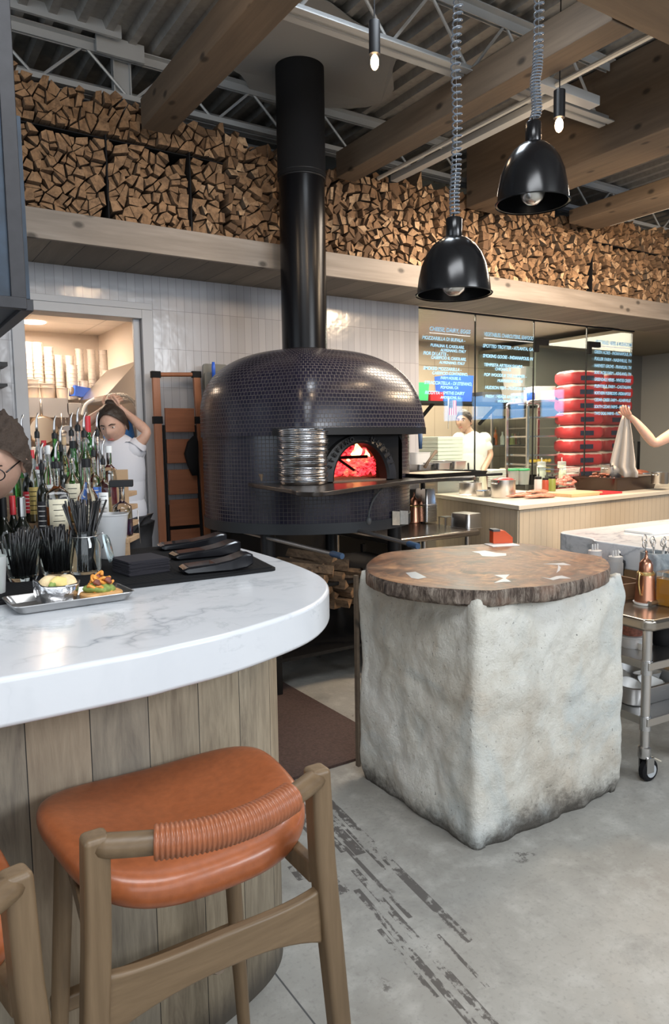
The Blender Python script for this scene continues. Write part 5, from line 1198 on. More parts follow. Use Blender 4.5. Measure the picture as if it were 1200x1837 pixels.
MB().tube([LL(a0), LL(a1)], .015, 10).build('top_bar', lw_, lad, smooth=True)
for (xl, xr, yt, yb) in ((295, 349, 732, 775), (298, 350, 788, 830), (301, 357, 843, 885), (304, 363, 897, 940), (306, 367, 951, 994)):
    A_, B2 = aty(xl, yt, LY-.035), aty(xr, yb, LY-.035); MB().bb(A_.x-a0.x, B2.x-a0.x, -.045, -.025, B2.z, A_.z).build('tread', lwx, lad, bevel=.004)
# cutting boards and a jacket by the ladder
gb = plain('grey_board', (.14, .14, .125), .6)
for (xa, xb, yt, Y, lab_) in ((364, 380, 652, 4.80, 'tall dark grey cutting board standing behind the oven'), (367, 392, 667, 4.74, 'lighter grey cutting board leaning in front of the taller one')):
    A_, B2 = aty(xa, yt, Y), aty(xb, yt, Y); o = MB().prism([(x, z) for x, z in rrect(0, B2.x-A_.x+.12, -.45, 0, .02, 3)], 0, .014)
    o.v = [(x, z_, y) for x, y, z_ in o.v]; o = o.build('cutting_board', gb, loc=(A_.x, Y, A_.z)); tag(o, lab_, 'cutting board')
o = MB().tube([(0, 0, -.08), (0, 0, .02), (.0, 0, .055)], [.012, .014, .01], 8).build('brush_handle', M['blue'], smooth='all', loc=aty(383, 664, 4.72)); tag(o, 'bright blue brush handle above the grey cutting boards', 'handle')
p = aty(344, 782, 4.69); b = MB(); b.loft([[(x*k+ox, y*k2, z) for x, y in rrect(-.045, .045, -.02, .02, .015, 3)] for z, k, ox, k2 in ((0, .25, .02, .5), (-.04, .8, .005, 1), (-.12, 1.05, -.01, 1.2), (-.2, .8, .0, 1), (-.27, .45, .015, .7))])
o = b.build('oven_mitt', M['blackmatt'], smooth='all', loc=p); tag(o, 'black oven mitt hanging in front of the ladder treads', 'oven mitt')
o = MB().box((0, 0, 0), (.84, 1.5, .012)).build('floor_mat', plain('brown_rubber', (.075, .045, .038), .85, 0, .6, 90, var=.3), loc=(1.60, 3.36, .007)); tag(o, 'dark reddish brown rubber mat on the concrete behind the bar', 'floor mat')

# ================================================================ BACK COUNTER
CZ = .95
cA, cB, cC = at(779, 886, CZ), at(931, 907, CZ), at(1198, 880, CZ)
cC = cB+(cC-cB)*1.6
sl = NT('shiplap'); geo = sl.n('TexCoord').outputs['UV']; su = sl.n('SeparateXYZ'); sl.L(geo, su.inputs[0]); q = sl.math('FRACT', sl.math('DIVIDE', su.outputs[0], .072))
gp = sl.math('LESS_THAN', q, .035); cl = sl.mix((.50, .43, .33), (.56, .48, .37), sl.noise(geo, 12, 3)); cl = sl.mix(cl, (.2, .16, .12), gp)
sl.set('Base Color', cl); sl.set('Roughness', .5); sl.bump(sl.math('SUBTRACT', 1, gp), .4, .004); M['shiplap'] = sl.m
n1 = (cB-cA).cross(Vector((0, 0, 1))).normalized()
cab = thing('kitchen_counter', 'beige vertical-board kitchen counter on the far side of the pass', 'counter', (cB.x, cB.y, 0))
far = cC+Vector((0, .85, 0)); inA = cA+Vector((.8, 0, 0))
pts = [cA, cB, cC, far, Vector((cA.x+.9, cB.y+.95, 0)), Vector((cA.x+.9, cA.y, 0))]
pp = [(v.x-cB.x, v.y-cB.y) for v in pts]
b = MB(); acc = 0
ins = [(cA.x+.03, cA.y), (cB.x+.03, cB.y+.03), (cC.x, cC.y+.03)]
for (a, c_) in zip(ins, ins[1:]):
    L_ = math.dist(a, c_); v4 = [(a[0]-cB.x, a[1]-cB.y, .0), (c_[0]-cB.x, c_[1]-cB.y, .0), (c_[0]-cB.x, c_[1]-cB.y, CZ-.04), (a[0]-cB.x, a[1]-cB.y, CZ-.04)]
    b.add(v4, [(0, 1, 2, 3)], [[(acc, 0), (acc+L_, 0), (acc+L_, .9), (acc, .9)]]); acc += L_
b.build('front_boards', M['shiplap'], cab, solid=.02)
b = MB(); b.prism([(x, y) for x, y in pp][:3]+[(pp[3][0], pp[3][1]), pp[4], pp[5]], CZ-.035, CZ); b.build('counter_top', plain('light_counter_top', (.62, .57, .48), .35), cab, bevel=.004)
C = lambda x, y: at(x, y, CZ+.001)
def pot(name, px, py, wpx, hpx, lab_, mat=None, cat='pot', lid=False, fill=None, hand=True, z=None):
    p = at(px, py, z or CZ+.001); k = depth(p)/FPX; r = wpx*k/2; h = hpx*k; p = p+Vector((0, r*.6, 0)); g = thing(name, lab_, cat, p)
    MB().lathe([(r*.95, 0), (r, .01), (r, h), (r*1.03, h+.003), (r*.96, h+.003), (r*.95, .01)], n=32).build('body', mat or M['steel'], g, smooth=True)
    if hand:
        for s in (-1, 1): MB().tube([(s*r, -.03, h*.8), (s*r*1.18, -.02, h*.82), (s*r*1.18, .02, h*.82), (s*r, .03, h*.8)], .005, 6).build('handle', M['steel'], g, smooth='all')
    if fill: MB().ball((0, 0, h*.93), (r*.9, r*.9, r*.3), nz=.3).build('contents', fill, g, smooth='all')
    return g
rm = plain('raw_meat', (.62, .22, .17), .4, 0, .5, 60, var=.35); cm = plain('cooked_meat', (.28, .09, .05), .5, 0, .6, 70, var=.4)
pot('mixing_bowl', 852, 888, 40, 22, 'steel mixing bowl at the left end of the kitchen counter', hand=False)
pot('cooking_pot', 868, 880, 22, 30, 'small steel pot behind the mixing bowl on the kitchen counter')
hpan('steel_tray', 'shallow rectangular steel tin in front of the mixing bowl', 872, 890, CZ+.001, .17, .1, .05, M['steel'])
pot('stock_pot', 912, 893, 44, 32, 'steel stock pot with red contents left of centre on the kitchen counter', fill=M['red'])
pot('mixing_bowl', 797, 882, 22, 34, 'dark steel canister at the far left corner of the kitchen counter', M['steel_dull'], 'canister', hand=False)
p = C(836, 889); o = MB().box((0, 0, .006), (.13, .08, .012), rz=.4).build('folded_cloth', M['whitecloth'], loc=p, bevel=.004); tag(o, 'folded white cloth at the left edge of the kitchen counter', 'cloth')
p = at(888, 876, CZ+.001)+Vector((0, .35, 0)); g = thing('knife_holder', 'black utensil holder with dark knife handles behind the stock pot', 'holder', p); MB().box((0, 0, .09), (.1, .12, .18)).build('holder', M['blackmatt'], g, bevel=.006)
for i in range(3): MB().tube([(-.03+.03*i, 0, .17), (-.035+.03*i, 0, .25)], .009, 6).build('knife_handle', M['black'], g, smooth='all')
p = at(926, 876, CZ+.001)+Vector((.05, .4, 0))
for i in range(9):
    o = MB().box((0, 0, .0095), (.28, .2, .018), rz=.25+rnd.uniform(-.03, .03)).build('folded_towel', M['whitecloth'], loc=p+Vector((0, 0, .0195*i)), bevel=.004); tag(o, 'folded white towel in the stack behind the stock pot', 'towel', 'folded white towels')
p = p+Vector((.28, .5, 0))
for i in range(7):
    o = MB().lathe([(.07, 0), (.12, .012), (.121, .015), (.07, .004)], n=32).build('dinner_plate', plain('plate_grey', (.5, .52, .5), .4) if i == 0 else o.data.materials[0], smooth=True, loc=p+Vector((0, 0, .11+.011*i))); tag(o, 'pale round plate in the stack behind the folded towels', 'plate', 'plates on the kitchen counter')
o = MB().box((0, 0, 0), (.26, .26, .105)).build('plate_stand', M['steel_dull'], loc=p+Vector((0, 0, .055))); tag(o, 'steel box the stack of pale plates stands on', 'box')
for i, (px, lab_) in enumerate(((961, 'clear plastic tub with green lid at left of the pair on the counter'), (980, 'clear plastic tub with green lid at right of the pair on the counter'))):
    p = at(px, 872, CZ+.001)+Vector((.05, .35, 0)); g = thing('lidded_tub', lab_, 'tub', p); MB().lathe([(.05, 0), (.062, .15)], n=20).build('tub', M['frost'], g, smooth=True); MB().lathe([(.066, .15), (.066, .165), (.06, .17)], n=20).build('lid', M['green'], g, smooth=True)
def squeeze(p, r, h, body, label, tips=1, cap_=None, rot=0):
    g = thing('squeeze_bottle', label, 'bottle', p, rot); MB().lathe([(r*.95, 0), (r, .006), (r, h*.68), (r*.85, h*.74)], n=24).build('body', body, g, smooth=True)
    cp_ = cap_ or M['frost']; MB().lathe([(r*.92, h*.73), (r*.92, h*.86), (r*.8, h*.87)], n=24).build('cap', cp_, g, smooth=True)
    for i in range(tips): MB().tube([((i-(tips-1)/2)*r*.55, 0, h*.86), ((i-(tips-1)/2)*r*.55, 0, h*1.02)], [r*.16, r*.10], 8).build('nozzle', cp_, g, smooth='all')
    return g
oil_r = plain('red_sauce', (.35, .06, .03), .3); oil_g = plain('green_oil', (.22, .26, .06), .3)
squeeze(C(965, 884), .034, .17, M['frost'], 'squeeze bottle with white contents left of the red one on the kitchen counter', 1, M['black'])
squeeze(C(978, 882), .03, .15, oil_r, 'squeeze bottle of red sauce between two others on the kitchen counter', 1, M['black'])
squeeze(C(990, 881), .034, .16, oil_g, 'squeeze bottle of green oil right of the red one on the kitchen counter', 1, M['black'])
squeeze(at(1000, 872, CZ+.001)+Vector((.1, .3, 0)), .048, .28, plain('white_mayo', (.75, .72, .66), .5), 'tall white squeeze bottle behind the red flour bags, left one')
squeeze(at(1045, 872, CZ+.001)+Vector((.1, .35, 0)), .048, .28, plain('cream_mayo', (.78, .70, .52), .5), 'tall cream squeeze bottle to the right of the other tall one')
p = at(1038, 876, CZ+.001)+Vector((.05, .28, 0)); o = MB(); o.loft([[(x*k, y*k, z_) for x, y in rrect(-.19, .19, -.13, .13, .03, 4)] for z_, k in ((0, .88), (.19, 1), (.2, 1.05), (.2, 1.0), (.19, .97), (.008, .86))]); o = o.build('clear_bin', glassm, smooth=True, loc=p); tag(o, 'clear plastic food bin behind the pile of raw meat', 'bin')
p = C(1037, 880)+Vector((0, .14, 0)); b = MB(); R = random.Random(3)
for i in range(46):
    a = R.uniform(0, 2*PI); r = R.uniform(0, 1)**.6; b.ball((.16*r*math.cos(a), .09*r*math.sin(a), .02+.07*(1-r)+R.uniform(0, .02)), (R.uniform(.018, .03), R.uniform(.012, .02), .014), 8, 6, M=Matrix.Rotation(R.uniform(0, 3), 3, 'Z'), nz=.5)
o = b.build('raw_meat_pile', rm, smooth='all'); o.location = p+Vector((0, 0, .03)); tag(o, 'heap of diced pink raw meat on the counter', 'meat', kind='stuff')
p = C(1048, 890)+Vector((.02, .12, 0)); o = MB().box((0, 0, .014), (.42, .27, .028), rz=.03).build('cutting_board', wood('maple_board', (.55, .36, .18), (.72, .52, .3), 0, 10), loc=p, bevel=.004); tag(o, 'maple cutting board under the heap of raw meat', 'cutting board')
p = C(1100, 887)+Vector((.02, .14, 0)); o = MB().box((0, 0, .008), (.3, .22, .016)).build('cutting_board', M['red'], loc=p+Vector((0, 0, 0)), bevel=.003); tag(o, 'red plastic cutting board beside the maple board', 'cutting board')
for px, py, w_, lab_ in ((945, 893, .15, 'vacuum packed pink meat at left of the packs by the counter corner'), (985, 894, .17, 'vacuum packed reddish meat in front of the maple board'), (978, 886, .12, 'sliced pink meat lying behind the vacuum packs')):
    o = MB().ball((0, 0, .018), (w_, .07, .02), nz=.5).build('packed_meat', plain('packed_meat', (.50, .22, .15), .15, 0, .6, 40, var=.35), smooth='all', loc=C(px, py)+Vector((0, .08, 0))); tag(o, lab_, 'meat')
g = thing('roasting_pan', 'deep black roasting pan holding skewered meat at the right of the counter', 'pan', C(1128, 880)+Vector((.1, .22, 0)), .05)
b = MB(); b.loft([[(x*k, y*k, z_) for x, y in rrect(-.36, .36, -.24, .24, .03, 4)] for z_, k in ((0, .9), (.12, 1), (.125, 1.04), (.128, 1.0), (.012, .88))]); b.build('pan', plain('pan_black', (.05, .03, .022), .3, .5), g, smooth=True)
b = MB(); R = random.Random(4)
for i in range(44): b.ball((R.uniform(-.26, .1), R.uniform(-.12, .14), .115+R.uniform(0, .04)), (.03, .014, .012), 8, 6, M=Matrix.Rotation(R.uniform(0, 3), 3, 'Z'), nz=.5)
tag(b.build('grilled_meat', cm, g, smooth='all'), kind='stuff')
pot('cooking_pot', 1105, 868, 36, 34, 'tall polished steel pot behind the black roasting pan', z=CZ+.06)
pot('cooking_pot', 1081, 868, 24, 22, 'small steel pot between the clear bin and the tall polished pot', z=CZ+.05, hand=False)
pot('cooking_pot', 1158, 862, 44, 14, 'wide shallow steel pot with dark stew beyond the roasting pan', fill=cm, z=CZ+.06)
pot('cooking_pot', 1192, 868, 30, 20, 'steel pot cut by the right edge of the photo', z=CZ+.06, fill=None)

# ================================================================ BEHIND THE GLASS
# flour bags
bagm = NT('flour_bag_paper'); gg = bagm.coord('Generated'); sx = bagm.n('SeparateXYZ'); bagm.L(gg, sx.inputs[0])
cl = bagm.mix((.42, .012, .02), (.52, .03, .035), bagm.noise(bagm.coord(), 9, 3)); cl = bagm.mix(cl, (.62, .45, .42), bagm.math('MULTIPLY', bagm.math('GREATER_THAN', bagm.math('ADD', sx.outputs[2], bagm.math('MULTIPLY', bagm.noise(gg, 4, 2), .3)), .98), 1))
bagm.set('Base Color', cl); bagm.set('Roughness', .5); bagm.bump(bagm.noise(bagm.coord(), 12, 3), .4, .01)
navy = plain('navy_label', (.012, .014, .04), .5)
bagproto = None
for col_, (px, Y, nb, wd) in enumerate(((1037, 5.32, 14, .42), (1092, 5.42, 14, .40))):
    base = aty(px, 800, Y)
    pal = thing('pallet', ('low wooden pallet under the left column of red flour bags', 'low wooden pallet under the right column of red flour bags')[col_], 'pallet', (base.x, Y, 0)); 
    for i in range(3): MB().bb(-.3, .3, -.2+.17*i, -.1+.17*i, .08, .1).build('board', M['beam'], pal)
    for i in (-1, 1): MB().bb(i*.25-.04, i*.25+.04, -.2, .26, 0, .08).build('bearer', M['beam'], pal)
    for k in range(nb):
        g = thing('flour_bag', 'red paper flour bag in the '+('left' if col_ == 0 else 'right')+' column stacked behind the glass', 'flour bag', (base.x+rnd.uniform(-.012, .012), Y, .101+.148*k), rnd.uniform(-.04, .04)-.25, ('left', 'right')[col_]+' column of flour bags')
        b = MB(); rings = []
        for u in range(13):
            x = -wd/2+wd*u/12; e = min(1, (1-abs(2*u/12-1))*9)**.7; hh = .146*(.74+.26*e)+.004*math.sin(u*1.7+k); rings.append([(x, -.17*(.88+.12*e)*(abs(math.cos(a))**.35)*(1 if math.cos(a) > 0 else -1), .073+hh/2*(abs(math.sin(a))**.5)*(1 if math.sin(a) > 0 else -1)) for a in [2*PI*i/20 for i in range(20)]])
        b.loft(rings); b.build('bag', bagm.m, g, smooth='all')
        MB().box((-.02, -.1725, .06), (.17, .004, .05)).build('printed_label', navy, g)
# tall sheet-pan rack
p = aty(955, 860, 5.75); rk = thing('sheet_pan_rack', 'tall aluminium sheet-pan rack behind the glass, left of the flour bags', 'rack', (p.x, p.y, 0), -.35)
for x in (-.2, .2):
    for y in (-.25, .25): MB().bb(x-.013, x+.013, y-.013, y+.013, .1, 1.80).build('post', M['alu'], rk)
for y in (-.25, .25): MB().tube(catmull([(-.2, y, 1.8), (-.17, y, 1.85), (.17, y, 1.85), (.2, y, 1.8)], 4), .014, 8).build('top_rail', M['alu'], rk, smooth='all')
for z in [.3+.105*i for i in range(15)]:
    for x in (-.185, .185): MB().bb(x-.012, x+.012, -.25, .25, z-.003, z).build('runner', M['alu'], rk)
for i, z in enumerate((.72, 1.14, 1.245, 1.455, 1.665)):
    o = MB().bb(-.172, .172, -.24, .24, 0, .014).build('sheet_pan', M['alu'], loc=(p.x, p.y, z+.301-.3+.002), rz=-.35); tag(o, 'aluminium sheet pan slid into the tall rack behind the glass', 'tray', 'sheet pans in the rack')
for i, (z, m_, lb_) in enumerate(((1.16, plain('lemon', (.8, .55, .08), .5), 'lemon'), )):
    for k in range(6):
        q = Vector((p.x, p.y, z+.032))+Matrix.Rotation(-.35, 3, 'Z') @ Vector((-.10+.045*k, -.15, 0)); o = MB().ball((0, 0, 0), (.026, .022, .022)).build('lemon', m_, smooth='all', loc=q); tag(o, 'yellow lemon in the row on the sheet-pan rack', 'lemon', 'lemons on the rack')
hpan('black_tub', 'black plastic tub on the sheet-pan rack under the lemons', 974, 815, .736, .28, .36, .28, M['blackmatt'], 'tub', D=depth(p))
q = bpy.data.objects['black_tub']; q.location = (p.x, p.y, .738); q.rotation_euler = (0, 0, -.35)
o = MB().bb(-.13, .13, -.13, .13, 0, .16).build('white_box', M['white'], loc=(p.x+.10, p.y, 1.866), rz=-.35, bevel=.004); tag(o, 'white box on top of the sheet-pan rack', 'box')
o = MB().lathe([(.04, 0), (.045, .01), (.045, .08), (.04, .09)], n=20).build('blue_tub', M['blue'], smooth=True, loc=(p.x-.10, p.y-.05, 1.866)); tag(o, 'small blue tub on top of the sheet-pan rack', 'tub')
# back shelves with bottles and containers
ws = thing('wire_shelf', 'steel wire shelf of bottles on the far wall behind the chef', 'shelf', aty(950, 797, 7.0))
MB().bb(-.9, .75, -.17, .2, -.02, 0).build('shelf', M['steel_dull'], ws); MB().bb(-.9, .75, -.17, .2, .36, .38).build('shelf', M['steel_dull'], ws)
wl = Vector(ws.location)
for x in (-.88, .73): MB().bb(x-.012, x+.012, -.16, -.136, .901-wl.z, .5).build('post', M['steel_dull'], ws); R = random.Random(8); plain('bin_haze', (.42, .41, .40), .5); hues = ['bottle_dark', 'liquor_amber', 'liquor_straw', 'label_white', 'green_oil', 'red_sauce']
for i in range(17):
    h = R.uniform(.12, .24); r = R.uniform(.025, .04); m_ = bpy.data.materials[hues[i % 6]]
    o = MB().lathe([(r, 0), (r, h*.62), (r*.4, h*.75), (r*.4, h)], n=14).build('condiment_bottle', m_, smooth=True, loc=wl+Vector((-.82+.093*i, R.uniform(-.12, .1), .001))); tag(o, 'small condiment bottle on the wire shelf behind the chef', 'bottle', 'bottles on the wire shelf')
o = MB().bb(-.035, .035, -.02, .02, 0, .13).build('yellow_bottle', plain('lime_yellow', (.6, .75, .08), .4), loc=wl+Vector((.02, -.15, .001)), bevel=.01); tag(o, 'bright lime-yellow bottle on the wire shelf behind the chef', 'bottle')
bt = thing('back_counter', 'dark steel counter along the far wall behind the glass', 'counter', (5.3, 6.9, 0)); MB().bb(-1.6, 1.6, -.3, .35, .86, .9).build('top', M['steel_dull'], bt); MB().bb(-1.58, 1.58, -.25, .35, 0, .86).build('cabinet', M['darkgray'], bt)
for i, (px, m_) in enumerate(((905, 'label_cream'), (917, 'plate_grey'), (930, 'label_cream'), (945, 'plate_grey'), (958, 'label_white'))):
    q = aty(px, 845, 6.75); o = MB().lathe([(.055, 0), (.065, .14), (.068, .15), (.06, .16)], n=20).build('food_tub', bpy.data.materials[m_], smooth=True, loc=(q.x, 6.75, .901)); tag(o, 'pale lidded food tub on the steel counter behind the chef', 'tub', 'tubs on the back counter')
# high shelf with bins
hs = thing('high_shelf', 'black wall shelf loaded with bins above the chef', 'shelf', aty(820, 722, 6.4)); hl = Vector(hs.location)
MB().bb(-.75, .8, -.2, .2, -.03, 0).build('shelf', M['blackmatt'], hs)
for x in (-.5, .5): MB().bar((x, .15, -.25), (x, -.15, -.03), .03, .03).build('bracket', M['blackmatt'], hs)
for x0, w_, h, m_, lb_ in ((-.62, .16, .20, 'green_plastic', 'green bin at the left end of the high black shelf'), (-.42, .2, .10, 'red_plastic', 'red bin next to the green one on the high black shelf'), (-.05, .36, .30, 'blue_plastic', 'large blue bin on the high black shelf above the chef'), (.42, .3, .12, 'darkgray' , 'dark bin right of the blue bin on the high shelf')):
    mt_ = M['darkgray'] if m_ == 'darkgray' else bpy.data.materials[m_]; o = MB(); o.loft([[(x*k, y*k, z_) for x, y in rrect(-w_/2, w_/2, -.15, .15, .02, 3)] for z_, k in ((0, .9), (h, 1), (h, .94), (.01, .84))]); o = o.build('storage_bin', mt_, smooth=True, loc=hl+Vector((x0, 0, .001))); tag(o, lb_, 'bin')
for i in range(2):
    q = aty(938, 722-40*i, 6.6); o = MB(); o.loft([[(x*k, y*k, z_) for x, y in rrect(-.24, .24, -.17, .17, .03, 4)] for z_, k in ((0, .86), (.22, 1), (.235, 1.04), (.24, 1.0))]); o = o.build('clear_storage_bin', bpy.data.materials['bin_haze'], smooth=True, loc=(q.x, 6.6, 1.86+.245*i)); tag(o, ('lower', 'upper')[i]+' translucent storage bin piled above the wire shelf', 'bin')
q = aty(938, 722, 6.6); o = MB().bb(-.35, .35, -.2, .2, -.03, 0).build('wall_shelf', M['blackmatt'], loc=(q.x, 6.6, 1.858)); tag(o, 'short black shelf under the translucent storage bins', 'shelf')
# flag
q = aty(812, 718, 5.8); fg = thing('american_flag', 'small hanging stars and stripes flag left of the chef', 'flag', q)
b = MB(); W2 = .105; H2 = .155
for i in range(7): b.bb(-W2/2+i*W2/7, -W2/2+(i+1)*W2/7, 0, .003, -H2, 0, mi=i % 2)
b.build('cloth', [plain('flag_red', (.5, .03, .05), .7), M['whitecloth']], fg)
b = MB(); b.bb(-W2/2, 0, -.003, 0, -.08, 0); cn = b.build('canton', navy, fg); b = MB()
for i in range(4):
    for j in range(5): b.bb(-W2/2+.006+i*.012, -W2/2+.011+i*.012, -.005, -.003, -.014-j*.015, -.009-j*.015)
b.build('stars', M['whitecloth'], cn)
MB().tube([(-W2/2-.008, 0, .02), (-W2/2-.008, 0, -.30)], .005, 6).build('pole', M['steel'], fg, smooth='all')
# dough boxes
q = at(783, 838, 1.0)
q = aty(783, 836, 5.35); zb_ = q.z
o = MB().bb(-.16, .16, -.2, .2, 0, zb_-.001).build('dough_box_dolly', M['steel_dull'], loc=(q.x, q.y, 0)); tag(o, 'steel stand under the stack of white dough boxes', 'stand')
for i in range(8):
    o = MB().bb(-.155, .155, -.2, .2, 0, .033).build('dough_box', plain('dough_box', (.72, .76, .70), .5) if i == 0 else o.data.materials[0], loc=(q.x, q.y, zb_+.0355*i), bevel=.004); tag(o, 'flat white dough box in the stack left of the chef', 'dough box', 'stacked dough boxes')
# framed board on the far wall
A_, B2 = aty(1019, 606, KW-.02), aty(1150, 700, KW-.02); bd = thing('framed_board', 'grey board in a black frame high on the wall above the flour bags', 'board', A_)
MB().bb(0, B2.x-A_.x, 0, .015, B2.z-A_.z, 0).build('panel', plain('board_grey', (.30, .33, .32), .3), bd)
MB().bb(-.03, B2.x-A_.x, -.02, .015, -.02, .03).build('frame', M['black'], bd); MB().bb(-.03, .01, -.02, .015, B2.z-A_.z, 0).build('frame', M['black'], bd)
# pull handles on the corridor door
p = aty(1141, 835, 4.96)
for i, px in enumerate((1135, 1146)):
    A_, B2 = aty(px, 792, 5.4), aty(px, 845, 5.4); o = MB().tube([A_, Vector((A_.x, A_.y, B2.z))], .016, 8).build('pull_handle', M['blackmatt'], smooth='all'); tag(o, ('left', 'right')[i]+' black vertical bar of the double door pull beyond the glass corner', 'handle')
o = MB().box((0, 0, 0), (.16, .02, .08)).build('door_lock', M['blackmatt'], loc=aty(1190, 762, 6.3895)); tag(o, 'black lock plate on the grey wall at the far right', 'lock')
# reflected daylight openings on the right-hand street side
for i, (y, w_) in enumerate(((1.9, .45), (1.15, .3), (.45, .75), (-.45, .5))):
    light('street_window_light', 'AREA', (9.36, y, 2.0), 8*w_, (.22, .52, 1), (0, y, 2.0), shape='RECTANGLE', size=w_, size_y=.42)

# ================================================================ MARBLE ISLAND
IZ = .91; isl = thing('marble_island', 'thick white marble worktop island at the right edge', 'worktop', (3.3, 2.7, 0))
pl = spline2([(.02, .055), (-.005, .03), (-.02, -.01), (-.07, -.22)]+[(at(x, y, IZ).x-3.3, at(x, y, IZ).y-2.7) for x, y in ((1070, 970), (1133, 979), (1200, 989))]+[(-.30, -1.02)], 5)
b = MB(); b.prism([(x, y) for x, y in pl]+[(2.9, -1.05), (2.9, .0), (.06, .075)], IZ-.125, IZ); b.build('worktop', M['marble'], isl, bevel=.008)
b = MB(); b.bb(.15, 2.9, -.7, -.1, 0, IZ-.125); b.build('cabinet', wood('island_boards', (.42, .27, .14), (.58, .40, .23), 2, 14, .6, plank=(0, .1)), isl)
p = at(1185, 952, IZ+.001); o = MB().prism(rrect(-.2, .3, -.10, .10, .02, 3), 0, .012).build('white_tray', M['white'], loc=p, rz=-.05); tag(o, 'long white tray lying on the marble island', 'tray')
# ================================================================ CART
KZ = .70; K0 = at(1166, 1115, KZ); cart = thing('steel_cart', 'stainless steel utility cart on casters at the right edge', 'cart', (K0.x, K0.y, 0), -.08)
top_ = plain('cart_steel', (.42, .38, .33), .22, .95)
b = MB(); b.prism([(0, .03), (.03, 0), (.44, 0), (.44, .72), (0, .72)], KZ-.05, KZ); b.build('top_shelf', top_, cart, bevel=.016, bseg=4)
for z in (.515, .275):
    b = MB(); b.prism([(.03, .02), (.41, .02), (.41, .70), (.03, .70)], z-.035, z); b.build('shelf', M['steel'], cart, bevel=.003)
for x, y in ((.045, .045), (.395, .045), (.045, .67), (.395, .67)):
    lg = MB().lathe([(.0195, .13), (.0195, KZ-.045)], (x, y, 0), 20).build('leg', M['steel'], cart, smooth=True)
    for z in (.49, .25): MB().lathe([(.0235, z-.03), (.0235, z+.03)], (x, y, 0), 20).build('sleeve', M['alu'], lg, smooth=True)
    cs = MB(); cs.lathe([(.026, .10), (.028, .105), (.026, .145), (.02, .15)], (x, y, 0), 20); cs.bb(x-.02, x+.024, y-.032, y-.026, .04, .105); cs.bb(x-.02, x+.024, y+.006, y+.012, .04, .105); cs = cs.build('caster', M['steel'], cart, smooth=True)
    MB().lathe([(.012, -.016), (.040, -.016), (.047, -.010), (.047, .010), (.040, .016), (.012, .016)], (x+.012, y-.012, .047), 28, M=Matrix.Rotation(PI/2, 3, 'X')).build('wheel', M['blackmatt'], cs, smooth=True)
    MB().lathe([(.002, -.020), (.026, -.019), (.028, .019), (.002, .020)], (x+.012, y-.012, .047), 20, M=Matrix.Rotation(PI/2, 3, 'X')).build('hub', M['gray'], cs, smooth=True)
    MB().box((x+.055, y-.012, .085), (.05, .03, .006), M=Matrix.Rotation(.5, 3, 'Y')).build('brake_lever', plain('lever_beige', (.62, .56, .45), .4), cs, bevel=.002)
T_ = lambda x, y: at(x, y, KZ+.001)
def TD(px, D): v = atd(px, 1050, D); v.z = KZ+.001; return v
squeeze(T_(1102, 1062)+Vector((.06, .04, 0)), .036, .19, M['frost'], 'translucent squeeze bottle with three nozzles, nearer the wooden caddy', 3)
squeeze(T_(1070, 1062)+Vector((.14, .12, 0)), .036, .205, plain('pink_sauce', (.75, .45, .38), .4, 0, Transmission_Weight=.3), 'pinkish squeeze bottle with three nozzles behind the wood slab', 3)
g = thing('pepper_mill', 'glossy black pepper mill between the squeeze bottle and wooden caddy', 'mill', T_(1122, 1054)+Vector((.0, .04, 0)))
MB().lathe([(.03, 0), (.034, .02), (.026, .05), (.024, .075), (.032, .11), (.03, .13), (.015, .14), (.018, .155), (.001, .165)], n=24).build('body', M['blackgloss'], g, smooth='all'); MB().ball((0, 0, .17), .008).build('knob', M['steel'], g, smooth='all')
cw = wood('caddy_wood', (.16, .09, .05), (.30, .18, .10), 0, 16, .5); p = T_(1140, 1074)+Vector((-.04, .08, 0)); g = thing('wooden_caddy', 'small dark wooden caddy box on the steel cart', 'caddy', p, -.16)
for (x0, x1, y0, y1, z0, z1) in ((-.09, .09, -.075, -.065, .012, .075), (-.09, .09, .065, .075, .012, .075), (-.09, -.08, -.065, .065, .012, .075), (.08, .09, -.065, .065, .012, .085)): MB().bb(x0, x1, y0, y1, z0, z1).build('side', cw, g, bevel=.002)
MB().bb(-.09, .09, -.075, .075, 0, .012).build('base', cw, g)
oilcan(TD(1158, 3.24)+Vector((0, 0, .011)), 1.12, 'copper oil can with long spout standing on the steel cart', .2)
o = MB().lathe([(.048, 0), (.052, .010), (.044, .0095)], n=24).build('saucer', M['white'], smooth=True, loc=TD(1158, 3.24)); tag(o, 'small white dish under the copper oil can on the cart', 'dish')
mg = NT('grey_marble'); mg.set('Base Color', mg.ramp(mg.noise(mg.coord(), 9, 6, .6, 1), [(.4, (.16, .19, .21)), (.6, (.36, .40, .42)), (.7, (.6, .62, .62))])); mg.set('Roughness', .3)
p = TD(1175, 3.36); g = thing('marble_crock', 'grey marble crock on the cart filled with tongs and spoons', 'crock', p)
MB().lathe([(.066, 0), (.068, .215), (.059, .215), (.057, .01)], n=36).build('crock', mg.m, g, smooth=True)
for i in range(7):
    a = i*.9; q = (math.cos(a)*.03, math.sin(a)*.03, .02); e = (math.cos(a)*.055, math.sin(a)*.05, .235+.01*(i % 3))
    o = MB().tube([Vector((0, 0, 0)), Vector(e)-Vector(q)], .003, 6)
    o.tube([Vector(e)-Vector(q)+Vector((.016*math.cos(t_), .004, .018+.018*math.sin(t_))) for t_ in [2*PI*k/16 for k in range(16)]], .0025, 6, closed=True); o = o.build('ring_handled_spoon', M['steel'], smooth='all', loc=p+Vector(q)); tag(o, 'steel utensil with a looped end standing in the marble crock', 'utensil', 'utensils in the crock')
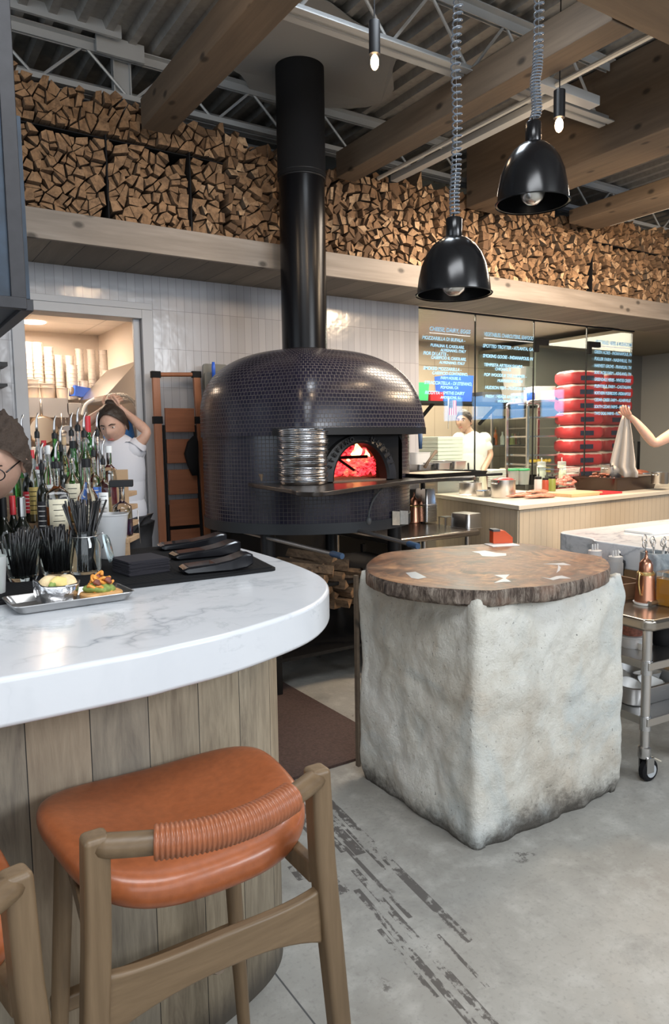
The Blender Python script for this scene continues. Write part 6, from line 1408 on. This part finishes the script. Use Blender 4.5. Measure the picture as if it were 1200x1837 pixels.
amb = plain('amber_oil', (.85, .42, .05), .15, 0, Transmission_Weight=.5); p = TD(1204, 3.20); g = thing('oil_dispenser', 'clear container of glowing amber oil at the right edge of the cart', 'container', p)
MB().bb(-.042, .042, -.042, .042, .004, .12).build('oil', amb, g); MB().prism(rrect(-.046, .046, -.046, .046, .008, 3), 0, .15).build('container', glassm, g)
o = MB().tube([(-.02, 0, .012), (.20, .0, .012)], .012, 6).build('bench_scraper', M['steel'], loc=T_(1170, 1090)+Vector((.03, .02, 0)), rz=.02); tag(o, 'steel scraper with rolled handle near the front edge of the cart', 'scraper')
def onshelf(px, py, z): return at(px, py, z+.001)
for i, (zz, m_, lb_) in enumerate(((.515, M['frost'], 'lower round deli tub on the upper cart shelf with a yellow sticker'), (.572, plain('pepper_flakes', (.25, .09, .06), .5, 0, .4, 80, var=.4), 'upper round deli tub of dark red flakes on the cart shelf'))):
    p = onshelf(1128, 1165, .515); o = MB().lathe([(.044, 0), (.055, .045), (.058, .047), (.058, .053), (.054, .055)], n=28).build('deli_tub', m_, smooth=True, loc=(p.x+.05, p.y+.02, zz+.001+(.0 if i == 0 else 0))); tag(o, lb_, 'tub')
p = onshelf(1172, 1162, .515); o = MB().lathe([(.026, 0), (.036, .085), (.034, .085), (.025, .003)], n=28, cap1=False).build('steel_cup', M['steel'], smooth=True, loc=p+Vector((.06, .1, 0))); tag(o, 'small dark steel cup on the upper cart shelf', 'cup')
o = MB().lathe([(.028, 0), (.032, .03), (.03, .03), (.026, .003)], n=24).build('ramekin', M['white'], smooth=True, loc=onshelf(1160, 1170, .515)+Vector((.03, .03, 0))); tag(o, 'small white ramekin beside the steel cup on the cart shelf', 'ramekin')
p = onshelf(1198, 1168, .515); o = MB().lathe([(.04, 0), (.045, .05), (.03, .09), (.035, .13), (.02, .15)], n=24).build('black_jar', M['blackmatt'], smooth='all', loc=p+Vector((.08, .08, 0))); tag(o, 'matt black jar at the right of the upper cart shelf', 'jar')
hpan('cart_pan', 'steel pan of white bowls on the lower cart shelf', 1180, 1252, .276, .36, .34, .085, M['steel_dull'], rz=-.08)
q0 = Vector(bpy.data.objects['cart_pan'].location); bpy.data.objects['cart_pan'].location = q0+Vector((-.02, .12, 0)); q0 = q0+Vector((-.02, .12, .012))
for i, (dx, dy, tilt) in enumerate(((-.11, -.06, .5), (-.02, .08, .3), (.10, -.02, -.2), (.0, -.09, .3), (-.11, .09, 0))):
    o = MB().lathe([(.02, 0), (.045, .012), (.062, .045), (.064, .046), (.058, .043), (.04, .014), (.0, .006)], n=32, M=Matrix.Rotation(tilt, 3, 'X')).build('white_bowl', M['white'], smooth='all', loc=q0+Vector((dx, dy, .018))); tag(o, 'small white bowl tumbled in the pan on the lower cart shelf', 'bowl', 'white bowls in the cart pan')
# orange block on the slab
p = at(898, 974, SLT+.003); o = MB().box((0, 0, 0), (.14, .10, .003), rz=-.35).build('white_card', M['paper'], loc=at(900, 977, SLT+.0025)); tag(o, 'white card on the wood slab under the orange block', 'card')
b = MB(); pr = [(-.048, 0), (.052, 0), (.052, .028), (.012, .062), (-.040, .066), (-.048, .060)]; b.loft([[(x, y, z) for x, z in pr] for y in (-.028, .028)][::-1]); g = b.build('orange_block', plain('orange_red', (.62, .085, .02), .5), loc=(p.x, p.y, SLT+.0045), rz=-.45, bevel=.002); tag(g, 'orange-red wedge-shaped block standing on the wood slab', 'block')
MB().bb(-.05, -.012, -.03, .03, .058, .070).build('clip', M['darkgray'], g, bevel=.003)

# ================================================================ STORAGE ROOM
rc = at(60, 577, 2.5); o = MB().lathe([(.10, -.006), (.085, -.012), (.001, -.012)], n=32).build('recessed_light', plain('lamp_glow', (1, .9, .8), .5, 0, Emission_Color=(1, .85, .7, 1), Emission_Strength=5.0), smooth='all', loc=(rc.x, rc.y, 2.4995)); tag(o, 'round glowing recessed ceiling light in the storage room', 'ceiling light')
light('storage_downlight', 'AREA', (rc.x, rc.y, 2.47), 17, (1, .76, .56), (rc.x, rc.y, 0), shape='DISK', size=.3)
light('storage_downlight', 'AREA', (1.0, 5.7, 2.47), 9, (1, .76, .56), (1.0, 5.7, 0), shape='DISK', size=.25)
SY = 6.95; sh0 = aty(60, 714, SY-.15); shf = thing('storage_shelf', 'wooden wall shelf loaded with plastic cups in the storage room', 'shelf', (1.0, SY, sh0.z)); z_s = sh0.z
MB().bb(-.9, .55, -.2, .28, -.035, 0).build('board', wood('shelf_board', (.45, .32, .2), (.62, .47, .32), 0, 12), shf)
MB().bb(-.9, .55, -.21, -.2, -.17, -.0).build('apron', M['casing'], shf)
cupm = plain('deli_plastic', (.86, .80, .74), .3, 0, Transmission_Weight=.35)
cps = [(48, 610, 17), (66, 616, 18), (86, 620, 17), (105, 632, 16), (124, 633, 15), (142, 626, 14), (163, 626, 15), (184, 626, 16), (57, 680, 24), (84, 683, 26), (112, 697, 20), (150, 684, 16), (171, 688, 15), (192, 665, 17), (130, 652, 16)]
for i, (px, ytop, wp) in enumerate(cps):
    Y = SY+.05 if i < 8 else SY-.12; q = aty(px, ytop, Y); k = depth(q)/FPX; r = wp*k/2; H3 = max(.05, q.z-z_s); step = .034; n = max(1, int((H3-.09)/step)+1)
    for j_ in range(n):
        o = MB().lathe([(r*.78, 0), (r*.97, .088), (r*1.04, .090), (r*1.04, .095), (r*.95, .095)], n=18).build('deli_cup', cupm, smooth=True, loc=(q.x, Y, z_s+.001+step*j_)) if j_ == 0 else copy_tree(o); o.location = (q.x, Y, z_s+.001+step*j_)
        tag(o, 'translucent plastic cup in the '+('tall rear' if i < 8 else 'short front')+' stacks on the storage room shelf', 'cup', ('tall rear' if i < 8 else 'short front')+' cup stacks')
# hanging pans
g = thing('saute_pan', 'large steel pan hanging bottom-out below the storage shelf', 'pan', aty(77, 772, SY-.25)); r = m_px(g.location, 26)
PM = Matrix.Rotation(PI/2, 3, 'X')
MB().lathe([(.001, .02), (r*.88, .02), (r, .0), (r*1.01, -.05), (r*.98, -.05), (r*.97, -.004)], n=40, M=PM).build('pan', plain('warm_steel', (.55, .42, .3), .3, 1), g, smooth=True); MB().tube([(0, 0.02, r), (0, .03, r+.14)], .01, 8).build('handle', M['steel'], g, smooth='all')
g = thing('ladle', 'steel ladle hanging beside the large pan in the storage room', 'ladle', aty(110, 742, SY-.25)); MB().tube([(0, 0, 0), (0, 0, -.15)], .006, 6).build('handle', M['steel'], g, smooth='all'); MB().ball((0, 0, -.17), (.04, .03, .03)).build('bowl', M['steel_dull'], g, smooth='all')
g = thing('saute_pan', 'smaller dark pan hanging behind the steel ladle', 'pan', aty(120, 780, SY-.2)); MB().lathe([(.001, .02), (.08, .02), (.09, 0), (.09, -.04), (.085, -.04)], n=32, M=PM).build('pan', M['steel_dull'], g, smooth=True); MB().tube([(0, .02, .09), (0, .02, .2)], .008, 8).build('handle', M['steel'], g, smooth='all')
for i, (px, py, w_, lb_) in enumerate(((152, 708, .20, 'blue film roll box lying tilted at the end of the storage shelf'),)):
    q = aty(px, py, SY-.1); g = thing('film_box', lb_, 'box', (q.x+.04, q.y, z_s+.05), .3); MB().box((0, 0, 0), (.34, .1, .09), M=Matrix.Rotation(.12, 3, 'Y')).build('carton', M['blue'], g); MB().lathe([(.02, -.003), (.035, -.003), (.035, .003), (.02, .003)], (-.171, 0, .02), 20, M=Matrix.Rotation(PI/2, 3, 'Y')).build('roll_end', M['beam'], g)
q = aty(146, 720, SY-.12); o = MB().bb(-.09, .09, -.06, .06, 0, .10).build('clear_box', M['frost'], loc=(q.x-.06, q.y-.03, z_s-.14), bevel=.004); tag(o, 'translucent plastic box below the blue film box', 'box')
A_, B2 = aty(192, 708, 5.9), aty(252, 668, 5.9); hd = thing('extractor_hood', 'sloping stainless hood corner inside the doorway at right', 'hood', A_)
b = MB(); L2 = 1.97-A_.x; hgt = .28; b.add([(0, 0, 0), (L2, 0, 0), (L2, .9, 0), (0, .9, 0), (L2-.05, 0, hgt), (L2, 0, hgt), (L2, .9, hgt), (L2-.05, .9, hgt), (0, 0, -.04), (L2, 0, -.04), (L2, .9, -.04), (0, .9, -.04)], [(0, 4, 7, 3), (0, 1, 5, 4), (1, 2, 6, 5), (4, 5, 6, 7), (3, 7, 6, 2), (0, 8, 9, 1), (0, 3, 11, 8), (8, 11, 10, 9), (1, 9, 10, 2), (2, 10, 11, 3)]); b.build('canopy', M['steel'], hd)
b = MB(); pts = catmull([aty(192, 712, 5.6), aty(210, 709, 5.6), aty(228, 712, 5.6), aty(241, 724, 5.6), aty(250, 745, 5.6)], 12); hx = []
for i, q in enumerate(pts): hx.append(q)
b.tube(hx, .008, 8); g = b.build('spray_hose', M['offwhite'], smooth='all'); b = MB(); N = 200
b.tube([pts[int(i/N*(len(pts)-1))].lerp(pts[min(len(pts)-1, int(i/N*(len(pts)-1))+1)], (i/N*(len(pts)-1)) % 1)+Vector((0, .018*math.cos(i*.9), .018*math.sin(i*.9))) for i in range(N)], .0025, 5); b.build('spring', M['steel'], g, smooth='all'); tag(g, 'curved spray hose in a steel spring above the woman', 'hose')
o = MB().tube(catmull([aty(148, 745, 6.3), aty(155, 725, 6.3), aty(180, 712, 6.3), aty(195, 716, 6.3)], 8), .014, 8).build('faucet_arm', M['white'], smooth='all'); tag(o, 'pale curved faucet arm behind the woman', 'faucet')
q = aty(249, 770, 6.2); o = MB().lathe([(.11, -.15), (.13, -.05), (.10, .12), (.04, .17)], n=24).build('water_jug', plain('jug_blue', (.04, .22, .7), .3), smooth='all', loc=(min(q.x, 1.83), q.y, q.z)); tag(o, 'bright blue water jug partly hidden by the door casing', 'jug')
stf = thing('metal_shelving', 'steel shelving unit of folded goods behind the woman', 'shelving', (1.45, 6.6, 0))
for z in (.5, .9, 1.3): MB().bb(-.7, .5, -.2, .3, z-.02, z).build('shelf', M['steel_dull'], stf)
for x in (-.69, .49): MB().bb(x-.012, x+.012, -.2, -.176, 0, 1.62).build('post', M['steel_dull'], stf)
R = random.Random(12)
for z in (.5, .9, 1.3):
    for i in range(4):
        w_ = R.uniform(.18, .25); m_ = R.choice((M['beam'], M['paper'], M['blue'], M['offwhite'])); o = MB().bb(-w_/2, w_/2, -.12, .12, 0, R.uniform(.12, .26)).build('cardboard_carton', m_, loc=(.95+.29*i, 6.62, z+.001), bevel=.004); tag(o, 'carton on the steel shelving inside the storage room', 'box', 'cartons on the storage shelving')
# ================================================================ PEOPLE
class SK:
    def __init__(s): s.p = []; s.r = []; s.e = []
    def n(s, p, r, par=None):
        s.p.append(Vector(p)); s.r.append(r if isinstance(r, tuple) else (r, r)); i = len(s.p)-1
        if par is not None: s.e.append((par, i))
        return i
    def chain(s, pts, par=None):
        for p, r in pts: par = s.n(p, r, par)
        return par
    def mesh(s, name, mat, parent, sub=2, extra=None):
        me = bpy.data.meshes.new('sk'); me.from_pydata([tuple(v) for v in s.p], s.e, []); ob = bpy.data.objects.new('sk', me); COL.objects.link(ob)
        md = ob.modifiers.new('skin', 'SKIN'); md.use_smooth_shade = True; md.branch_smoothing = .6
        for i, d in enumerate(me.skin_vertices[0].data): d.radius = s.r[i]; d.use_root = (i == 0)
        sm_ = ob.modifiers.new('sub', 'SUBSURF'); sm_.levels = sub; sm_.render_levels = sub
        dg = bpy.context.evaluated_depsgraph_get(); dg.update(); m2 = bpy.data.meshes.new_from_object(ob.evaluated_get(dg)); bpy.data.objects.remove(ob)
        b = MB(); b.add([v.co for v in m2.vertices], [tuple(f.vertices) for f in m2.polygons])
        if extra: extra(b)
        return b.build(name, mat, parent, smooth='all')
def hand(sk, wr, wpos, d, side, curl=.5, s=1.0):
    d = Vector(d).normalized(); side = (Vector(side)-d*Vector(side).dot(d)).normalized(); nrm = d.cross(side)
    pm = sk.n(wpos+d*.045*s, (.027*s, .020*s), wr)
    for i, (o_, L_) in enumerate(((-.030, .062), (-.010, .074), (.010, .070), (.029, .056))):
        b0 = wpos+d*.088*s+side*o_*s; d1 = (d+nrm*curl*.5).normalized(); d2 = (d+nrm*curl*1.6).normalized(); d3 = (d*.3+nrm*curl*2).normalized()
        sk.chain([(b0, .0092*s), (b0+d1*L_*.45*s, .0088*s), (b0+d1*L_*.45*s+d2*L_*.33*s, .008*s), (b0+d1*L_*.45*s+d2*L_*.33*s+d3*L_*.25*s, .0068*s)], pm)
    t0 = wpos+d*.030*s-side*.030*s; td = (d*.55-side*.8+nrm*.4).normalized(); sk.chain([(t0+td*.018*s, .011*s), (t0+td*.045*s+d*.01*s, .0095*s), (t0+td*.058*s+d*.03*s, .008*s)], pm)
def head_pts(Mx, c, s=1.0, jaw=1.0):
    # face looks along local -Y
    b = MB(); n, m = 40, 28; rings = []
    G = lambda x, z, x0, z0, wx, wz: math.exp(-((x-x0)/wx)**2-((z-z0)/wz)**2)
    for j in range(1, m):
        a = PI*j/m; ring = []
        for i in range(n):
            t_ = 2*PI*i/n; x, y, z = math.sin(a)*math.cos(t_), math.sin(a)*math.sin(t_), -math.cos(a)
            px, py, pz = x*.076, y*.097, z*.118
            if z < 0: k = 1-.30*(-z)**1.5*jaw; px *= k; py *= (1-.18*(-z)**2) if y < 0 else (1-.55*(-z)**1.2)
            if y < 0:
                py -= .020*G(px, pz, 0, -.018, .012, .020)+.010*G(px, pz, 0, .005, .009, .022)   # nose
                py += .009*(G(px, pz, .030, .012, .016, .012)+G(px, pz, -.030, .012, .016, .012))     # sockets
                py -= .005*G(px, pz, 0, .034, .045, .010)+.006*G(px, pz, 0, -.060, .020, .010)+.007*G(px, pz, 0, -.095, .022, .016)
                py -= .004*(G(px, pz, .04, -.03, .018, .02)+G(px, pz, -.04, -.03, .018, .02))
            ring.append(Mx @ Vector((px*s, py*s, pz*s))+c)
        rings.append(ring)
    b.loft(rings)
    for sx in (-1, 1):
        b.ball(Mx @ Vector((sx*.078*s, .008*s, -.008*s))+c, (.010*s, .018*s, .030*s), 10, 8, M=Mx)
    return b
eyew = plain('eye_white', (.75, .73, .7), .3); iris = plain('eye_dark', (.03, .02, .015), .2); lipm = plain('lips', (.42, .13, .11), .5)
def face(body, Mx, c, s=1.0, hairm=None):
    T_ = lambda v: Mx @ (Vector(v)*s)+c
    for sx in (-1, 1):
        e = MB().ball(T_((sx*.030, -.079, .012)), (.0105*s, .008*s, .0046*s), 12, 8, M=Mx).build('eye', eyew, body, smooth='all'); MB().ball(T_((sx*.030, -.0855, .012)), (.0048*s, .004*s, .0044*s), 10, 8, M=Mx).build('iris', iris, e, smooth='all')
        MB().tube([T_((sx*.014, -.097, .030)), T_((sx*.032, -.096, .036)), T_((sx*.050, -.080, .029))], [.003*s, .0038*s, .002*s], 6).build('eyebrow', hairm or M['hair'], body, smooth='all')
    MB().ball(T_((0, -.0925, -.060)), (.022*s, .008*s, .0065*s), 14, 8, M=Mx).build('lips', lipm, body, smooth='all')
def facing(yaw, pitch=0, roll=0): return (Matrix.Rotation(yaw, 3, 'Z') @ Matrix.Rotation(pitch, 3, 'X') @ Matrix.Rotation(roll, 3, 'Y'))
def person(name_label, yaw, hc, hM, sh_l, sh_r, el_l, el_r, wr_l, wr_r, hip, fig, shirt, pants, hairf, hl=None, hr=None, sleeve=.55, hand_d=(None, None), sex=0, legs=True):
    P = thing('person', name_label, 'person', (hip.x, hip.y, 0)); O_ = Vector((hip.x, hip.y, 0)); q = lambda v: Vector(v)-O_
    hipz = hip.z; side = Vector((math.cos(yaw), math.sin(yaw), 0)); nb = (sh_l+sh_r)/2
    mid = nb.lerp(hip, .5); chest = nb.lerp(hip, .28); k = 1-.1*sex
    sk = SK(); root = sk.n(q(hip), (.125*k, .10*k)); a = sk.n(q(mid), (.115*k, .09*k), root); a = sk.n(q(chest), (.13*k, .10*k), a); nk = sk.n(q(nb), (.085*k, .07*k), a)
    n2 = sk.n(q(nb.lerp(hc, .55)), .052*k, nk); sk.n(q(nb.lerp(hc, .85)), .05*k, n2)
    for s_, e_, w_, hd, dflt in ((sh_l, el_l, wr_l, hand_d[0], 1), (sh_r, el_r, wr_r, hand_d[1], -1)):
        i = sk.chain([(q(s_), .054*k), (q(s_.lerp(e_, .5)), .046*k), (q(e_), .038*k), (q(e_.lerp(w_, .4)), .038*k), (q(w_), .026*k)], nk)
        d = (w_-e_).normalized() if hd is None else Vector(hd); hand(sk, i, q(w_), d, side if abs(d.dot(side)) < .8 else Vector((0, 0, 1)), .7)
    if legs:
        for sx in (-1, 1):
            h0 = hip+side*sx*.09; sk.chain([(q(h0-Vector((0, 0, .06))), .085*k), (q(Vector((h0.x, h0.y, hipz*.52))), .06), (q(Vector((h0.x, h0.y, .10))), .042), (q(Vector((h0.x, h0.y, .05))), .04), (q(Vector((h0.x, h0.y, .045)))+Vector((math.sin(yaw), -math.cos(yaw), 0))*.14, .032)], root)
    hm = head_pts(hM, q(hc), 1-.04*sex)
    body = sk.mesh('body', fig['skin'], P, 1, lambda b: b.add(hm.v, hm.f))
    face(body, hM, q(hc), 1-.04*sex, fig['hair'])
    # clothes
    sk = SK(); root = sk.n(q(hip+Vector((0, 0, .02))), (.145*k, .12*k)); a = sk.n(q(mid), (.132*k, .105*k), root); a = sk.n(q(chest), (.160*k, .128*k), a); nk = sk.n(q(nb-Vector((0, 0, .01))), (.112*k, .098*k), a); sk.n(q(nb.lerp(hc, .30)), (.068*k, .066*k), nk)
    for s_, e_ in ((sh_l, el_l), (sh_r, el_r)): sk.chain([(q(s_), .074*k), (q(s_.lerp(e_, sleeve*.6)), .062*k), (q(s_.lerp(e_, sleeve)), .062*k)], nk)
    RM = Matrix.Rotation(yaw, 3, 'Z')
    def torso(b_):
        b_.ball(q(chest), (.172*k, .125*k, .22), 20, 12, M=RM); b_.ball(q(mid), (.160*k, .120*k, .27), 20, 12, M=RM); b_.ball(q(hip+Vector((0, 0, .03))), (.158*k, .124*k, .16), 20, 12, M=RM)
        for s_ in (sh_l, sh_r): b_.ball(q(s_), (.078*k, .075*k, .075*k), 14, 10)
        b_.ball(q(nb-Vector((0, 0, .01))), (.13*k, .10*k, .065), 18, 10, M=RM)
    sk.mesh('shirt', shirt, P, 1, torso)
    if legs:
        sk = SK(); root = sk.n(q(hip-Vector((0, 0, .01))), (.14*k, .115*k))
        for sx in (-1, 1):
            h0 = hip+side*sx*.09; sk.chain([(q(h0-Vector((0, 0, .08))), .098*k), (q(Vector((h0.x, h0.y, hipz*.52))), .075), (q(Vector((h0.x, h0.y, .10))), .062)], root)
        sk.mesh('trousers', pants, P, 1)
        for sx in (-1, 1): h0 = hip+side*sx*.09; MB().ball(q(Vector((h0.x, h0.y, .04)))+Vector((math.sin(yaw), -math.cos(yaw), 0))*.07, (.05, .12, .045), M=Matrix.Rotation(yaw, 3, 'Z')).build('shoe', M['blackmatt'], P, smooth='all')
    hairf(P, hM, q(hc))
    return P
def cap_hair(mat, puff=1.0, bun=None, curl=.05, cf=45, hl=1.02):
    def f(P, Mx, c):
        b = MB(); n, m = 56, 26; rings = []
        for j in range(m+1):
            a = (PI*.62)*(1-j/m)+.02; ring = []
            for i in range(n):
                t_ = 2*PI*i/n; fr = max(0, -math.sin(t_)); aa = min(a, PI*.62-(PI*.62-hl)*fr**.8)
                v = Vector((math.sin(aa)*math.cos(t_)*.084, math.sin(aa)*math.sin(t_)*.105+.006, math.cos(aa)*.127+.002))*puff; v *= 1+curl*noise.noise(v*cf)
                ring.append(Mx @ v+c)
            rings.append(ring)
        b.loft(rings, False, True); o = b.build('hair', mat, P, smooth='all')
        if bun: MB().ball(Mx @ Vector(bun)+c, (.035, .03, .032), nz=.3).build('hair_knot', mat, P, smooth='all')
    return f
FIG = {'skin': M['skin'], 'hair': M['hair']}
darkp = plain('dark_trousers', (.03, .03, .033), .8)
# the woman tying up her hair
W = lambda x, y, d=0: atd(x, y, 4.35+d)
yaw_w = math.atan2(-W(205, 800).x, W(205, 800).y)*1.0  # turned to the camera
hipw = W(222, 925, .05); hc = W(203, 764, -.04)
person('person in a light grey t-shirt with both hands raised, tying up dark hair', yaw_w-.25, hc, facing(yaw_w-.35, .32, -.12), W(184, 812), W(240, 808), W(140, 770, .02), W(266, 776, -.02), W(186, 736, .03), W(228, 742, .0),
       hipw, FIG, M['tshirt'], darkp, cap_hair(M['hair'], puff=1.03, bun=(0, .05, .115), hl=.82), hand_d=((.5, 0, .5), (-.6, .1, .5)), sex=1)
# the chef behind the glass
Cc = lambda x, y, d=0: atd(x, y, 7.6+d)
yc = math.atan2(-Cc(845, 800).x, Cc(845, 800).y)
ch = person('person in a white chef shirt and pale apron, smiling to the left behind the glass', yc-.5, Cc(832, 756), facing(yc-.35, .05), Cc(824, 788), Cc(868, 788, .03), Cc(818, 822), Cc(880, 816), Cc(806, 836, -.15), Cc(866, 846, -.2),
       Cc(846, 868), FIG, M['whitecloth'], darkp, cap_hair(M['hair'], puff=1.0), sleeve=.8, hand_d=((-.4, -.3, -.6), (-.3, -.5, -.7)))
h0 = Vector(ch.location); ap = Cc(846, 850)-h0; yv = Vector((math.sin(yc-.5), -math.cos(yc-.5), 0)); sd = Vector((math.cos(yc-.5), math.sin(yc-.5), 0))
b = MB(); ring = []
for z, w_ in ((1.12, .15), (.9, .17), (.6, .20), (.45, .21)):
    ring.append([Vector((0, 0, z))+Vector((ap.x, ap.y, 0))*.2+yv*(.155-.06*(abs(u)**2))+sd*w_*u for u in [-1+.2*i for i in range(11)]])
b.loft(ring, False, False, closed=False); b.build('apron', plain('apron_cream', (.66, .62, .54), .8), ch, smooth='all', solid=.006)
# cook at the right edge holding up a cloth
A2 = lambda x, y, d=0: atd(x, y, 5.1+d)
ya = math.atan2(-A2(1260, 800).x, A2(1260, 800).y)
ck = person('person cut off by the right edge, bare arm reaching left to hold up a cloth', ya-.4, A2(1262, 715), facing(ya-1.1, .1), A2(1222, 770), A2(1310, 775, .2), A2(1174, 797), A2(1320, 870, .1), A2(1137, 752), A2(1300, 920, -.1),
       A2(1265, 935), FIG, plain('navy_tshirt', (.03, .035, .07), .8), darkp, cap_hair(plain('navy_cap', (.03, .05, .14), .7), puff=1.06), sleeve=.35, hand_d=((-.8, 0, .35), (0, -.3, -.8)))
cM = facing(ya-1.1, .1); cq = A2(1262, 715)-Vector(ck.location)
b = MB(); b.loft([[cM @ Vector((.07*math.cos(t_)*k, -.075-.085*math.sin(t_)*k, .052-.01*math.sin(t_)+dz))+cq for t_ in [PI*i/12 for i in range(13)]] for k, dz in ((1, 0), (1, .006), (.3, .008))], True, True); b.build('cap_brim', bpy.data.materials['navy_cap'], ck, smooth=True)
cl = plain('linen_towel', (.50, .44, .38), .9, 0, .4, 120)
b = MB(); tp = A2(1122, 744); rings = []; sd = Vector((math.cos(ya), math.sin(ya), 0)); fw2 = Vector((math.sin(ya), -math.cos(ya), 0))
for j in range(13):
    k = j/12; w_ = .018+.066*min(1, k*1.3)**.8; z = -.44*k; ox = -.012*k+(.02 if k > .9 else 0); ring = []
    for i in range(25):
        u = -1+2*i/24; ring.append(tp+sd*(ox+w_*u)+fw2*(.016*math.sin(u*7+k*2)*(.3+k))+Vector((0, 0, z+(.05*max(0, -u)*(k > .85)) )))
    rings.append(ring)
b.loft(rings, False, False, closed=False); o = b.build('linen_cloth', cl, smooth='all', solid=.004); tag(o, 'beige linen cloth hanging from the raised hand at the right', 'cloth')
# the man at the left edge
L2 = lambda x, y, d=0: atd(x, y, 2.05+d)
yl = math.atan2(-L2(-10, 800).x, L2(-10, 800).y); hM_ = facing(yl-.38, .45, .10)
mn = person('person with curly brown hair and glasses looking down, cut off by the left edge', yl-.7, L2(-10, 826), hM_, L2(-175, 905, .24), L2(-52, 925, .10), L2(-225, 1030, .42), L2(-60, 1025, .36), L2(-170, 1060, .40), L2(-110, 1045, .38),
       L2(-125, 1105, .38), FIG, M['blackmatt'], darkp, cap_hair(plain('curly_hair', (.05, .032, .022), .8, 0, 1.0, 160), puff=1.08, curl=.16, cf=75, hl=.80), hand_d=((.3, -.6, .1), (-.5, -.4, 0)))
cq = L2(-10, 826)-Vector(mn.location)
gb_ = [hM_ @ Vector(v)+cq for v in ((-.078, 0, .012), (-.062, -.088, .014), (0, -.108, .012), (.062, -.088, .014), (.078, 0, .012))]
b = MB(); b.tube(gb_[:2], .002, 6); b.tube(gb_[3:], .002, 6)
for sx in (-1, 1): b.tube([hM_ @ Vector((sx*.033+.027*math.cos(t_), -.099+.004*abs(math.cos(t_)), .010+.020*math.sin(t_)))+cq for t_ in [2*PI*i/20 for i in range(20)]], .0018, 6, closed=True)
b.build('glasses', M['blackgloss'], mn, smooth='all')
